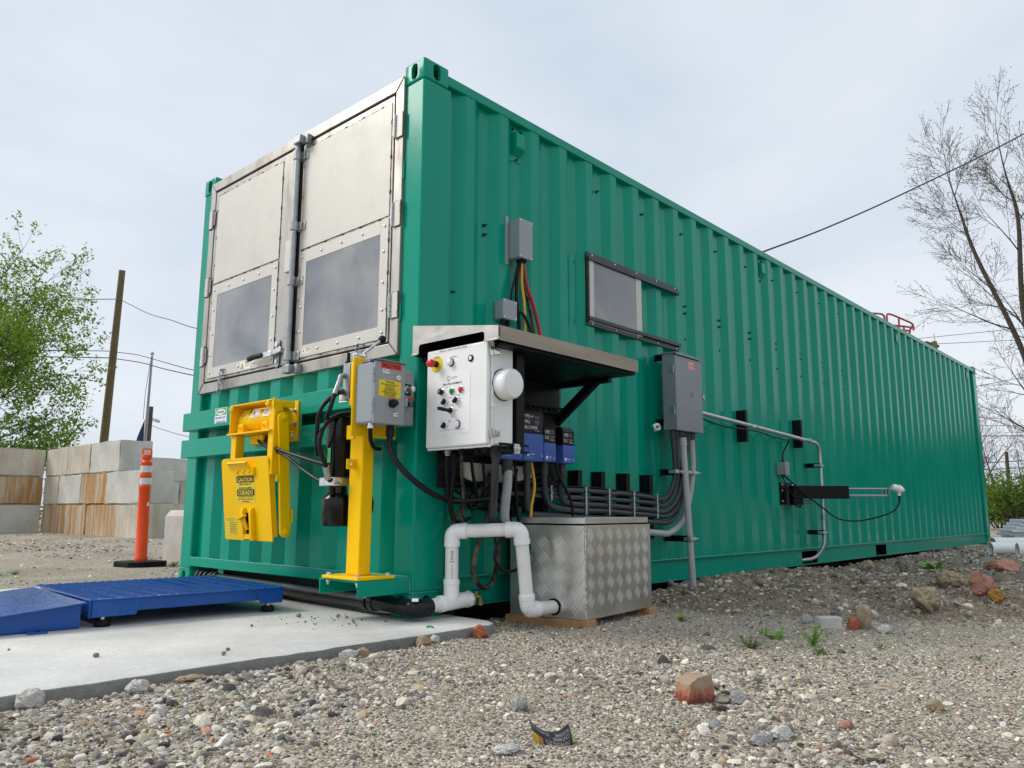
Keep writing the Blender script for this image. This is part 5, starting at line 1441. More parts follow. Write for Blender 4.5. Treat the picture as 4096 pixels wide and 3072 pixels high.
m = MB(); m.box(2.140, 2.16, -0.135, -0.100, 1.555, 1.58); m.build('hanger_tab', 'dark_grey_enclosure', lc, bevel=0.002)
for x, r_ in ((2.170, 0.020), (2.215, 0.022), (2.268, 0.030), (2.325, 0.022), (2.375, 0.022), (2.425, 0.030)):
    m = MB(); m.lathe([(r_, 0), (r_, 0.03), (r_ * 0.85, 0.034), (r_ * 0.85, 0.05)], (x, -0.145, 1.056), (0, 0, -1), 12); m.build('conduit_hub', 'conduit_grey', lc)
hose('wire_coil', [(2.06, -0.06, 1.085), (2.10, -0.07, 1.10), (2.12, -0.065, 1.08), (2.09, -0.08, 1.06), (2.06, -0.07, 1.072), (2.09, -0.085, 1.095), (2.115, -0.08, 1.065), (2.075, -0.06, 1.052)], 0.006, 'white_plastic', 'crumpled white wire bundle at the lower left of the breaker panel', 'wire')

# ---------------------------------------------------------------- conduits along the side wall
def conduit(label, pts, r, mat='conduit_grey', fr=0.07, ridges=False, hub=None):
    m = MB(); m.tube(smoothpath(pts, 7), r, 12)
    t = thing('flexible_conduit' if mat == 'conduit_grey' else 'rigid_conduit', pts[0], label, 'conduit', 'grey conduits on the side wall')
    m.build('run', mat, t, smooth=60)
    if hub:
        a, b, rr = hub
        MB().lathe([(rr, 0), (rr, (Vector(b) - Vector(a)).length * 0.7), (rr * 0.85, (Vector(b) - Vector(a)).length)], a, Vector(b) - Vector(a), 12).build('hub', 'conduit_grey', t)
    return t
Y1 = -0.1
conduit('uppermost of the grey conduits running from the canopy to the breaker panel', [(0.70, Y1 + 0.02, 0.618), (0.88, Y1, 0.625), (1.12, Y1, 0.626), (1.40, Y1, 0.622), (1.52, Y1, 0.612), (1.60, Y1, 0.617), (1.94, Y1, 0.600), (2.05, Y1 - 0.01, 0.585), (2.14, Y1 - 0.02, 0.62), (2.19, Y1 - 0.04, 0.74), (2.185, Y1 - 0.045, 0.88), (2.17, -0.145, 1.02)], 0.0145)
conduit('second grey conduit from the top in the wall run', [(0.50, Y1 + 0.03, 0.58), (0.62, Y1, 0.600), (0.88, Y1, 0.588), (1.15, Y1, 0.585), (1.44, Y1, 0.580), (1.94, Y1, 0.563), (2.08, Y1 - 0.01, 0.545), (2.185, Y1 - 0.02, 0.61), (2.235, Y1 - 0.04, 0.75), (2.225, Y1 - 0.045, 0.90), (2.215, -0.145, 1.02)], 0.0145)
conduit('third grey conduit from the top, dropping from drive VFD-3', [(0.958, -0.15, 0.768), (0.965, -0.14, 0.70), (0.985, -0.115, 0.60), (1.08, Y1, 0.552), (1.44, Y1, 0.541), (1.93, Y1, 0.518), (2.10, Y1 - 0.015, 0.508), (2.235, Y1 - 0.03, 0.60), (2.285, Y1 - 0.045, 0.75), (2.30, Y1 - 0.045, 0.90), (2.325, -0.145, 1.02)], 0.0165, hub=((0.958, -0.15, 0.769), (0.958, -0.15, 0.70), 0.021))
conduit('fourth grey conduit from the top, dropping from drive VFD-2', [(0.80, -0.15, 0.770), (0.805, -0.145, 0.69), (0.83, -0.13, 0.60), (0.91, -0.11, 0.535), (1.12, Y1, 0.512), (1.44, Y1, 0.507), (1.93, Y1, 0.484), (2.13, Y1 - 0.015, 0.480), (2.28, Y1 - 0.02, 0.575), (2.33, Y1 - 0.03, 0.75), (2.35, Y1 - 0.04, 0.90), (2.375, -0.145, 1.02)], 0.0165, hub=((0.80, -0.15, 0.771), (0.80, -0.15, 0.70), 0.021))
conduit('fifth grey conduit, dropping from drive VFD-4 behind the tread-plate box', [(0.655, -0.15, 0.768), (0.655, -0.15, 0.66), (0.66, -0.145, 0.545), (0.715, -0.12, 0.495), (0.86, Y1, 0.485), (1.15, Y1, 0.471), (1.44, Y1, 0.463), (1.93, Y1, 0.440), (2.16, Y1 - 0.01, 0.440), (2.32, Y1, 0.545), (2.365, Y1, 0.70)], 0.0175, hub=((0.655, -0.15, 0.769), (0.655, -0.15, 0.695), 0.023))
conduit('fat light grey conduit curving out lowest to the breaker panel', [(1.60, -0.06, 0.40), (1.85, -0.08, 0.38), (2.04, Y1, 0.366), (2.17, Y1, 0.366), (2.32, Y1 - 0.01, 0.436), (2.41, Y1 - 0.02, 0.598), (2.445, Y1 - 0.035, 0.80), (2.435, -0.14, 0.95), (2.425, -0.145, 1.02)], 0.022, 'pvc_grey')
conduit('fat light grey conduit hanging below the hidden drive at left', [(0.475, -0.17, 0.768), (0.47, -0.18, 0.66), (0.455, -0.18, 0.56), (0.46, -0.17, 0.47), (0.52, -0.14, 0.42)], 0.024, 'pvc_grey', hub=((0.475, -0.17, 0.769), (0.475, -0.17, 0.69), 0.030))
conduit('dark grey conduit dropping from the control panel underside', [(0.115, -0.43, 0.735), (0.122, -0.42, 0.68), (0.16, -0.38, 0.60), (0.24, -0.30, 0.52), (0.33, -0.2, 0.44)], 0.018)
t = thing('rigid_conduit', (2.305, -0.19, -0.03), 'straight light grey riser pipe from breaker panel into the gravel', 'conduit', 'grey conduits on the side wall')
MB().cyl((2.268, -0.165, 1.01), (2.310, -0.19, -0.06), 0.0225, n=18).build('run', 'pvc_grey', t)
MB().cyl((2.268, -0.165, 1.01), (2.270, -0.166, 0.955), 0.0275, n=18).build('hub', 'pvc_grey', t)
# galvanised clamps across the bundle
def clampset(x, zs, par=ct):
    for z in zs:
        m = MB(); m.box(x - 0.006, x + 0.006, Y1 - 0.0215, Y1 - 0.0175, z - 0.022, z + 0.022); m.box(x - 0.006, x + 0.006, Y1 - 0.0175, Y1 + 0.02, z + 0.017, z + 0.0215); m.box(x - 0.006, x + 0.006, Y1 - 0.0175, Y1 + 0.02, z - 0.0215, z - 0.017)
        m.cyl((x, Y1 - 0.03, z + 0.020), (x, Y1 - 0.012, z + 0.020), 0.004, n=6)
        m.build('strut_clamp', 'zinc', par, bevel=0.001)
for x, zz in ((0.90, (0.625, 0.588)), (1.22, (0.626, 0.585, 0.547, 0.510)), (1.455, (0.620, 0.580, 0.541, 0.506)), (1.725, (0.610, 0.571, 0.529, 0.494)), (2.0, (0.596, 0.560, 0.516, 0.483))):
    clampset(x, zz)
for x, z, y in ((2.19, 0.775, -0.145), (2.235, 0.775, -0.145), (2.29, 0.775, -0.152), (2.345, 0.775, -0.14), (2.44, 0.775, -0.135), (2.29, 0.325, -0.185), (4.80, 0.935, -0.12), (4.795, 0.322, -0.12), (3.45, 1.19, -0.12), (4.566, 1.155, -0.12)):
    m = MB(); m.box(x - 0.03, x + 0.03, y - 0.026, y - 0.020, z - 0.012, z + 0.012); m.box(x + 0.026, x + 0.032, y - 0.026, y + 0.03, z - 0.012, z + 0.012); m.cyl((x + 0.02, y - 0.03, z), (x + 0.055, y - 0.03, z), 0.005, n=6); m.box(x - 0.032, x - 0.026, y - 0.026, y + 0.03, z - 0.012, z + 0.012)
    m.build('strut_clamp', 'zinc', ct, bevel=0.001)

# bent steel conduit from the breaker panel to the fork pocket
t = thing('steel_conduit', (4.8, -0.12, 0.05), 'long bent galvanised steel conduit from breaker panel down to the fork pocket', 'conduit')
path = fillet([(2.49, -0.13, 1.222), (3.45, -0.12, 1.192), (4.60, -0.12, 1.150), (4.842, -0.12, 1.140), (4.850, -0.12, 0.90), (4.842, -0.12, 0.20), (4.80, -0.05, 0.085), (4.70, 0.06, 0.07)], 0.16, 8)
m = MB(); m.tube(path, 0.0165, 14); m.build('run', 'emt', t)
MB().cyl((4.8455, -0.12, 0.49), (4.8445, -0.12, 0.43), 0.021, n=14).build('coupling', 'galvanised', t)
MB().cyl((2.499, -0.1298, 1.2215), (2.53, -0.129, 1.2205), 0.024, n=12).build('coupling', 'zinc', t)
hose('signal_cable', [(2.50, -0.13, 1.19), (2.9, -0.135, 1.150), (3.3, -0.145, 1.150), (3.5, -0.147, 1.150), (3.8, -0.14, 1.128), (4.05, -0.138, 1.122), (4.17, -0.12, 1.135), (4.225, -0.08, 1.10), (4.21, -0.04, 1.02), (4.212, -0.035, 0.96)], 0.0065, 'cable_black', 'thin black cable tied under the steel conduit, ending at the little junction box', 'cable')

# ---------------------------------------------------------------- swing arm with white sensor
sa = thing('sensor_arm', (4.3, -0.05, 0.58), 'black square arm with two steel rods standing out from the wall', 'sensor arm')
D = V(0.69, -0.724, 0.0).normalized(); Np = V(D.y, -D.x, 0)
A0 = V(4.30, -0.055, 0.680)
MB().box(4.20, 4.47, -0.012, 0.005, 0.572, 0.765).build('wall_plate', 'black_frame', sa, bevel=0.002)
for x, z in ((4.225, 0.745), (4.225, 0.69), (4.225, 0.60), (4.445, 0.745)):
    MB().lathe([(0.010, 0), (0.008, 0.005)], (x, -0.012, z), (0, -1, 0), 8).build('bolt', 'zinc', sa)
m = MB(); m.bar(A0, A0 + D * 0.50, 0.10, 0.112); m.build('square_tube', 'black_frame', sa, bevel=0.004)
MB().bar(A0 + D * 0.497, A0 + D * 0.5035, 0.07, 0.085).build('end_plate', 'dark_grey_enclosure', sa, bevel=0.002)
for dz, mt in ((0.030, 'galvanised'), (-0.028, 'pvc_grey')):
    MB().cyl(A0 + D * 0.49 + V(0, 0, dz), A0 + D * (0.885 if dz > 0 else 0.86) + V(0, 0, dz), 0.0105, n=12).build('rod', mt, sa)
m = MB(); m.bar(A0 + D * 0.845 + V(0, 0, 0.0) - Np * 0.016, A0 + D * 0.852 + V(0, 0, 0.0) - Np * 0.016, 0.03, 0.085); m.bar(A0 + D * 0.875 - Np * 0.016, A0 + D * 0.882 - Np * 0.016, 0.03, 0.08); m.bar(A0 + D * 0.85 + V(0, 0, 0.036), A0 + D * 0.885 + V(0, 0, 0.036), 0.03, 0.006); m.build('rod_clamp', 'galvanised', sa, bevel=0.001)
MB().cyl(A0 + D * 0.06 + V(0, 0, -0.085) - Np * 0.03, A0 + D * 0.20 + V(0, 0, -0.085) - Np * 0.03, 0.014, n=12).build('spring_tube', 'galvanised', sa)
MB().bar(A0 + D * 0.0 + V(0, 0, -0.085), A0 + D * 0.09 + V(0, 0, -0.085), 0.09, 0.055).build('pivot_block', 'black_frame', sa, bevel=0.002)
ss = thing('probe_sensor', tuple(A0 + D * 0.92 + V(0, 0, 0)), 'white rounded probe head at the end of the steel rods', 'sensor')
hp = A0 + D * 0.955 + V(0, 0, 0.034)
m = MB(); m.lathe([(0.026, -0.05), (0.030, -0.04), (0.030, -0.005), (0.036, 0.0), (0.037, 0.014), (0.032, 0.03), (0.02, 0.052), (0.006, 0.066)], hp, D + V(0, 0, -0.28), 24); m.build('head', 'pvc_fitting', ss)
m = MB(); m.cyl(hp + D * 0.01 + V(0, 0, -0.02), hp + D * 0.012 + V(0, 0, -0.062), 0.016, 0.014, n=14); m.build('neck', 'pvc_fitting', ss)
for k in range(5):
    MB().cyl(hp + D * (0.012 - k * 0.001) + V(0, 0, -0.062 - k * 0.012), hp + D * (0.012 - k * 0.001) + V(0, 0, -0.071 - k * 0.012), 0.0125 - k * 0.0008, n=12).build('strain_relief', 'black_plastic', ss)
MB().bar(hp - D * 0.035 + V(0, 0, 0.030), hp - D * 0.005 + V(0, 0, 0.034), 0.012, 0.012).build('clamp_screw', 'zinc', ss)
e0 = hp + D * 0.008 + V(0, 0, -0.12)
hose('probe_cable', [tuple(e0 + V(0, 0, 0.06)), tuple(e0), tuple(A0 + D * 0.90 + V(0, 0, -0.165)), tuple(A0 + D * 0.72 + V(0, 0, -0.225)), tuple(A0 + D * 0.55 + V(0, 0, -0.25)), tuple(A0 + D * 0.38 + V(0, -0.02, -0.225)), tuple(A0 + D * 0.22 + V(-0.03, -0.06, -0.13)), tuple(A0 + D * 0.10 + V(-0.05, -0.06, -0.03)), (4.24, -0.10, 0.76), (4.23, -0.04, 0.815)], 0.0065, 'cable_black', 'thin black cable sagging from the white probe head back to the wall', 'cable')
hose('arm_cable', [(4.195, -0.035, 0.81), (4.20, -0.07, 0.72), (4.235, -0.12, 0.62), (4.28, -0.14, 0.565), (4.34, -0.12, 0.548), (4.34, -0.08, 0.562), (4.30, -0.06, 0.585)], 0.005, 'cable_black', 'short black cable hooked below the pivot of the sensor arm', 'cable')

# ---------------------------------------------------------------- loose cables under and above the canopy
def cable(label, pts, r=0.0085, mat='cable_black', sub=7):
    return hose('cable', pts, r, mat, label, 'cable', sub, 8, 'cables round the canopy')
cable('black cable left of the yellow one above the canopy', [(0.722, -0.035, 1.92), (0.705, -0.03, 1.82), (0.69, -0.04, 1.70), (0.70, -0.05, 1.55), (0.705, -0.05, 1.40)], 0.011)
cable('yellow cable hanging from the tall junction box to the canopy', [(0.733, -0.04, 1.92), (0.745, -0.03, 1.80), (0.752, -0.04, 1.70), (0.752, -0.05, 1.55), (0.752, -0.05, 1.40)], 0.0085, 'cable_yellow')
cable('muddy black cable beside the red one above the canopy', [(0.740, -0.03, 1.92), (0.775, -0.02, 1.80), (0.805, -0.03, 1.70), (0.835, -0.04, 1.55), (0.86, -0.05, 1.40)], 0.0095, 'cable_muddy')
cable('red cable slanting from the tall junction box to the canopy', [(0.748, -0.035, 1.92), (0.80, -0.02, 1.80), (0.845, -0.03, 1.70), (0.89, -0.04, 1.55), (0.915, -0.05, 1.40)], 0.0115, 'cable_red')
cable('thin black cable farthest left under the tall junction box', [(0.715, -0.03, 1.92), (0.68, -0.03, 1.80), (0.655, -0.03, 1.72), (0.66, -0.03, 1.67)], 0.006)
cable('black cable curving out of the small junction box to the canopy', [(0.668, -0.04, 1.618), (0.71, -0.06, 1.615), (0.755, -0.07, 1.56), (0.785, -0.07, 1.48), (0.79, -0.07, 1.40)], 0.009)
for i, x in enumerate((0.592, 0.632)):
    cable(('left' if i == 0 else 'right') + ' of the two cable tails below the small junction box', [(x, -0.025, 1.53), (x, -0.027, 1.46), (x + 0.003, -0.03, 1.40)], 0.0085)
cable('yellow cable dangling below the drives', [(0.70, -0.14, 0.77), (0.712, -0.145, 0.70), (0.715, -0.15, 0.63), (0.69, -0.15, 0.53), (0.685, -0.15, 0.44)], 0.0085, 'cable_yellow')
cable('muddy tan cable hanging from the middle of the control panel', [(0.06, -0.26, 0.77), (0.065, -0.26, 0.68), (0.085, -0.25, 0.60), (0.12, -0.22, 0.51), (0.16, -0.17, 0.46)], 0.0075, 'cable_muddy')
cable('leftmost black cable below the control panel', [(0.06, -0.165, 0.77), (0.055, -0.165, 0.70), (0.07, -0.16, 0.60), (0.105, -0.14, 0.52), (0.16, -0.10, 0.47)], 0.009)
cable('second black cable from the left below the control panel', [(0.075, -0.19, 0.775), (0.08, -0.185, 0.68), (0.085, -0.17, 0.58), (0.12, -0.14, 0.50), (0.19, -0.10, 0.455), (0.30, -0.08, 0.47)], 0.009)
cable('muddy braided cable slanting behind the white riser pipe', [(0.46, -0.09, 0.70), (0.37, -0.09, 0.62), (0.28, -0.08, 0.54), (0.20, -0.08, 0.47), (0.18, -0.09, 0.40)], 0.017, 'cable_muddy')
cable('long muddy cable loop hanging beside the tread-plate box', [(0.43, -0.10, 0.56), (0.38, -0.12, 0.47), (0.31, -0.15, 0.38), (0.272, -0.15, 0.30), (0.262, -0.15, 0.213), (0.30, -0.15, 0.145), (0.36, -0.15, 0.135), (0.41, -0.15, 0.182), (0.435, -0.15, 0.297), (0.45, -0.12, 0.38), (0.47, -0.1, 0.48)], 0.0135, 'cable_muddy')
cable('thin black cable coiled in front of the tread-plate box', [(0.40, -0.2, 0.45), (0.35, -0.28, 0.39), (0.272, -0.30, 0.352), (0.252, -0.30, 0.282), (0.305, -0.30, 0.226), (0.40, -0.30, 0.222), (0.47, -0.30, 0.26), (0.50, -0.30, 0.34), (0.44, -0.26, 0.40)], 0.0085)
random.seed(21)
spots = ('at the far left of the tangle', 'second in the tangle', 'third in the tangle', 'in the thick of the tangle', 'right of the tangle middle', 'near the right of the tangle', 'rightmost in the tangle')
for i in range(7):
    x = 0.20 + i * 0.075
    z0_ = random.uniform(0.72, 0.77); dx = random.uniform(0.05, 0.2)
    cable('black cable under the drives, ' + spots[i], [(x, -0.10 - 0.01 * i, z0_), (x + 0.02, -0.11, z0_ - 0.10), (x + dx * 0.6, -0.10, z0_ - random.uniform(0.16, 0.24)), (x + dx + 0.05, -0.085, z0_ - random.uniform(0.10, 0.2)), (x + dx + 0.16, -0.08, 0.60 + random.uniform(-0.06, 0.06))], random.uniform(0.007, 0.011))
spots = ('highest', 'second highest', 'third highest', 'lowest')
for i in range(4):
    z = 0.69 - i * 0.04
    cable('black sagging cable crossing behind the hubs, ' + spots[i], [(0.14, -0.075, z + 0.02), (0.30, -0.08, z - 0.04), (0.50, -0.085, z - 0.055), (0.68, -0.08, z - 0.03), (0.86, -0.07, z + 0.01), (0.96, -0.06, z + 0.06)], 0.009)
cable('black cable hanging straight between two hubs', [(0.560, -0.15, 0.77), (0.565, -0.15, 0.65), (0.572, -0.15, 0.55), (0.59, -0.15, 0.45)], 0.0075)
cable('black cable slanting down over the conduits from drive VFD-3', [(0.885, -0.16, 0.768), (0.91, -0.165, 0.70), (0.96, -0.17, 0.63), (1.01, -0.17, 0.56), (1.03, -0.165, 0.48), (1.02, -0.15, 0.44)], 0.0085)
cable('black loop of cable between drives VFD-2 and VFD-3', [(0.86, -0.12, 0.768), (0.89, -0.12, 0.72), (0.93, -0.12, 0.68), (1.0, -0.11, 0.665), (1.04, -0.10, 0.70), (1.05, -0.09, 0.76)], 0.0085)
cable('thin black cable riding on top of the conduit run', [(0.62, -0.08, 0.655), (0.80, -0.095, 0.66), (1.0, -0.10, 0.645), (1.25, -0.1, 0.648), (1.48, -0.1, 0.640), (1.60, -0.1, 0.63), (1.80, -0.1, 0.628), (2.0, -0.09, 0.60), (2.15, -0.07, 0.56), (2.23, -0.05, 0.57)], 0.005)

# ---------------------------------------------------------------- tread-plate box on timbers
GZ = lambda x, y: float(ground_z(np.array([x]), np.array([y]))[0])
TB = Matrix.Translation((0.636, -0.548, 0)) @ Matrix.Rotation(R(6.5), 4, 'Z')
bx = thing('tread_plate_box', (0.95, -0.3, -0.02), 'aluminium tread-plate box with hinged lid beside the white drain pipe', 'box')
pm('tread_plate', (0.70, 0.68, 0.64), 0.30, metal=0.9, var=0.1, scale=5, rvar=0.06, dirt=(0.52, 0.46, 0.36), dscale=4, damt=0.5, dpos=(0.58, 0.8), bump=0.04, bscale=8)
def tread(m, o, u, v, wd, ht, pitch=0.100):
    """five-bar tread pattern: groups of raised curved ribs, turned alternately"""
    o, u, v = Vector(o), Vector(u), Vector(v)
    nn = u.cross(v).normalized()
    i = 0
    b = pitch * 0.5
    while b < ht + pitch * 0.3:
        a = pitch * (0.5 if i % 2 else 0.0)
        j = 0
        while a < wd + pitch * 0.3:
            turn = 1 if i % 2 else -1
            e = (u * 0.62 + v * 0.78 * turn).normalized(); g = e.cross(nn)
            for k in range(4):
                c = o + u * a + v * b + g * (k - 1.5) * pitch * 0.155
                L_ = pitch * 0.27
                pts = []
                for q in range(5):
                    t = q / 2 - 1
                    pts.append(c + e * L_ * t + g * (0.10 * L_ * (1 - t * t)) * (1 if turn > 0 else -1))
                # clip to the sheet
                ok = all(0.004 < (p - o).dot(u) < wd - 0.004 and 0.004 < (p - o).dot(v) < ht - 0.004 for p in (pts[0], pts[-1]))
                if not ok: continue
                vs, fs = [], []
                for q, p in enumerate(pts):
                    w_ = pitch * 0.012 * (0.35 if q in (0, 4) else 1)
                    vs += [p - g * w_, p + nn * 0.0012 * (0.3 if q in (0, 4) else 1), p + g * w_]
                for q in range(4):
                    fs += [(q * 3, q * 3 + 3, q * 3 + 4, q * 3 + 1), (q * 3 + 1, q * 3 + 4, q * 3 + 5, q * 3 + 2)]
                m.add(vs, fs)
            a += pitch; j += 1
        b += pitch * 0.40; i += 1
    return m
LX, LY = 0.722, 0.455
m = MB(TB); m.box(0, LX, 0, LY, -0.018, 0.437); m.build('body', 'tread_plate', bx, bevel=0.0015)
m = MB(TB); m.box(0.012, LX - 0.012, 0.0015, LY - 0.01, 0.4375, 0.444); m.build('lid_gap', 'gap_black', bx)
m = MB(TB); m.box(0.004, LX - 0.02, 0.002, LY - 0.004, 0.4445, 0.476); m.build('lid', 'tread_plate', bx, bevel=0.0015)
for nm, o_, u_, v_, wd, ht in (('tread_ribs', (0, -0.0003, -0.018), (1, 0, 0), (0, 0, 1), LX, 0.455), ('tread_ribs', (-0.0003, LY, -0.018), (0, -1, 0), (0, 0, 1), LY, 0.455), ('lid_ribs', (0.004, 0.0017, 0.4445), (1, 0, 0), (0, 0, 1), LX - 0.024, 0.0315), ('lid_ribs', (0.0037, LY - 0.004, 0.4445), (0, -1, 0), (0, 0, 1), LY - 0.008, 0.0315)):
    m = MB(TB); tread(m, o_, u_, v_, wd, ht); o = m.build(nm, 'tread_plate', bx, smooth=80); o['kind'] = 'stuff'
P_ = [TB @ V(0.0, -0.0005, -0.016 + 0.45 * k / 60) for k in range(61)]
m = MB(); m.tube(P_, [0.004 * random.uniform(0.7, 1.4) for _ in P_], 7); m.build('corner_weld', 'zinc', bx)
m = MB(TB); m.cyl((-0.002, 0.185, 0.035), (-0.006, 0.185, 0.035), 0.041, n=28); m.build('pipe_grommet', 'gap_black', bx)
for i, (xa_, lab) in enumerate(((0.0, 'stained timber bearer under the near end of the tread-plate box'), (0.640, 'timber bearer under the far end of the tread-plate box'))):
    m = MB(TB @ Matrix.Rotation(R(1.5 - 2 * i), 4, 'Z')); m.box(xa_ + (-0.012 if i == 0 else 0.02), xa_ + (0.086 if i == 0 else 0.118), -0.012, 0.47, -0.065, -0.0195)
    tag(m.build('timber_bearer', 'timber', bevel=0.004), lab, 'timber', 'timbers under the tread-plate box')

# ---------------------------------------------------------------- white drain pipe and black drain line
dp = thing('drain_pipe', (0.3, -0.3, 0.03), 'white PVC drain pipe rising and dropping into the tread-plate box', 'pipe')
pr, fr_ = 0.0325, 0.0375
a0, a1, a2 = V(0.010, -0.085, 0.062), V(0.175, -0.085, 0.072), V(0.300, -0.085, 0.078)
b1 = V(0.160, -0.10, 0.408); c1 = V(0.352, -0.375, 0.420); d1 = V(0.402, -0.378, 0.040)
e1 = TB @ V(-0.003, 0.185, 0.035)
def pipe(p, q, name='pipe_run', mat='pvc_white'):
    MB().cyl(p, q, pr, n=28).build(name, mat, dp)
def elbow(c, p, q, mat='pvc_fitting', par=None, L_=0.070, rr=None, mat2=None):
    rr = rr or fr_
    c = Vector(c); u_ = (Vector(p) - c).normalized(); v_ = (Vector(q) - c).normalized()
    m = MB(); m.tube(fillet([c + u_ * L_, c, c + v_ * L_], 0.062, 10), rr, 24); o = m.build('elbow', mat, par or dp, smooth=50)
    for w_ in (u_, v_):
        MB().cyl(c + w_ * (L_ - 0.022), c + w_ * (L_ + 0.003), rr * 1.035, n=28).build('socket', mat, par or dp, bevel=0.002)
    return o
pipe(a0 - V(0.02, 0, 0), a1); pipe(a1, b1); pipe(b1, c1); pipe(c1, d1); pipe(d1, e1 + (e1 - d1).normalized() * 0.02)
elbow(b1, a1, c1); elbow(c1, b1, d1); elbow(d1, c1, e1)
m = MB(); m.cyl(a1 - V(0.075, 0, 0.004), a1 + V(0.105, 0, 0.005), fr_, n=28); m.cyl(a1, a1 + (b1 - a1).normalized() * 0.105, fr_, n=28); m.build('tee', 'pvc_fitting', dp, smooth=40)
for p, q in ((a1 - V(0.08, 0, 0.004), a1 - V(0.058, 0, 0.003)), (a1 + (b1 - a1).normalized() * 0.084, a1 + (b1 - a1).normalized() * 0.108)):
    MB().cyl(p, q, fr_ * 1.06, n=28).build('socket', 'pvc_fitting', dp, bevel=0.002)
MB().lathe([(fr_ * 1.05, 0), (fr_ * 1.1, 0.005), (fr_ * 1.1, 0.02), (fr_ * 0.95, 0.03), (fr_ * 0.6, 0.032)], a1 + V(0.100, 0, 0.004), (1, 0, 0.03), 8).build('end_cap', 'pvc_fitting', dp)
text('EAGLE', b1.lerp(a1, 0.36) + V(-0.0215, -0.0243, 0), (a1 - b1).normalized(), V(0.72, -0.68, 0).normalized(), 0.014, 'conduit_grey', dp, 0.055, name='pipe_print')
fine_print(b1.lerp(a1, 0.60) + V(-0.0215, -0.0243, 0), (a1 - b1).normalized(), V(0.72, -0.68, 0).normalized(), 0.08, 0.010, 1, dp, 'conduit_grey')
sp = a1 + V(0.135, -0.002, 0.012)
m = MB(); m.cyl(sp - V(0.01, 0, 0), sp + V(0.03, 0, 0.0), 0.010, n=10); m.tube(fillet([sp + V(0.03, 0, 0), sp + V(0.055, 0, -0.002), sp + V(0.06, 0, -0.03)], 0.02), 0.011, 12); m.cyl(sp + V(0.06, 0, -0.026), sp + V(0.062, 0, -0.042), 0.015, n=12); m.cyl(sp + V(0.03, 0, 0), sp + V(0.03, 0, 0.028), 0.007, n=8); m.build('brass_tap', 'brass', dp)
m = MB(); m.lathe([(0.006, 0), (0.020, 0.003), (0.022, 0.008), (0.018, 0.011)], sp + V(0.03, 0, 0.026), (0, 0, 1), 12); m.build('tap_handle', 'blue_paint', dp)

bd = thing('drain_line', (-0.04, 1.1, 0.02), 'black drain pipe lying along the foot of the container end', 'pipe')
e0_ = V(-0.056, -0.086, 0.060)
m = MB(); m.tube([(0.03, 2.18, 0.075), (0.012, 1.3, 0.070), (-0.03, 0.3, 0.062), tuple(e0_)], 0.034, 24); m.build('pipe_run', 'abs_black', bd)
elbow(e0_, (-0.04, 0.2, 0.06), (0.2, -0.085, 0.062), 'abs_black', bd, 0.088, 0.0405)
for y in (0.30, 0.245): MB().cyl((-0.0302, y + 0.02, 0.0625), (-0.033, y - 0.022, 0.062), 0.041, n=24).build('coupling', 'abs_black', bd, bevel=0.003)
for y in (2.16, 2.11, 2.05, 1.98, 1.93): MB().cyl((0.0295, y + 0.016, 0.075), (0.0285, y - 0.014, 0.075), 0.043, n=20).build('ribbed_sleeve', 'abs_black', bd)
sheet((-0.0585, 0.275, 0.090), UF, V(0.75, 0, 0.66).normalized(), 0.018, 0.026, 'label_white', bd, 'sticker', 0.004)
sheet(e0_ + V(-0.012, -0.015, 0.0405), V(0.7, -0.7, 0), V(0.5, 0.5, 0.7).normalized(), 0.030, 0.018, 'label_white', bd, 'sticker', 0.002)

# ---------------------------------------------------------------- blue floor scale and ramp
TS = Matrix.Translation((-1.153, 0.777, 0)) @ Matrix.Rotation(R(-4.2), 4, 'Z')
fs_ = thing('floor_scale', (-0.7, 1.2, 0), 'low blue floor scale with raised tread pattern on rubber feet', 'floor scale')
SX, SY = 0.906, 0.914
m = MB(TS); m.box(-0.008, SX + 0.012, -0.008, SY + 0.012, 0.114, 0.120); m.build('deck', 'blue_paint', fs_, bevel=0.0015)
m = MB(TS); m.box(0.012, SX - 0.012, 0.006, SY - 0.012, 0.060, 0.1138); m.build('frame', 'blue_paint', fs_, bevel=0.002)
for x0_, x1_, sx in ((0.0, 0.225, 1), (SX - 0.155, SX - 0.004, -1)):
    m = MB(TS); poly = [(x0_, 0.043), (x1_ - 0.035 if sx > 0 else x1_, 0.043), (x1_, 0.1138), (x0_, 0.1138)] if sx > 0 else [(x0_ + 0.035, 0.043), (x1_, 0.043), (x1_, 0.1138), (x0_, 0.1138)]
    m.prism(poly, (0, 0.0, 0), V(1, 0, 0), V(0, 0, 1), -0.0055); m.build('corner_skirt', 'blue_paint', fs_, bevel=0.0012)
m = MB(TS); m.box(-0.004, 0.0115, 0.0, 0.10, 0.043, 0.1138); m.build('corner_skirt', 'blue_paint', fs_, bevel=0.002)
m = MB(TS)
def lug(m, c, e, g, nn, L_=0.0115, w_=0.0038, h_=0.0018):
    m.add([c - e * L_, c - g * w_, c + e * L_, c + g * w_, c + nn * h_ - e * L_ * 0.35, c + nn * h_ + e * L_ * 0.35], [(0, 1, 5, 4), (1, 2, 5), (2, 3, 4, 5), (3, 0, 4)])
i = 0
y = 0.012
while y < SY:
    j = 0
    x = 0.012 + (0.021 if i % 2 else 0)
    while x < SX:
        tn = 1 if (i + j) % 2 else -1
        e = V(0.82, 0.57 * tn, 0).normalized() if True else V(1, 0, 0)
        lug(m, V(x, y, 0.1202), e, V(-e.y, e.x, 0), V(0, 0, 1), 0.0165, 0.0052, 0.0040)
        x += 0.042; j += 1
    y += 0.021; i += 1
o = m.build('deck_lugs', 'blue_paint', fs_, smooth=0); o['kind'] = 'stuff'
m = MB(TS)
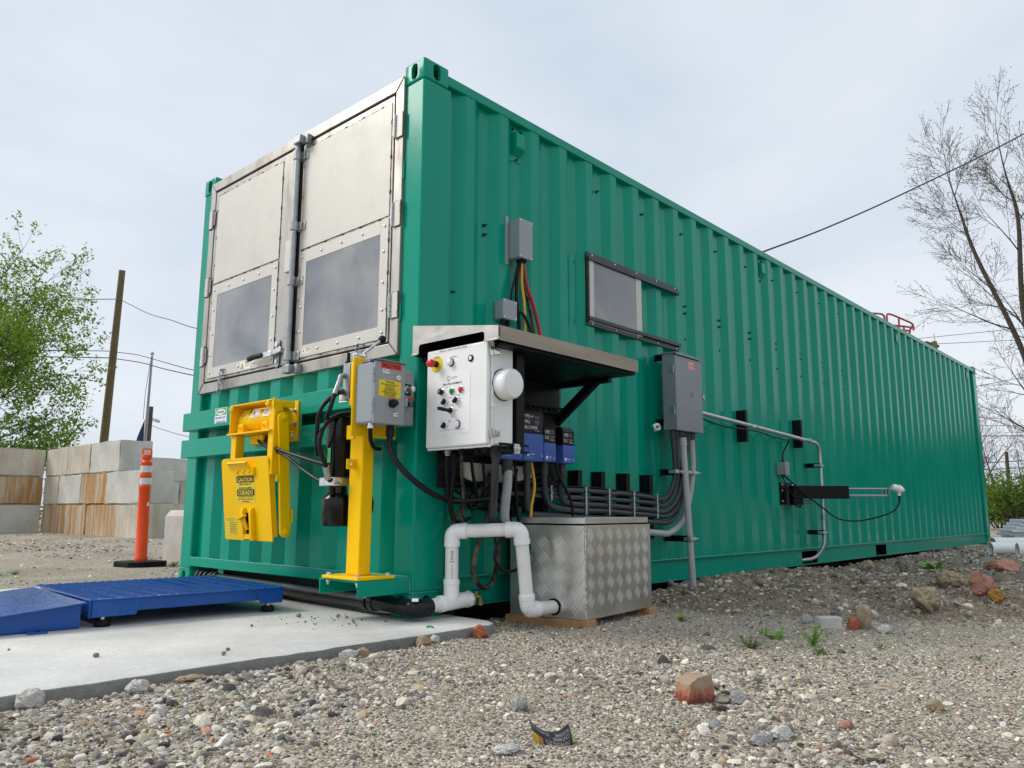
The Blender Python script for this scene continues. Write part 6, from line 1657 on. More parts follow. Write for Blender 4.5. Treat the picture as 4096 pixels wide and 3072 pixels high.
for x0_, n_ in ((0.025, 6), (SX - 0.13, 4)):
    for k in range(n_):
        for r_ in range(2):
            e = V(0.6, 0, 0.8 * (1 if r_ else 1)).normalized()
            lug(m, V(x0_ + k * 0.032 + r_ * 0.016, -0.0002, 0.064 + r_ * 0.028), e, V(-e.z, 0, e.x), V(0, -1, 0), 0.0115, 0.0025, 0.0015)
o = m.build('skirt_lugs', 'blue_paint', fs_, smooth=0); o['kind'] = 'stuff'
for x, y in ((0.062, 0.028), (SX - 0.07, 0.028), (0.062, SY - 0.04), (SX - 0.07, SY - 0.04)):
    m = MB(TS); m.lathe([(0.031, 0.0), (0.033, 0.004), (0.032, 0.024), (0.026, 0.029), (0.012, 0.031)], (x, y, 0.0005), (0, 0, 1), 26); f_ = m.build('rubber_foot', 'rubber', fs_)
    m = MB(TS); m.lathe([(0.013, 0), (0.013, 0.004), (0.010, 0.005), (0.010, 0.014), (0.007, 0.016), (0.007, 0.04)], (x, y, 0.0312), (0, 0, 1), 6); m.build('levelling_bolt', 'zinc', f_)
rp = thing('scale_ramp', (-1.6, 1.2, 0), 'blue sloping access ramp butted against the floor scale', 'ramp')
m = MB(TS); m.prism([(-0.022, 0.108), (-1.05, 0.004), (-1.05, 0.009), (-0.022, 0.113)], (0, SY - 0.012, 0), V(1, 0, 0), V(0, 0, 1), SY + 0.012); m.build('ramp_plate', 'blue_paint', rp, bevel=0.001)
for y in (0.02, SY - 0.04):
    m = MB(TS); m.prism([(-0.030, 0.003), (-1.0, 0.003), (-1.0, 0.0082), (-0.030, 0.1065)], (0, y + 0.006, 0), V(1, 0, 0), V(0, 0, 1), 0.006); m.build('side_plate', 'blue_paint', rp, bevel=0.001)
m = MB(TS); m.box(-0.036, -0.030, 0.026, SY - 0.05, 0.003, 0.106); m.build('end_plate', 'blue_paint', rp)
m = MB(TS); m.box(-0.235, -0.165, -0.045, 0.018, 0.001, 0.009); t_ = m.build('anchor_tab', 'blue_paint', rp, bevel=0.003)
m = MB(TS); m.lathe([(0.010, 0), (0.010, 0.0006)], (-0.198, -0.02, 0.0092), (0, 0, 1), 18); m.build('tab_hole', 'gap_black', t_)
m = MB(TS)
random.seed(5)
for k in range(1500):
    x, y = random.uniform(-1.0, -0.03), random.uniform(0.0, SY - 0.02)
    a = random.uniform(0, 6.28); e = V(math.cos(a), math.sin(a), 0)
    lug(m, V(x, y, 0.113 + (x + 0.022) * 0.1012 - 0.0006), e, V(-e.y, e.x, 0), V(0, 0, 1), random.uniform(0.003, 0.006), 0.003, 0.0016)
o = m.build('grip_texture', 'blue_paint', rp, smooth=0); o['kind'] = 'stuff'

# ---------------------------------------------------------------- orange delineator
dl_ = thing('delineator_post', (0.84, 5.05, -0.045), 'orange delineator post with two white bands on a black rubber base', 'delineator')
dz = -0.03
m = MB(Matrix.Translation((0.84, 5.05, dz)) @ Matrix.Rotation(R(8), 4, 'Z')); m.prism([(-0.2, -0.13), (-0.13, -0.2), (0.13, -0.2), (0.2, -0.13), (0.2, 0.13), (0.13, 0.2), (-0.13, 0.2), (-0.2, 0.13)], (0, 0, -0.012), V(1, 0, 0), V(0, 1, 0), 0.05); m.build('rubber_base', 'rubber', dl_, bevel=0.006)
c0 = V(0.84, 5.05, dz + 0.038)
TD = Matrix.Translation(c0) @ Matrix.Rotation(R(-1.0), 4, 'Y')
prof = [(0.062, 0), (0.064, 0.01), (0.062, 0.035), (0.056, 0.045), (0.055, 0.42), (0.0525, 0.70), (0.056, 0.705), (0.057, 0.735), (0.053, 0.74), (0.052, 0.81), (0.055, 0.815), (0.056, 0.855), (0.052, 0.86), (0.0505, 0.93), (0.054, 0.935), (0.053, 0.965), (0.04, 0.972), (0.034, 0.985), (0.044, 1.00), (0.048, 1.02), (0.046, 1.035), (0.03, 1.045)]
m = MB(TD); m.lathe(prof, (0, 0, 0), (0, 0, 1), 30); m.build('tube', 'orange_plastic', dl_, smooth=50)
for z in (0.745, 0.865):
    m = MB(TD); m.lathe([(0.0532, z), (0.0532, z + 0.063)], (0, 0, 0), (0, 0, 1), 30); m.build('reflective_band', 'reflective_white', dl_, smooth=50)
m = MB(TD); m.tube([(-0.034, 0.018, 1.035), (-0.036, 0.018, 1.085), (-0.028, 0.014, 1.098), (0.028, -0.014, 1.098), (0.036, -0.018, 1.085), (0.034, -0.018, 1.035)], 0.0085, 10); m.build('handle', 'orange_plastic', dl_)
sheet(TD @ V(0.016, -0.0525, 0.55), V(0.9, 0.4, -0.1).normalized(), V(0.1, 0, 1).normalized(), 0.026, 0.034, 'label_white', dl_, 'sticker', 0.002)

# ---------------------------------------------------------------- concrete block walls
def rough_block(x0_, x1_, y0_, y1_, z0_, z1_, mat, par, seed=0, chip=0.0):
    rr = random.Random(seed)
    m = bpy.data.meshes.new('block'); bm = bmesh.new()
    bmesh.ops.create_cube(bm, size=1.0)
    for v_ in bm.verts:
        v_.co = Vector(((x1_ - x0_) * v_.co.x, (y1_ - y0_) * v_.co.y, (z1_ - z0_) * v_.co.z))
    bmesh.ops.bevel(bm, geom=list(bm.edges), offset=0.014, segments=2, affect='EDGES')
    bmesh.ops.subdivide_edges(bm, edges=[e for e in bm.edges if e.calc_length() > 0.3], cuts=3, use_grid_fill=True)
    for v_ in bm.verts:
        v_.co += Vector((rr.uniform(-1, 1), rr.uniform(-1, 1), rr.uniform(-1, 1))) * (0.005 + chip)
    bm.to_mesh(m); bm.free()
    o = link('block', m, mat, par, ((x0_ + x1_) / 2, (y0_ + y1_) / 2, (z0_ + z1_) / 2), smooth=40, rot=(rr.uniform(-0.004, 0.004), rr.uniform(-0.004, 0.004), rr.uniform(-0.012, 0.012)))
    return o
bw = thing('block_wall', (3.75, 13.8, 0), 'stacked concrete block wall with rust runs left of the container', 'wall')
cs, cr_, cc = 'concrete_stained', 'concrete_rusty', 'concrete'
courses = [(-0.08, 0.606, (16.60, 15.36, 14.03, 12.49, 11.06), (cr_, cr_, cr_, cs)), (0.61, 1.215, (16.60, 15.66, 14.38, 13.06, 11.52), (cs, cc, cr_, cc)), (1.219, 1.826, (16.60, 15.28, 14.03, 12.57), (cs, cs, cc))]
k = 0
for z0_, z1_, ys, ms in courses:
    for a, b_, mt in zip(ys, ys[1:], ms):
        k += 1
        rough_block(3.45 + random.uniform(-0.015, 0.015), 4.07, b_ + 0.006, a - 0.006, z0_, z1_ - 0.004, mt, bw, k, 0.004)
bw2 = thing('block_wall', (2.2, 16.9, 0), 'stacked concrete block wall closing the bay at the left edge', 'wall')
for z0_, z1_, xs, ms in ((-0.05, 0.606, (3.43, 2.0, 0.6), (cc, cc)), (0.61, 1.215, (3.43, 2.25, 0.9), (cr_, cs)), (1.219, 1.82, (3.43, 2.5, 1.1), (cs, cs))):
    for a, b_, mt in zip(xs, xs[1:], ms):
        k += 1
        rough_block(b_ + 0.006, a - 0.006, 16.615, 17.22, z0_, z1_ - 0.004, mt, bw2, k, 0.004)
bw3 = thing('block_wall', (7, 17, 0), 'far concrete block wall half hidden behind the container corner', 'wall')
for z0_, z1_, xs, ms in ((-0.05, 0.606, (5.0, 6.5, 8.0, 9.5), (cc, cs, cs)), (0.61, 1.215, (5.2, 6.7, 8.2, 9.7), (cc, cs, cc)), (1.219, 1.80, (5.0, 6.9, 8.4, 9.9), (cc, cc, cc))):
    for a, b_, mt in zip(xs, xs[1:], ms):
        k += 1
        rough_block(a + 0.006, b_ - 0.006, 17.0, 17.6, z0_, z1_ - 0.004, mt, bw3, k, 0.004)
for (x, y, w_, h_, d_, rz, lab) in ((1.30, 5.05, 0.20, 0.56, 0.62, 4, 'pinkish chamfered concrete barrier end standing right of the orange post'), (1.62, 4.95, 0.34, 0.585, 0.9, 4, 'pale concrete barrier with cracked face touching the container edge')):
    m = MB(Matrix.Translation((x, y, -0.06)) @ Matrix.Rotation(R(rz), 4, 'Z'))
    m.prism([(-w_ / 2, 0), (w_ / 2, 0), (w_ / 2, h_ - 0.03), (w_ / 2 - 0.03, h_), (-w_ / 2 + 0.05, h_), (-w_ / 2, h_ - 0.06)], (0, d_ / 2, 0), V(1, 0, 0), V(0, 0, 1), d_)
    tag(m.build('concrete_barrier', 'concrete', bevel=0.02), lab, 'barrier', 'concrete barriers left of the container')

# ---------------------------------------------------------------- rocks, brick pieces, weeds, litter
def rock_mesh(name, seed, flat=0.7, cuts=9, sub=3, jag=0.10):
    rr = random.Random(seed)
    bm = bmesh.new(); bmesh.ops.create_icosphere(bm, subdivisions=sub, radius=1.0)
    for _ in range(cuts):
        n_ = Vector((rr.gauss(0, 1), rr.gauss(0, 1), rr.gauss(0, 1))).normalized(); d_ = rr.uniform(0.55, 0.9)
        for v_ in bm.verts:
            q = v_.co.dot(n_) - d_
            if q > 0: v_.co -= n_ * q * 0.94
    for v_ in bm.verts:
        v_.co *= 1 + jag * (vn3(v_.co * 2.3 + Vector((seed * 3.1, 0, 0))) - 0.5)
        v_.co.z *= flat
    me = bpy.data.meshes.new(name); bm.to_mesh(me); bm.free()
    return me
def vn3(p):
    return 0.5 * float(vnoise(np.array([p.x * 1.7 + p.z]), np.array([p.y * 1.7 - p.z * 0.6]))[0]) + 0.5 * float(vnoise(np.array([p.x * 4 + 11 + p.z * 2]), np.array([p.y * 4 + p.z * 3]))[0])
def rock(x, y, sx, sy, sz, mat, label, seed, name='rock', cat='rock', rz=0, sink=0.35, z=None, cuts=9):
    me = rock_mesh(name, seed, 1.0, max(4, cuts - 3), 4, 0.42)
    zz = (GZ(x, y) if z is None else z) + sz * (1 - sink)
    o = link(name, me, mat, None, (x, y, zz), smooth=32, rot=(0, 0, R(rz)), scale=(sx, sy, sz))
    return tag(o, label, cat)
rock(0.027, -0.43, 0.050, 0.040, 0.036, 'brick_red', 'bright red brick chunk leaning on the concrete pad corner', 12, 'brick_chunk', 'brick', 20, 0.45, cuts=14)
rock(-0.292, -0.415, 0.036, 0.030, 0.026, 'rock_tan', 'rounded tan stone against the pad edge', 13)
rock(-0.225, -0.412, 0.022, 0.018, 0.024, 'rock_white', 'pointed white stone right of the tan stone at the pad', 14)
rock(-0.60, -0.43, 0.034, 0.025, 0.020, 'rock_tan', 'pale stone lying on the black tube by the pad', 15)
rock(-0.68, -0.44, 0.042, 0.026, 0.018, 'rock_white', 'white broken stone left of the black tube by the pad', 16)
rock(-1.44, -0.43, 0.036, 0.028, 0.024, 'rock_white', 'white rock at the pad edge under the blue scale', 17)
rock(-1.72, -0.40, 0.036, 0.028, 0.030, 'rock_white', 'whitish rock at the far left of the pad edge', 18)
rock(-1.27, -0.42, 0.050, 0.030, 0.012, 'rock_tan', 'flat tan slab of stone at the middle of the pad edge', 19)
rock(-0.75, -1.36, 0.026, 0.022, 0.022, 'rock_grey', 'small upright grey stone in the middle foreground', 20)
rock(-1.06, -1.585, 0.034, 0.026, 0.012, 'rock_white', 'flat white stone left of the black wrapper', 22)
rock(-0.50, -2.02, 0.038, 0.028, 0.018, 'rock_white', 'smooth whitish stone at the lower right foreground', 23)
rock(0.06, -2.23, 0.034, 0.024, 0.018, 'rock_tan', 'pale tan stone alone on the fine gravel at right', 24)
rock(-0.28, -2.10, 0.030, 0.018, 0.010, 'brick_pink', 'flat pinkish red brick chip in the right foreground', 25, 'brick_chip', 'brick')
rock(-0.575, -2.0, 0.045, 0.022, 0.014, 'rock_grey', 'long flat grey stone beside the whitish stone', 26)
rock(-0.215, -1.76, 0.034, 0.028, 0.020, 'rock_grey', 'grey stone just right of the big brick piece', 27)
rock(2.30, -1.62, 0.105, 0.075, 0.085, 'rock_tan', 'large leaning tan rock on the gravel bank', 31, cuts=12)
rock(3.02, -1.74, 0.095, 0.080, 0.075, 'brick_pink', 'large pink brick lump on the gravel bank', 32, 'brick_chunk', 'brick', cuts=12)
rock(2.80, -1.86, 0.055, 0.040, 0.045, 'rock_orange', 'ochre orange stone in front of the pink brick lump', 33)
rock(5.30, -1.44, 0.185, 0.12, 0.070, 'brick_pink', 'broad flat pink slab highest on the bank at right', 34, 'brick_chunk', 'brick', 15)
rock(1.62, -1.52, 0.055, 0.045, 0.070, 'rock_tan', 'upright tan rock behind the red brick piece on the bank', 35, cuts=12)
rock(1.54, -1.49, 0.044, 0.034, 0.034, 'brick_red', 'red brick piece between the grey block and tan rock', 36, 'brick_chunk', 'brick')
m = MB(Matrix.Translation((1.47, -1.40, GZ(1.47, -1.40) - 0.005)) @ Matrix.Rotation(R(-42), 4, 'Z')); m.box(-0.058, 0.058, -0.03, 0.03, 0, 0.062); tag(m.build('concrete_lump', 'concrete', bevel=0.008), 'squared grey concrete lump at the foot of the bank', 'rock')
rock(2.0, -1.43, 0.040, 0.032, 0.026, 'rock_white', 'white stone right of the upright tan rock', 37)
rock(1.58, -1.25, 0.040, 0.030, 0.028, 'rock_grey', 'light grey stone left of the squared concrete lump', 38)
rock(2.70, -0.50, 0.050, 0.034, 0.024, 'rock_tan', 'oval tan cobble on the bank under the container side', 39)
rock(3.58, -1.46, 0.15, 0.10, 0.07, 'rock_tan', 'brownish boulder partly buried behind the leaning tan rock', 40, cuts=7)
rock(1.53, -1.64, 0.045, 0.034, 0.024, 'rock_white', 'white stone at the foot of the bank, right of the brick', 41)
rock(4.62, -0.55, 0.075, 0.06, 0.055, 'rock_tan', 'tan cobble near the thin weed below the fork pocket', 42)
# the big brick piece
TBk = Matrix.Translation((-0.29, -1.655, GZ(-0.29, -1.655) - 0.004)) @ Matrix.Rotation(R(-24), 4, 'Z')
me = MB().box(-0.050, 0.050, -0.036, 0.036, 0.0, 0.078).mesh('brick_piece')
bm = bmesh.new(); bm.from_mesh(me)
bmesh.ops.subdivide_edges(bm, edges=list(bm.edges), cuts=7, use_grid_fill=True)
for v_ in bm.verts:
    p = v_.co
    top = p.z / 0.078
    p.x *= 1 - 0.16 * top; p.y *= 1 - 0.10 * top
    if p.x < -0.01: p.z *= 1 - 0.33 * min(1, (-0.01 - p.x) / 0.04)
    p += Vector((vn3(p * 30) - 0.5, vn3(p * 30 + Vector((5, 1, 2))) - 0.5, vn3(p * 30 + Vector((1, 8, 4))) - 0.5)) * 0.009
bm.to_mesh(me); bm.free()
def brick_two():
    m = bpy.data.materials.new('brick_faced'); m.use_nodes = True
    t = m.node_tree; n = t.nodes; l = t.links.new; b = n['Principled BSDF']; b.inputs['Roughness'].default_value = 0.9; b.inputs['Specular IOR Level'].default_value = 0.2
    tc_ = n.new('ShaderNodeTexCoord'); no = n.new('ShaderNodeTexNoise'); no.inputs['Scale'].default_value = 38; no.inputs['Detail'].default_value = 8; no.inputs['Roughness'].default_value = 0.7
    l(tc_.outputs['Object'], no.inputs['Vector'])
    sp_ = n.new('ShaderNodeSeparateXYZ'); l(tc_.outputs['Object'], sp_.inputs['Vector'])
    ml = n.new('ShaderNodeMath'); ml.operation = 'MULTIPLY_ADD'; ml.inputs[1].default_value = 9.0; l(sp_.outputs['Z'], ml.inputs[0]); l(no.outputs['Fac'], ml.inputs[2])
    cr1 = n.new('ShaderNodeValToRGB'); e = cr1.color_ramp.elements
    e[0].position = 0.66; e[0].color = (0.22, 0.065, 0.045, 1); e[1].position = 1.0; e[1].color = (0.40, 0.29, 0.20, 1)
    q = e.new(0.80); q.color = (0.40, 0.15, 0.09, 1)
    l(ml.outputs['Value'], cr1.inputs['Fac']); l(cr1.outputs['Color'], b.inputs['Base Color'])
    bp = n.new('ShaderNodeBump'); bp.inputs['Strength'].default_value = 0.7; bp.inputs['Distance'].default_value = 0.01; l(no.outputs['Fac'], bp.inputs['Height']); l(bp.outputs['Normal'], b.inputs['Normal'])
    M['brick_faced'] = m
brick_two()
o = link('brick_piece', me, 'brick_faced', None, smooth=30); o.matrix_world = TBk
tag(o, 'big broken brick with mortar-grey top and red lower half in the right foreground', 'brick')

# pebbles on the pad
random.seed(9)
pts = [(-1.385, 0.052), (-1.063, -0.229), (-1.007, -0.155), (-0.329, 0.445), (-0.642, 0.323), (-0.198, 0.31), (-1.62, 0.30), (-1.55, 0.42)]
PL = ('dark pebble on the pad below the blue ramp', 'dark pebble on the pad near its front edge', 'smaller pebble beside the one near the pad edge', 'brown crumb on the pad in front of the scale foot', 'tiny pebble in the middle of the pad', 'grey pebble on the pad before the black drain pipe', 'speck of stone at far left of the pad', 'second speck of stone at far left of the pad')
for i, (x, y) in enumerate(pts):
    s_ = random.uniform(0.006, 0.012) if i < 6 else 0.004
    rock(x, y, s_ * 1.2, s_, s_ * 0.9, 'rock_grey' if i % 2 else 'rock_tan', PL[i], 60 + i, 'pebble', 'pebble', z=0.0, sink=0.1)
m = MB(); m.tube(smoothpath([(-0.135, -0.262, 0.004), (-0.125, -0.258, 0.006), (-0.118, -0.27, 0.006), (-0.122, -0.285, 0.004)]), 0.0042, 6); tag(m.build('paint_curl', 'green_paint'), 'curl of green paint on the pad edge', 'scrap')
m = MB(); m.tube(smoothpath([(-0.74, -0.435, -0.052), (-0.68, -0.425, -0.045), (-0.55, -0.418, -0.044), (-0.46, -0.42, -0.055)]), 0.008, 10); tag(m.build('black_tube', 'abs_black'), 'black plastic tube end lying along the pad edge', 'tube')

def weed(x, y, h, n_, spread, mat, label, kind='leafy'):
    z = GZ(x, y) - 0.004
    t = thing('weed', (x, y, z), label, 'weed', 'weeds in the gravel')
    rr = random.Random(int(x * 1000) + int(y * 777))
    leaves, stems = MB(), MB()
    for k in range(n_):
        a = rr.uniform(0, 6.283); el = rr.uniform(0.45, 1.35)
        L_ = h * rr.uniform(0.6, 1.1)
        d = V(math.cos(a) * math.cos(el), math.sin(a) * math.cos(el), math.sin(el))
        d.x *= spread; d.y *= spread
        base = V(x, y, z) + V(rr.uniform(-0.01, 0.01), rr.uniform(-0.01, 0.01), 0)
        sd_ = d.cross(V(0, 0, 1)).normalized()
        if kind == 'leafy':
            p0 = base; P_ = [base + d * L_ * t_ + V(0, 0, -0.35 * L_ * t_ * t_) for t_ in (0.15, 0.4, 0.7, 1.0)]
            w_ = L_ * 0.13
            stems.tube([base, P_[0]], 0.0016, 5)
            leaves.add([P_[0], P_[1] - sd_ * w_, P_[1] + sd_ * w_, P_[2] - sd_ * w_ * 0.8, P_[2] + sd_ * w_ * 0.8, P_[3], P_[1] - V(0, 0, w_ * 0.3), P_[2] - V(0, 0, w_ * 0.3)], [(0, 6, 1), (0, 2, 6), (1, 6, 7, 3), (6, 2, 4, 7), (3, 7, 5), (7, 4, 5)])
        else:
            tip = base + d * L_
            stems.tube([base, base.lerp(tip, 0.5) + V(0, 0, 0.01), tip], [0.0018, 0.0014, 0.0008], 5)
            for q in range(9):
                c = base.lerp(tip, 0.15 + 0.85 * q / 9)
                for s_ in (-1, 1):
                    dd = (sd_ * s_ * 0.8 + d * 0.5 + V(0, 0, rr.uniform(0, 0.4))).normalized(); l_ = h * 0.16 * rr.uniform(0.6, 1.2)
                    ww = dd.cross(V(0, 0, 1)).normalized() * l_ * 0.2
                    leaves.add([c, c + dd * l_ * 0.5 - ww, c + dd * l_, c + dd * l_ * 0.5 + ww], [(0, 1, 2, 3)])
    stems.build('stems', mat, t, smooth=60)
    leaves.build('leaves', mat, t, smooth=60)
weed(1.224, -0.72, 0.080, 12, 1.0, 'weed', 'small leafy weed at the far corner of the tread-plate box')
weed(0.69, -1.37, 0.065, 20, 1.5, 'weed_dull', 'low feathery weed at left of the weed patch', 'feather')
weed(0.985, -1.35, 0.072, 18, 1.1, 'weed', 'bright leafy weed between the two feathery weeds')
weed(0.91, -1.54, 0.11, 11, 0.8, 'weed', 'tallest feathery weed in the gravel', 'feather')
weed(0.726, -1.64, 0.065, 12, 1.1, 'weed', 'pale leafy weed nearest the camera in the patch')
weed(1.085, -1.24, 0.045, 6, 0.9, 'weed', 'tiny upright weed behind the weed patch', 'feather')
weed(5.2, -0.93, 0.20, 26, 1.3, 'weed', 'broad leafy weed on top of the bank')
weed(4.47, -0.88, 0.17, 7, 0.35, 'weed_dull', 'thin grassy weed on the bank below the fork pocket', 'feather')
weed(1.025, -1.78, 0.03, 10, 1.6, 'weed_dull', 'flat dull weed right of the weed patch', 'feather')
weed(1.075, -2.12, 0.025, 8, 1.6, 'weed_dull', 'flat dull weed near the right edge of the gravel', 'feather')
weed(1.05, 4.78, 0.10, 14, 1.6, 'weed_dull', 'straggly weed at the foot of the pale barrier')
weed(-0.316, 4.8, 0.05, 12, 2.2, 'weed_dull', 'dry weed tuft on the gravel above the blue ramp', 'feather')
weed(-0.42, 4.75, 0.05, 12, 2.2, 'weed', 'green weed tuft at the left edge of the yard')

# torn wrapper
def wrapper():
    t = thing('torn_wrapper', (-0.935, -1.64, GZ(-0.935, -1.64)), 'torn black and yellow wrapper with white warning text lying on gravel', 'litter')
    z0_ = GZ(-0.965, -1.60) + 0.006
    U = V(0.66, -0.74, -0.13).normalized(); Vv = (V(0.05, 0.10, 0.85)).normalized()
    O = V(-0.970, -1.595, z0_)
    def S(a, b):      # a along the strip 0..1, b up 0..1
        h = 0.052 - 0.012 * math.sin(a * 5.2) + 0.004 * a
        back = 0.012 * math.sin(a * 7.0) + 0.02 * b * b
        return O + U * (a * 0.104) + Vv * (b * h * 0.82) + V(0.12, 0.75, 0) * back + V(0, 0, 0.012 * math.cos(a * 4.2 + 0.4))
    def patch(a0, a1, b0, b1, mat, name, na=14, nb=6):
        vs, fs = [], []
        for i in range(na + 1):
            for j in range(nb + 1):
                vs.append(S(a0 + (a1 - a0) * i / na, b0 + (b1 - b0) * j / nb))
        for i in range(na):
            for j in range(nb):
                q = i * (nb + 1) + j
                fs.append((q, q + nb + 1, q + nb + 2, q + 1))
        m = MB(); m.add(vs, fs)
        o = m.build(name, mat, t, smooth=60)
        sm = o.modifiers.new('thick', 'SOLIDIFY'); sm.thickness = 0.0006
        return o
    pm('wrapper_black', (0.012, 0.013, 0.016), 0.3, var=0.3, scale=60, dirt=(0.10, 0.11, 0.12), dscale=60, damt=0.5)
    pm('wrapper_print', (0.45, 0.45, 0.43), 0.5)
    pm('wrapper_yellow', (0.60, 0.36, 0.01), 0.35, var=0.1); pm('wrapper_orange', (0.42, 0.17, 0.04), 0.35, var=0.1)
    patch(0.0, 0.30, 0.42, 1.0, 'wrapper_black', 'wrapper_band'); patch(0.30, 1.0, 0.0, 1.0, 'wrapper_black', 'wrapper_face', 20, 8)
    patch(0.0, 0.20, -0.15, 0.42, 'wrapper_yellow', 'wrapper_yellow_end'); patch(0.20, 0.30, -0.15, 0.42, 'wrapper_orange', 'wrapper_orange_strip', 4)
    # upside-down warning text following the sheet
    def put(s, a0, a1, b, h):
        cu = bpy.data.curves.new('t', 'FONT'); cu.body = s; cu.size = 1; cu.offset = 0.0; cu.resolution_u = 2
        to = bpy.data.objects.new('t', cu); me_ = bpy.data.meshes.new_from_object(to); bpy.data.objects.remove(to); bpy.data.curves.remove(cu)
        xs = [v_.co.x for v_ in me_.vertices]; mn, mx_ = min(xs), max(xs)
        nn = U.cross(Vv).normalized()
        for v_ in me_.vertices:
            a = a1 - (v_.co.x - mn) / (mx_ - mn) * (a1 - a0); bb = b + h * (1 - v_.co.y / 0.7) + (a - 0.6) * 0.0
            v_.co = S(a, bb) + nn * 0.0012
        me_.materials.clear()
        link('lettering', me_, 'wrapper_print', t, smooth=0)
    put('WARNING:', 0.36, 0.80, 0.10, 0.17); put('THIS PRODUCT', 0.34, 0.88, 0.32, 0.16); put('CONTAINS', 0.50, 0.93, 0.54, 0.16); put('NICOTINE', 0.56, 0.95, 0.74, 0.13); put('CHEMICAL', 0.08, 0.45, 0.76, 0.14)
wrapper()

# ---------------------------------------------------------------- plastic pipes and siding at the far end
def far_pipe(p0, p1, r_, label, holes=()):
    t = thing('plastic_pipe', p0, label, 'pipe', 'white pipes beyond the container')
    m = MB(); p0, p1 = Vector(p0), Vector(p1); d = (p1 - p0).normalized()
    a = d.orthogonal().normalized(); b_ = d.cross(a)
    n_ = 28
    vs, fs = [], []
    for (p, rr) in ((p0, r_), (p1, r_), (p1, r_ * 0.93), (p0, r_ * 0.93)):
        for k in range(n_):
            q = 2 * math.pi * k / n_
            vs.append(p + (a * math.cos(q) + b_ * math.sin(q)) * rr)
    for i in range(4):
        for k in range(n_):
            fs.append((i * n_ + k, i * n_ + (k + 1) % n_, ((i + 1) % 4) * n_ + (k + 1) % n_, ((i + 1) % 4) * n_ + k))
    m.add(vs, fs); m.build('pipe_wall', 'pvc_fitting', t, smooth=40)
    for h in holes:
        c = p0 + d * h; out_ = V(-0.86, -0.45, -0.15).normalized()
        mm = MB(); mm.lathe([(0.035, 0), (0.034, 0.002)], c + out_ * (r_ - 0.0012), out_, 14); mm.build('drain_hole', 'gap_black', t)
    return t
gzp = 0.012
far_pipe((8.36, -0.74, gzp + 0.075), (10.6, -3.4, gzp + 0.075), 0.075, 'nearest white plastic pipe end on the gravel beyond the container', (0.42,))
far_pipe((8.12, -1.06, gzp + 0.078), (8.9, -2.6, gzp + 0.078), 0.078, 'white plastic pipe cut off by the right edge, dark inside')
far_pipe((9.6, -0.52, gzp + 0.085), (12.6, -3.2, gzp + 0.085), 0.085, 'rear white plastic pipe half hidden behind the nearest one')
random.seed(11)
sid = ('lowest', 'second', 'third', 'fourth', 'fifth', 'sixth', 'topmost')
for i in range(7):
    z = 0.06 + i * 0.053
    x0_ = 12.50 + random.uniform(-0.05, 0.15) + (0.12 if i > 4 else 0); y0_ = -0.10 - 0.05 * abs(i - 2)
    t = thing('siding_bundle', (x0_, y0_, z), sid[i] + ' strip in the pile of white siding at right', 'siding', 'white siding pile')
    d = V(0.62, -0.78, random.uniform(-0.004, 0.006)).normalized()
    m = MB(); m.bar(V(x0_, y0_, z), V(x0_, y0_, z) + d * 3.4, 0.40, 0.050); m.build('strip', 'siding_white', t, bevel=0.006)
    m = MB(); m.bar(V(x0_, y0_, z) - d * 0.002 + V(0, 0, -0.006), V(x0_, y0_, z) + d * 0.02 + V(0, 0, -0.006), 0.34, 0.010); m.build('hem', 'alu_grey', t)
    m = MB(); m.bar(V(x0_ - 0.157, y0_ - 0.125, z + 0.010) + d * 0.1, V(x0_ - 0.157, y0_ - 0.125, z + 0.010) + d * 3.3, 0.012, 0.006); m.build('flange', 'siding_white', t)

# ---------------------------------------------------------------- poles and wires
up_ = thing('utility_pole', (9.2, 29.3, 0), 'leaning bare wooden utility pole behind the block wall', 'pole')
m = MB(); m.tube([(9.25, 29.45, -0.1), (9.09, 28.85, 3.12), (8.77, 27.64, 9.57)], [0.165, 0.155, 0.115], 18); m.build('pole', 'pole_wood', up_)
for z in (8.43, 6.48, 6.2):
    t_ = (z + 0.1) / 9.67
    c = V(9.25, 29.45, -0.1).lerp(V(8.77, 27.64, 9.57), t_)
    m = MB(); m.cyl(c + V(-0.14, -0.1, 0), c + V(0.14, 0.1, 0), 0.02, n=8); m.build('clamp', 'galvanised', up_)
fp_ = thing('flagpole', (12.7, 33.9, 0), 'thin grey flagpole with ball finial and furled dark blue flag', 'flagpole')
m = MB(); m.tube([(12.75, 34.0, 0.0), (12.43, 33.15, 7.5)], [0.085, 0.05], 14); m.build('mast', 'galvanised', fp_)
m = MB(); m.sphere((12.42, 33.13, 7.60), 0.09, 14); m.build('finial', 'alu_grey', fp_)
m = MB(); m.add([(12.56, 33.72, 4.62), (12.62, 33.80, 3.2), (12.30, 34.05, 3.1), (12.40, 33.99, 3.8), (12.58, 33.76, 4.62), (12.64, 33.84, 3.2), (12.34, 34.12, 3.1), (12.44, 34.05, 3.8)], [(0, 1, 2, 3), (4, 7, 6, 5), (0, 3, 7, 4), (1, 5, 6, 2), (2, 6, 7, 3), (0, 4, 5, 1)]); m.build('flag', 'flag_blue', fp_)
m = MB(); m.tube([(12.41, 33.20, 7.4), (12.36, 33.4, 5.8), (12.50, 33.74, 4.6)], 0.012, 5); m.build('halyard', 'wire', fp_)
lp = thing('yard_light_pole', (14.5, 37.9, 0), 'short dark pole with a domed lamp head beside the flagpole', 'lamp post')
m = MB(); m.tube([(14.55, 37.95, 0), (14.37, 37.47, 5.71)], [0.14, 0.11], 12); m.build('pole', 'bark', lp)
m = MB(); m.tube([(14.42, 37.55, 5.0), (14.50, 37.47, 5.1), (14.58, 37.40, 5.06)], 0.03, 8); m.build('bracket', 'galvanised', lp)
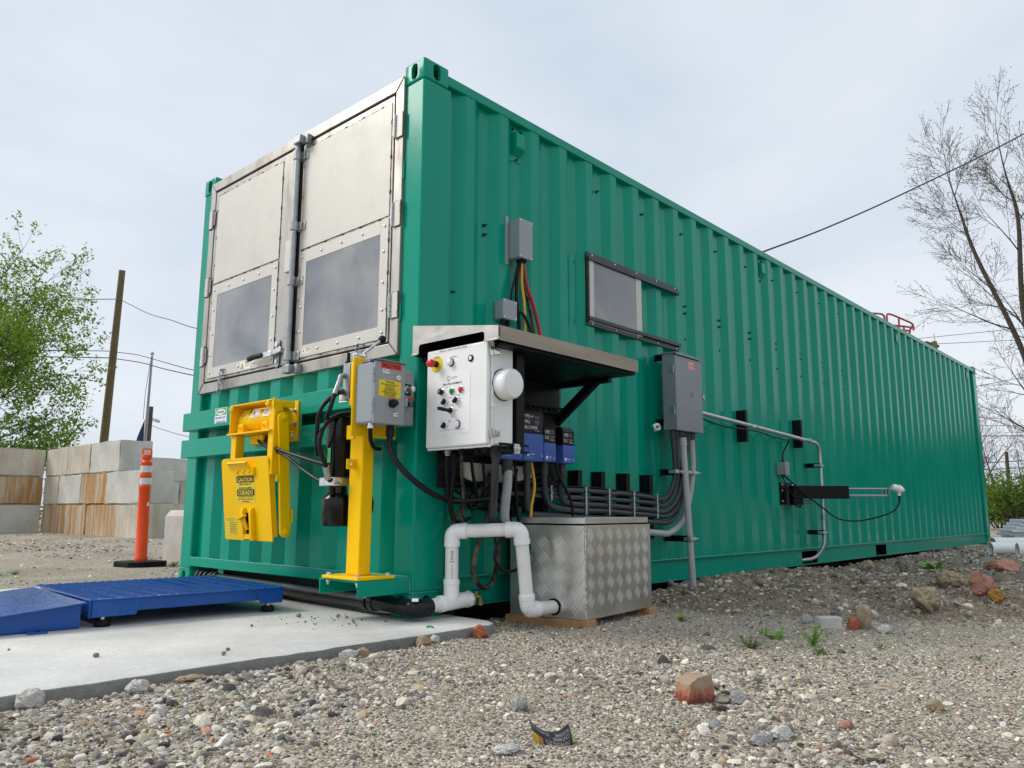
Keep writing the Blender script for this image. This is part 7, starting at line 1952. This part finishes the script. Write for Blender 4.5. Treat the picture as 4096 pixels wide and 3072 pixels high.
m = MB(); m.lathe([(0.08, 0.06), (0.16, 0.02), (0.19, -0.06), (0.16, -0.10)], (14.64, 37.32, 5.02), (0.2, -0.2, 1), 16); m.build('lamp_head', 'alu_grey', lp)

def wire(label, pts, r_=0.014, sub=10):
    m = MB(); m.tube(smoothpath(pts, sub), r_, 5)
    return tag(m.build('overhead_wire', 'wire', smooth=0), label, 'wire', 'overhead wires')
wire('top wire crossing the leafy tree to the leaning pole', [(0.5, 36.5, 8.95), (5.74, 31.23, 8.46), (8.27, 28.45, 8.47), (8.85, 27.9, 8.50)], 0.016)
wire('top wire sloping from the leaning pole down to the container', [(8.87, 27.8, 8.45), (8.6, 24.5, 7.3), (8.0, 21.2, 6.4), (7.36, 18.13, 5.55), (6.4, 13.5, 4.5)], 0.013)
wire('upper of two low wires left of the leaning pole', [(0.5, 37.0, 6.8), (5.97, 31.43, 6.57), (8.9, 28.2, 6.50)], 0.016)
wire('lower of two low wires left of the leaning pole', [(0.5, 37.1, 6.6), (6.0, 31.46, 6.33), (8.9, 28.25, 6.24)], 0.02)
wire('upper of two low wires right of the leaning pole', [(9.0, 28.1, 6.46), (9.1, 26.3, 6.12), (8.8, 23.4, 5.45), (8.35, 20.24, 4.74), (7.8, 16.5, 4.0)], 0.014)
wire('lower of two low wires right of the leaning pole', [(9.0, 28.1, 6.2), (9.1, 26.0, 5.80), (8.8, 23.3, 5.2), (8.37, 20.26, 4.58), (7.8, 16.5, 3.85)], 0.017)
wire('thin wire from the yard light to the container', [(14.48, 37.55, 4.75), (13.0, 32.5, 4.05), (11.25, 26.44, 3.28), (9.5, 20, 2.7)], 0.014)
wire('dark service wire rising from the container roof to the right', [(4.6, 1.0, 2.92), (5.81, 0.77, 3.46), (7.27, 0.52, 4.11), (8.93, 0.0, 4.96), (11.08, -1.17, 6.26), (13.4, -2.6, 7.9)], 0.011)
mm_ = MB()
W8 = [((40.5, 7.93, 9.31), (43.99, 3.97, 9.85), 'highest faint wire right of the far pole head'), ((41.08, 7.36, 9.03), (44.06, 4.03, 9.26), 'second faint wire right of the far pole head'), ((42.73, 6.07, 6.9), (44.29, 4.24, 7.36), 'paired wire crossing low behind the bare tree'), ((43.02, 6.11, 5.36), (44.62, 4.52, 4.72), 'wire slanting down right beyond the container end'), ((43.1, 6.14, 4.9), (44.59, 4.5, 4.91), 'level wire right of the container end'), ((43.19, 6.16, 4.38), (44.66, 4.55, 4.4), 'thick level wire right of the container end'), ((43.45, 6.2, 3.02), (44.81, 4.69, 3.14), 'lower wire crossing the thin far pole'), ((43.5, 6.2, 2.66), (44.9, 4.7, 2.80), 'lowest wire above the green bush')]
for i, (a, b_, lab) in enumerate(W8):
    a, b_ = Vector(a), Vector(b_); d = b_ - a
    wire(lab, [a - d * 1.4, a, b_, b_ + d * 1.2], 0.022 if i in (5, 6, 7) else 0.014)
xp = thing('utility_pole', (40.98, 7.45, 0), 'wooden pole head with crossarm and insulators peeking over the container roof', 'pole')
m = MB(); m.tube([(40.98, 7.45, 0), (40.98, 7.45, 9.15)], [0.17, 0.13], 10); m.build('pole', 'pole_wood', xp)
m = MB(); m.bar((40.68, 7.78, 9.12), (41.18, 7.30, 8.90), 0.09, 0.11); m.build('crossarm', 'bark', xp)
m = MB(); m.cyl((40.95, 7.42, 9.1), (40.93, 7.42, 9.5), 0.02, n=6); m.sphere((40.93, 7.42, 9.5), 0.04, 8); m.build('insulator', 'alu_grey', xp)
tp_ = thing('utility_pole', (38.8, 4.4, 0), 'thin distant pole above the green bush', 'pole')
m = MB(); m.tube([(38.7, 4.42, 0), (38.33, 4.28, 3.2)], [0.09, 0.075], 10); m.build('pole', 'bark', tp_)
# red guard rail of a lift basket behind the container roof
rr_ = thing('lift_guard_rail', (11.2, 0.9, 2.9), 'red tubular guard rail showing above the container roof', 'guard rail')
def rt(p): 
    m = MB(); m.tube(fillet(p, 0.06, 4), 0.0165, 8); m.build('rail', 'red_steel', rr_)
rt([(10.55, 1.42, 3.77), (10.92, 1.11, 3.775), (11.015, 1.02, 3.76), (11.015, 1.02, 2.9)])
rt([(11.045, 0.985, 2.9), (11.04, 0.99, 3.775), (11.10, 0.93, 3.76), (11.36, 0.68, 3.61), (11.36, 0.68, 3.50)])
rt([(11.36, 0.68, 3.60), (11.335, 0.74, 3.50), (11.335, 0.74, 2.9)]); rt([(11.19, 0.85, 3.69), (11.19, 0.86, 2.9)]); rt([(11.04, 0.99, 3.585), (11.34, 0.73, 3.555)]); rt([(11.04, 0.99, 3.52), (11.34, 0.73, 3.49)]); rt([(11.26, 0.80, 3.58), (11.26, 0.80, 2.9)])

# ---------------------------------------------------------------- trees
def grow(rr, m, p, d, r_, L_, depth, tips, maxd, bend=0.18, rise=0.05, split=(2, 4), ratio=0.72, spread=0.65, minr=0.004, twig_n=4):
    """one limb of a tree: wanders, thins, then sends out side limbs"""
    pts, rad = [Vector(p)], [r_]
    n_ = max(3, int(L_ / 0.35)) if depth < maxd - 1 else 3
    cur, dd = Vector(p), Vector(d).normalized()
    kids = []
    for i in range(n_):
        dd = (dd + Vector((rr.gauss(0, bend), rr.gauss(0, bend), rr.gauss(0, bend) * 0.6 + rise)) * (1.6 / n_ if n_ > 3 else 0.5)).normalized()
        cur = cur + dd * (L_ / n_)
        t = (i + 1) / n_
        pts.append(cur.copy()); rad.append(max(minr, r_ * (1 - 0.62 * t)))
        if t > 0.22: kids.append((cur.copy(), dd.copy(), rad[-1], t))
    m.tube(pts, rad, 8 if depth == 0 else (6 if depth == 1 else (4 if depth < maxd - 1 else 3)), caps=False)
    if depth >= maxd:
        tips.append((cur, dd)); tips.append((pts[-2], dd))
        return
    k = rr.randint(*split)
    for j in range(k):
        c, cd_, cr2, t = kids[min(len(kids) - 1, int(len(kids) * (j + rr.random()) / k))]
        ax = cd_.orthogonal().normalized(); ax.rotate(Matrix.Rotation(rr.uniform(0, 6.283), 3, cd_))
        nd = (cd_ + ax * rr.uniform(spread * 0.6, spread * 1.4)).normalized()
        grow(rr, m, c, nd, max(minr, cr2 * 0.62), L_ * rr.uniform(ratio - 0.14, ratio + 0.08), depth + 1, tips, maxd, bend, rise, split, ratio, spread, minr, twig_n)
    grow(rr, m, cur, dd, max(minr, rad[-1] * 0.95), L_ * ratio, depth + 1, tips, maxd, bend, rise, split, ratio, spread, minr, twig_n)

def leaf_cloud(rr, tips, per, size, jit):
    """separate leaf blades round the twig ends"""
    n_ = len(tips) * per
    T = np.array([[t[0].x, t[0].y, t[0].z] for t in tips])
    rg = np.random.RandomState(rr.randint(0, 99999))
    C_ = np.repeat(T, per, 0) + rg.normal(0, jit, (n_, 3))
    a = rg.normal(0, 1, (n_, 3)); a /= np.linalg.norm(a, axis=1)[:, None]
    b_ = rg.normal(0, 1, (n_, 3)); b_ -= a * (a * b_).sum(1)[:, None]; b_ /= np.linalg.norm(b_, axis=1)[:, None]
    s_ = size * rg.uniform(0.55, 1.3, (n_, 1))
    v_ = np.stack([C_ - a * s_, C_ - b_ * s_ * 0.42, C_ + a * s_, C_ + b_ * s_ * 0.42], 1).reshape(-1, 3)
    me = bpy.data.meshes.new('crown')
    me.vertices.add(len(v_)); me.vertices.foreach_set('co', v_.ravel().astype('f'))
    me.loops.add(n_ * 4); me.loops.foreach_set('vertex_index', np.arange(n_ * 4).astype('i'))
    me.polygons.add(n_); me.polygons.foreach_set('loop_start', (np.arange(n_) * 4).astype('i'))
    me.update(calc_edges=True)
    return me

# leafy tree at the left
rr = random.Random(4)
lt_ = thing('leafy_tree', (2.95, 26.4, 0), 'spreading tree in fresh green leaf at the left edge', 'tree')
m = MB(); tips = []
base = V(2.5, 26.7, -0.1)
m.tube([base, base + V(0.03, -0.03, 1.0), base + V(0.08, -0.05, 2.0)], [0.30, 0.25, 0.22], 12)
for d, L_, r_ in ((V(0.18, -0.14, 1), 3.9, 0.15), (V(-0.15, 0.1, 1), 3.6, 0.13), (V(0.60, -0.55, 0.80), 3.1, 0.12), (V(0.72, -0.66, 0.36), 2.6, 0.09), (V(-0.5, 0.5, 0.8), 3.2, 0.12), (V(0.35, -0.2, 0.95), 3.6, 0.13), (V(0.25, -0.6, 0.5), 2.8, 0.10), (V(0.78, -0.5, 0.10), 2.3, 0.075), (V(-0.1, -0.7, 0.35), 2.6, 0.08), (V(0.55, -0.5, 1.1), 3.5, 0.11)):
    grow(rr, m, base + V(0.06, -0.05, rr.uniform(1.5, 2.0)), d, r_, L_, 1, tips, 4, 0.22, 0.03, (3, 4), 0.66, 0.75, 0.006)
m.build('trunk', 'bark_green', lt_, smooth=60)
me = leaf_cloud(rr, tips, 19, 0.07, 0.11)
link('crown', me, 'leaves_spring', lt_, smooth=0)

# bare budding trees at the right
def bare_tree(base, limbs, seed, label, maxd=5, lo=0.65, buds=True, trunk=None, minr=0.0042, rise=0.03):
    rr = random.Random(seed)
    t = thing('bare_tree', tuple(base), label, 'tree', 'bare trees at right')
    m = MB(); tips = []
    if trunk: m.tube(trunk[0], trunk[1], 10)
    for (p, d, r_, L_) in limbs:
        grow(rr, m, p, d, r_, L_, 1, tips, maxd, 0.16, rise, (3, 4), lo, 0.72, minr)
    m.build('trunk', 'bark', t, smooth=60)
    if buds and tips:
        me = leaf_cloud(rr, tips, 3, 0.028, 0.05)
        link('crown', me, 'buds', t, smooth=0)
    return t
pm('buds', (0.16, 0.15, 0.055), 0.7, var=0.3)
def limb_path(m, pts, r0, r1): m.tube(smoothpath(pts, 6), [r0 + (r1 - r0) * k / ((len(pts) - 1) * 6) for k in range((len(pts) - 1) * 6 + 1)], 8)
def big_bare():
    rr = random.Random(8)
    t = thing('bare_tree', (24.4, 0.4, 0), 'tall bare tree with fine budding twigs leaning in from the right edge', 'tree', 'bare trees at right')
    m = MB(); tips = []
    L1 = [V(24.85, 0.38, -0.2), V(24.0, 0.7, 2.2), V(23.16, 0.95, 4.89), V(21.86, 1.64, 7.6), V(21.4, 1.86, 8.9)]
    L2 = [V(24.85, 0.38, -0.2), V(23.8, 0.55, 3.2), V(23.02, 0.83, 5.98), V(22.5, 0.66, 8.6), V(22.15, 0.76, 9.7)]
    L3 = [V(24.0, 0.7, 2.2), V(23.0, 0.35, 5.2), V(22.6, 0.25, 7.4), V(22.3, 0.2, 8.6)]
    L4 = [V(24.85, 0.38, -0.2), V(24.4, -0.4, 4.0), V(23.8, -0.9, 6.6), V(23.5, -1.1, 8.6)]
    for Lp, r0, r1 in ((L1, 0.12, 0.03), (L2, 0.12, 0.03), (L3, 0.07, 0.025), (L4, 0.11, 0.03)):
        limb_path(m, Lp, r0, r1)
        sp = smoothpath(Lp, 8)
        n_ = len(sp)
        tan = lambda i: (sp[min(n_ - 1, i + 1)] - sp[max(0, i - 1)]).normalized()
        for i in range(int(n_ * 0.28), n_, 3):
            tt = i / n_
            d0 = tan(i)
            ax = d0.orthogonal().normalized(); ax.rotate(Matrix.Rotation(rr.uniform(0, 6.283), 3, d0))
            nd = (d0 * 0.8 + ax * rr.uniform(0.5, 1.0)).normalized()
            grow(rr, m, sp[i], nd, 0.045 * (1.15 - tt), 1.5 * (1.2 - 0.5 * tt) * rr.uniform(0.7, 1.15), 2, tips, 5, 0.2, 0.05, (3, 4), 0.64, 0.75, 0.0048)
        grow(rr, m, sp[-1], tan(n_ - 1), r1, 1.3, 2, tips, 5, 0.15, 0.08, (3, 4), 0.66, 0.6, 0.0048)
    m.build('trunk', 'bark', t, smooth=60)
    me = leaf_cloud(rr, tips, 2, 0.026, 0.05)
    link('crown', me, 'buds', t, smooth=0)
big_bare()
bare_tree((36, 4.4, 0), [(V(36.0, 4.6, 0.2), V(-0.1, 0.1, 1), 0.09, 2.4), (V(36.2, 4.3, 0.2), V(0.1, 0.2, 1), 0.08, 2.2), (V(35.8, 4.8, 0.2), V(-0.1, 0.35, 1), 0.08, 2.2)], 15, 'thin bare tree just beyond the container far edge', 4, 0.66, True, None, 0.006)
bare_tree((38, 3.6, 0), [(V(38.4, 3.6, 0.2), V(0.0, 0.1, 1), 0.08, 2.0), (V(38.9, 3.2, 0.2), V(0.1, -0.1, 1), 0.08, 2.0), (V(38.6, 2.7, 0.2), V(0.1, -0.1, 1), 0.08, 2.1)], 16, 'thin bare tree behind the green bush', 4, 0.66, True, None, 0.006)

def bush(c, rx, ry, h, n_, seed, label, size=0.055):
    rr = random.Random(seed)
    t = thing('bush', tuple(c), label, 'bush', 'green bushes at right')
    m = MB(); tips = []
    for k in range(n_):
        p = Vector(c) + V(rr.uniform(-rx, rx) * 0.6, rr.uniform(-ry, ry) * 0.6, 0)
        grow(rr, m, p, V(rr.gauss(0, 0.35), rr.gauss(0, 0.35), 1), 0.03, h * rr.uniform(0.32, 0.45), 2, tips, 4, 0.25, 0.03, (3, 4), 0.7, 0.7, 0.005)
    m.build('stems', 'bark', t, smooth=60)
    link('crown', leaf_cloud(rr, tips, 9, size, 0.10), 'leaves_bush', t, smooth=0)
bush((26.9, 2.25, 0.0), 0.8, 0.5, 1.9, 15, 31, 'bright green bush beyond the container far end')
bush((28.0, 3.0, 0.0), 0.8, 0.6, 1.35, 12, 32, 'lower green bush tight against the container far edge')
bush((27.6, 1.2, 0.0), 0.9, 0.6, 2.0, 12, 33, 'green bush at the right edge of the frame')

# ring of distant woodland to the right and behind: seen only as a low mass, and in the paint
def far_wood(name, az0, az1, dist, h0, h1, label, seed):
    rr = np.random.RandomState(seed)
    n_ = 5200
    az = np.radians(rr.uniform(az0, az1, n_)); dd = dist + rr.uniform(-5, 5, n_)
    top = h0 + (h1 - h0) * vnoise(np.degrees(az) * 0.23 + 50, np.zeros(n_) + seed) + 1.2 * vnoise(np.degrees(az) * 1.1, np.zeros(n_) + 3)
    z = top * np.sqrt(rr.rand(n_))
    C_ = np.stack([CAM.x + dd * np.cos(az), CAM.y + dd * np.sin(az), z], 1)
    a = rr.normal(0, 1, (n_, 3)); a /= np.linalg.norm(a, axis=1)[:, None]
    b_ = rr.normal(0, 1, (n_, 3)); b_ -= a * (a * b_).sum(1)[:, None]; b_ /= np.linalg.norm(b_, axis=1)[:, None]
    s_ = rr.uniform(0.5, 1.3, (n_, 1))
    v_ = np.stack([C_ - a * s_, C_ - b_ * s_ * 0.6, C_ + a * s_, C_ + b_ * s_ * 0.6], 1).reshape(-1, 3)
    me = bpy.data.meshes.new(name)
    me.vertices.add(len(v_)); me.vertices.foreach_set('co', v_.ravel().astype('f'))
    me.loops.add(n_ * 4); me.loops.foreach_set('vertex_index', np.arange(n_ * 4).astype('i'))
    me.polygons.add(n_); me.polygons.foreach_set('loop_start', (np.arange(n_) * 4).astype('i'))
    me.update(calc_edges=True)
    o = link(name, me, 'leaves_bush', None, smooth=0)
    tag(o, label, 'woodland', None, 'stuff')
far_wood('woodland', -70, 6.5, 62, 4.0, 7.5, 'low distant woodland along the right side of the yard', 2)

# ---------------------------------------------------------------- loose stones on the ground
def make_gravel():
    rg = np.random.RandomState(12)
    lib = bpy.data.collections.new('stone_shapes')
    for k in range(14):
        me = rock_mesh('stone', 200 + k, 0.72 if k % 3 else 0.55, 14 if k % 2 else 9, 2, 0.2)
        me.materials.append(M['stone'])
        me.shade_smooth(); me.set_sharp_from_angle(angle=R(38))
        so_ = bpy.data.objects.new('stone', me)
        lib.objects.link(so_)
    P_, S_, C_ = [], [], []
    # pale limestone, tan, grey, dark, a few brick reds
    pal = np.array([(0.68, 0.65, 0.58), (0.58, 0.54, 0.465), (0.49, 0.45, 0.38), (0.43, 0.37, 0.28), (0.35, 0.33, 0.31), (0.24, 0.225, 0.21), (0.11, 0.105, 0.10), (0.54, 0.54, 0.53), (0.45, 0.37, 0.25), (0.60, 0.54, 0.45), (0.55, 0.15, 0.05), (0.48, 0.25, 0.14)])
    wgt = np.array([0.12, 0.13, 0.12, 0.09, 0.14, 0.14, 0.10, 0.08, 0.04, 0.04, 0.004, 0.006]); wgt /= wgt.sum()
    yaw_ = math.degrees(yaw)
    def add(n_, r0, r1, s0, s1, expo=2.2, bankonly=False, halfang=37.5, pow_=0.5):
        a = np.radians(yaw_ + rg.uniform(-halfang, halfang, n_))
        u = rg.rand(n_)
        r_ = (r0 ** (1 / pow_) + u * (r1 ** (1 / pow_) - r0 ** (1 / pow_))) ** pow_
        x = CAM.x + r_ * np.cos(a); y = CAM.y + r_ * np.sin(a)
        keep = ~((y > -0.395) & (y < 3.0) & (x < 0.26))                 # slab
        keep &= ~((y > 0.12) & (y < 2.6) & (x > -0.1) & (x < 12.3))        # under the container
        keep &= ~((x > 3.4) & (y > 11.0))
        cl = vnoise(x * 1.3 + 70, y * 1.3)
        da = x - np.interp(y, _fx, _fv)
        bank = (da > 0.1) & (y < 0.1)
        if bankonly: keep &= bank
        else: keep &= (rg.rand(n_) < (0.5 + 0.6 * cl if s1 < 0.0125 else 2.6 * np.clip(cl - 0.35, 0, 1) + 0.06))
        x, y, bank, cl = x[keep], y[keep], bank[keep], cl[keep]
        m_ = len(x)
        s = s0 * (s1 / s0) ** (rg.rand(m_) ** expo)
        s = np.where(bank, s * 1.25, s)
        z = ground_z(x, y) + s * rg.uniform(-0.25, 0.22, m_)
        sc = s[:, None] * rg.uniform(0.72, 1.3, (m_, 3))
        sc[:, 2] *= 0.85
        ci = rg.choice(len(pal), m_, p=wgt)
        col = pal[ci] * np.array([[1.20, 1.165, 1.11]]) * rg.uniform(0.55, 1.34, (m_, 1)) * rg.uniform(0.96, 1.04, (m_, 3))
        dk = dirt_and_shade(x, y)[:, None] * rg.uniform(0.0, 0.75, (m_, 1))
        col = col * (1 - dk) + np.array([[0.21, 0.16, 0.112]]) * dk
        P_.append(np.stack([x, y, z], 1)); S_.append(sc); C_.append(col)
    add(80000, 1.65, 3.6, 0.0026, 0.0070, 1.5)
    add(40000, 3.2, 6.5, 0.004, 0.010, 1.6)
    add(11000, 1.65, 4.8, 0.006, 0.017, 2.0)
    add(1500, 1.7, 4.8, 0.012, 0.030, 2.4)
    add(12000, 1.65, 3.0, 0.005, 0.016, 1.8)
    add(150, 1.65, 2.5, 0.014, 0.028, 2.4)
    add(12000, 5.5, 13.0, 0.008, 0.024, 1.6)
    add(24000, 3.6, 13.0, 0.006, 0.026, 2.6, True, 37.5, 0.6)
    add(260, 3.8, 9.0, 0.018, 0.042, 2.6, True, 37.5, 0.6)
    add(16000, 3.6, 7.5, 0.004, 0.012, 2.0, True)
    add(14000, 7.5, 19.0, 0.010, 0.032, 1.8)
    # crumbs of soil washed out from under the container onto the slab
    m_ = 80
    x = rg.normal(-0.22, 0.14, m_); y = rg.normal(0.30, 0.14, m_)
    s = 0.0022 * (4.0 ** (rg.rand(m_) ** 2.5))
    kp = (y > -0.3) & (x < 0.2) & (x > -0.9)
    x, y, s = x[kp], y[kp], s[kp]; m_ = len(x)
    P_.append(np.stack([x, y, s * 0.4], 1)); S_.append(s[:, None] * rg.uniform(0.7, 1.3, (m_, 3))); C_.append(np.array([[0.20, 0.165, 0.125]]) * rg.uniform(0.6, 1.6, (m_, 1)))
    P_ = np.concatenate(P_); S_ = np.concatenate(S_); C_ = np.concatenate(C_)
    n_ = len(P_)
    me = bpy.data.meshes.new('gravel_stones')
    me.vertices.add(n_); me.vertices.foreach_set('co', P_.astype('f').ravel())
    for nm, arr in (('scl', S_), ('rot', np.stack([rg.normal(0, 0.45, n_), rg.normal(0, 0.45, n_), rg.uniform(0, 6.283, n_)], 1))):
        at = me.attributes.new(nm, 'FLOAT_VECTOR', 'POINT'); at.data.foreach_set('vector', arr.astype('f').ravel())
    at = me.attributes.new('idx', 'INT', 'POINT'); at.data.foreach_set('value', rg.randint(0, 14, n_).astype('i'))
    at = me.attributes.new('col', 'FLOAT_COLOR', 'POINT'); at.data.foreach_set('color', np.concatenate([C_, np.ones((n_, 1))], 1).astype('f').ravel())
    o = bpy.data.objects.new('gravel_stones', me); COL.objects.link(o)
    me.materials.append(M['stone'])
    tag(o, 'loose mixed gravel stones scattered over the yard', 'gravel', None, 'stuff')
    ng = bpy.data.node_groups.new('scatter', 'GeometryNodeTree')
    ng.interface.new_socket('Geometry', in_out='INPUT', socket_type='NodeSocketGeometry')
    ng.interface.new_socket('Geometry', in_out='OUTPUT', socket_type='NodeSocketGeometry')
    nn = ng.nodes.new; l = ng.links.new
    gi, go = nn('NodeGroupInput'), nn('NodeGroupOutput')
    mp_ = nn('GeometryNodeMeshToPoints')
    ip = nn('GeometryNodeInstanceOnPoints')
    ci = nn('GeometryNodeCollectionInfo'); ci.inputs['Collection'].default_value = lib; ci.inputs['Separate Children'].default_value = True; ci.inputs['Reset Children'].default_value = True
    def na(name, ty):
        q = nn('GeometryNodeInputNamedAttribute'); q.data_type = ty; q.inputs['Name'].default_value = name
        return q.outputs['Attribute']
    l(gi.outputs[0], mp_.inputs['Mesh']); l(mp_.outputs['Points'], ip.inputs['Points'])
    l(ci.outputs[0], ip.inputs['Instance']); ip.inputs['Pick Instance'].default_value = True
    l(na('idx', 'INT'), ip.inputs['Instance Index'])
    er = nn('FunctionNodeEulerToRotation'); l(na('rot', 'FLOAT_VECTOR'), er.inputs[0]); l(er.outputs[0], ip.inputs['Rotation'])
    l(na('scl', 'FLOAT_VECTOR'), ip.inputs['Scale'])
    l(ip.outputs['Instances'], go.inputs[0])
    md = o.modifiers.new('scatter', 'NODES'); md.node_group = ng
    print('stones', n_)
make_gravel()
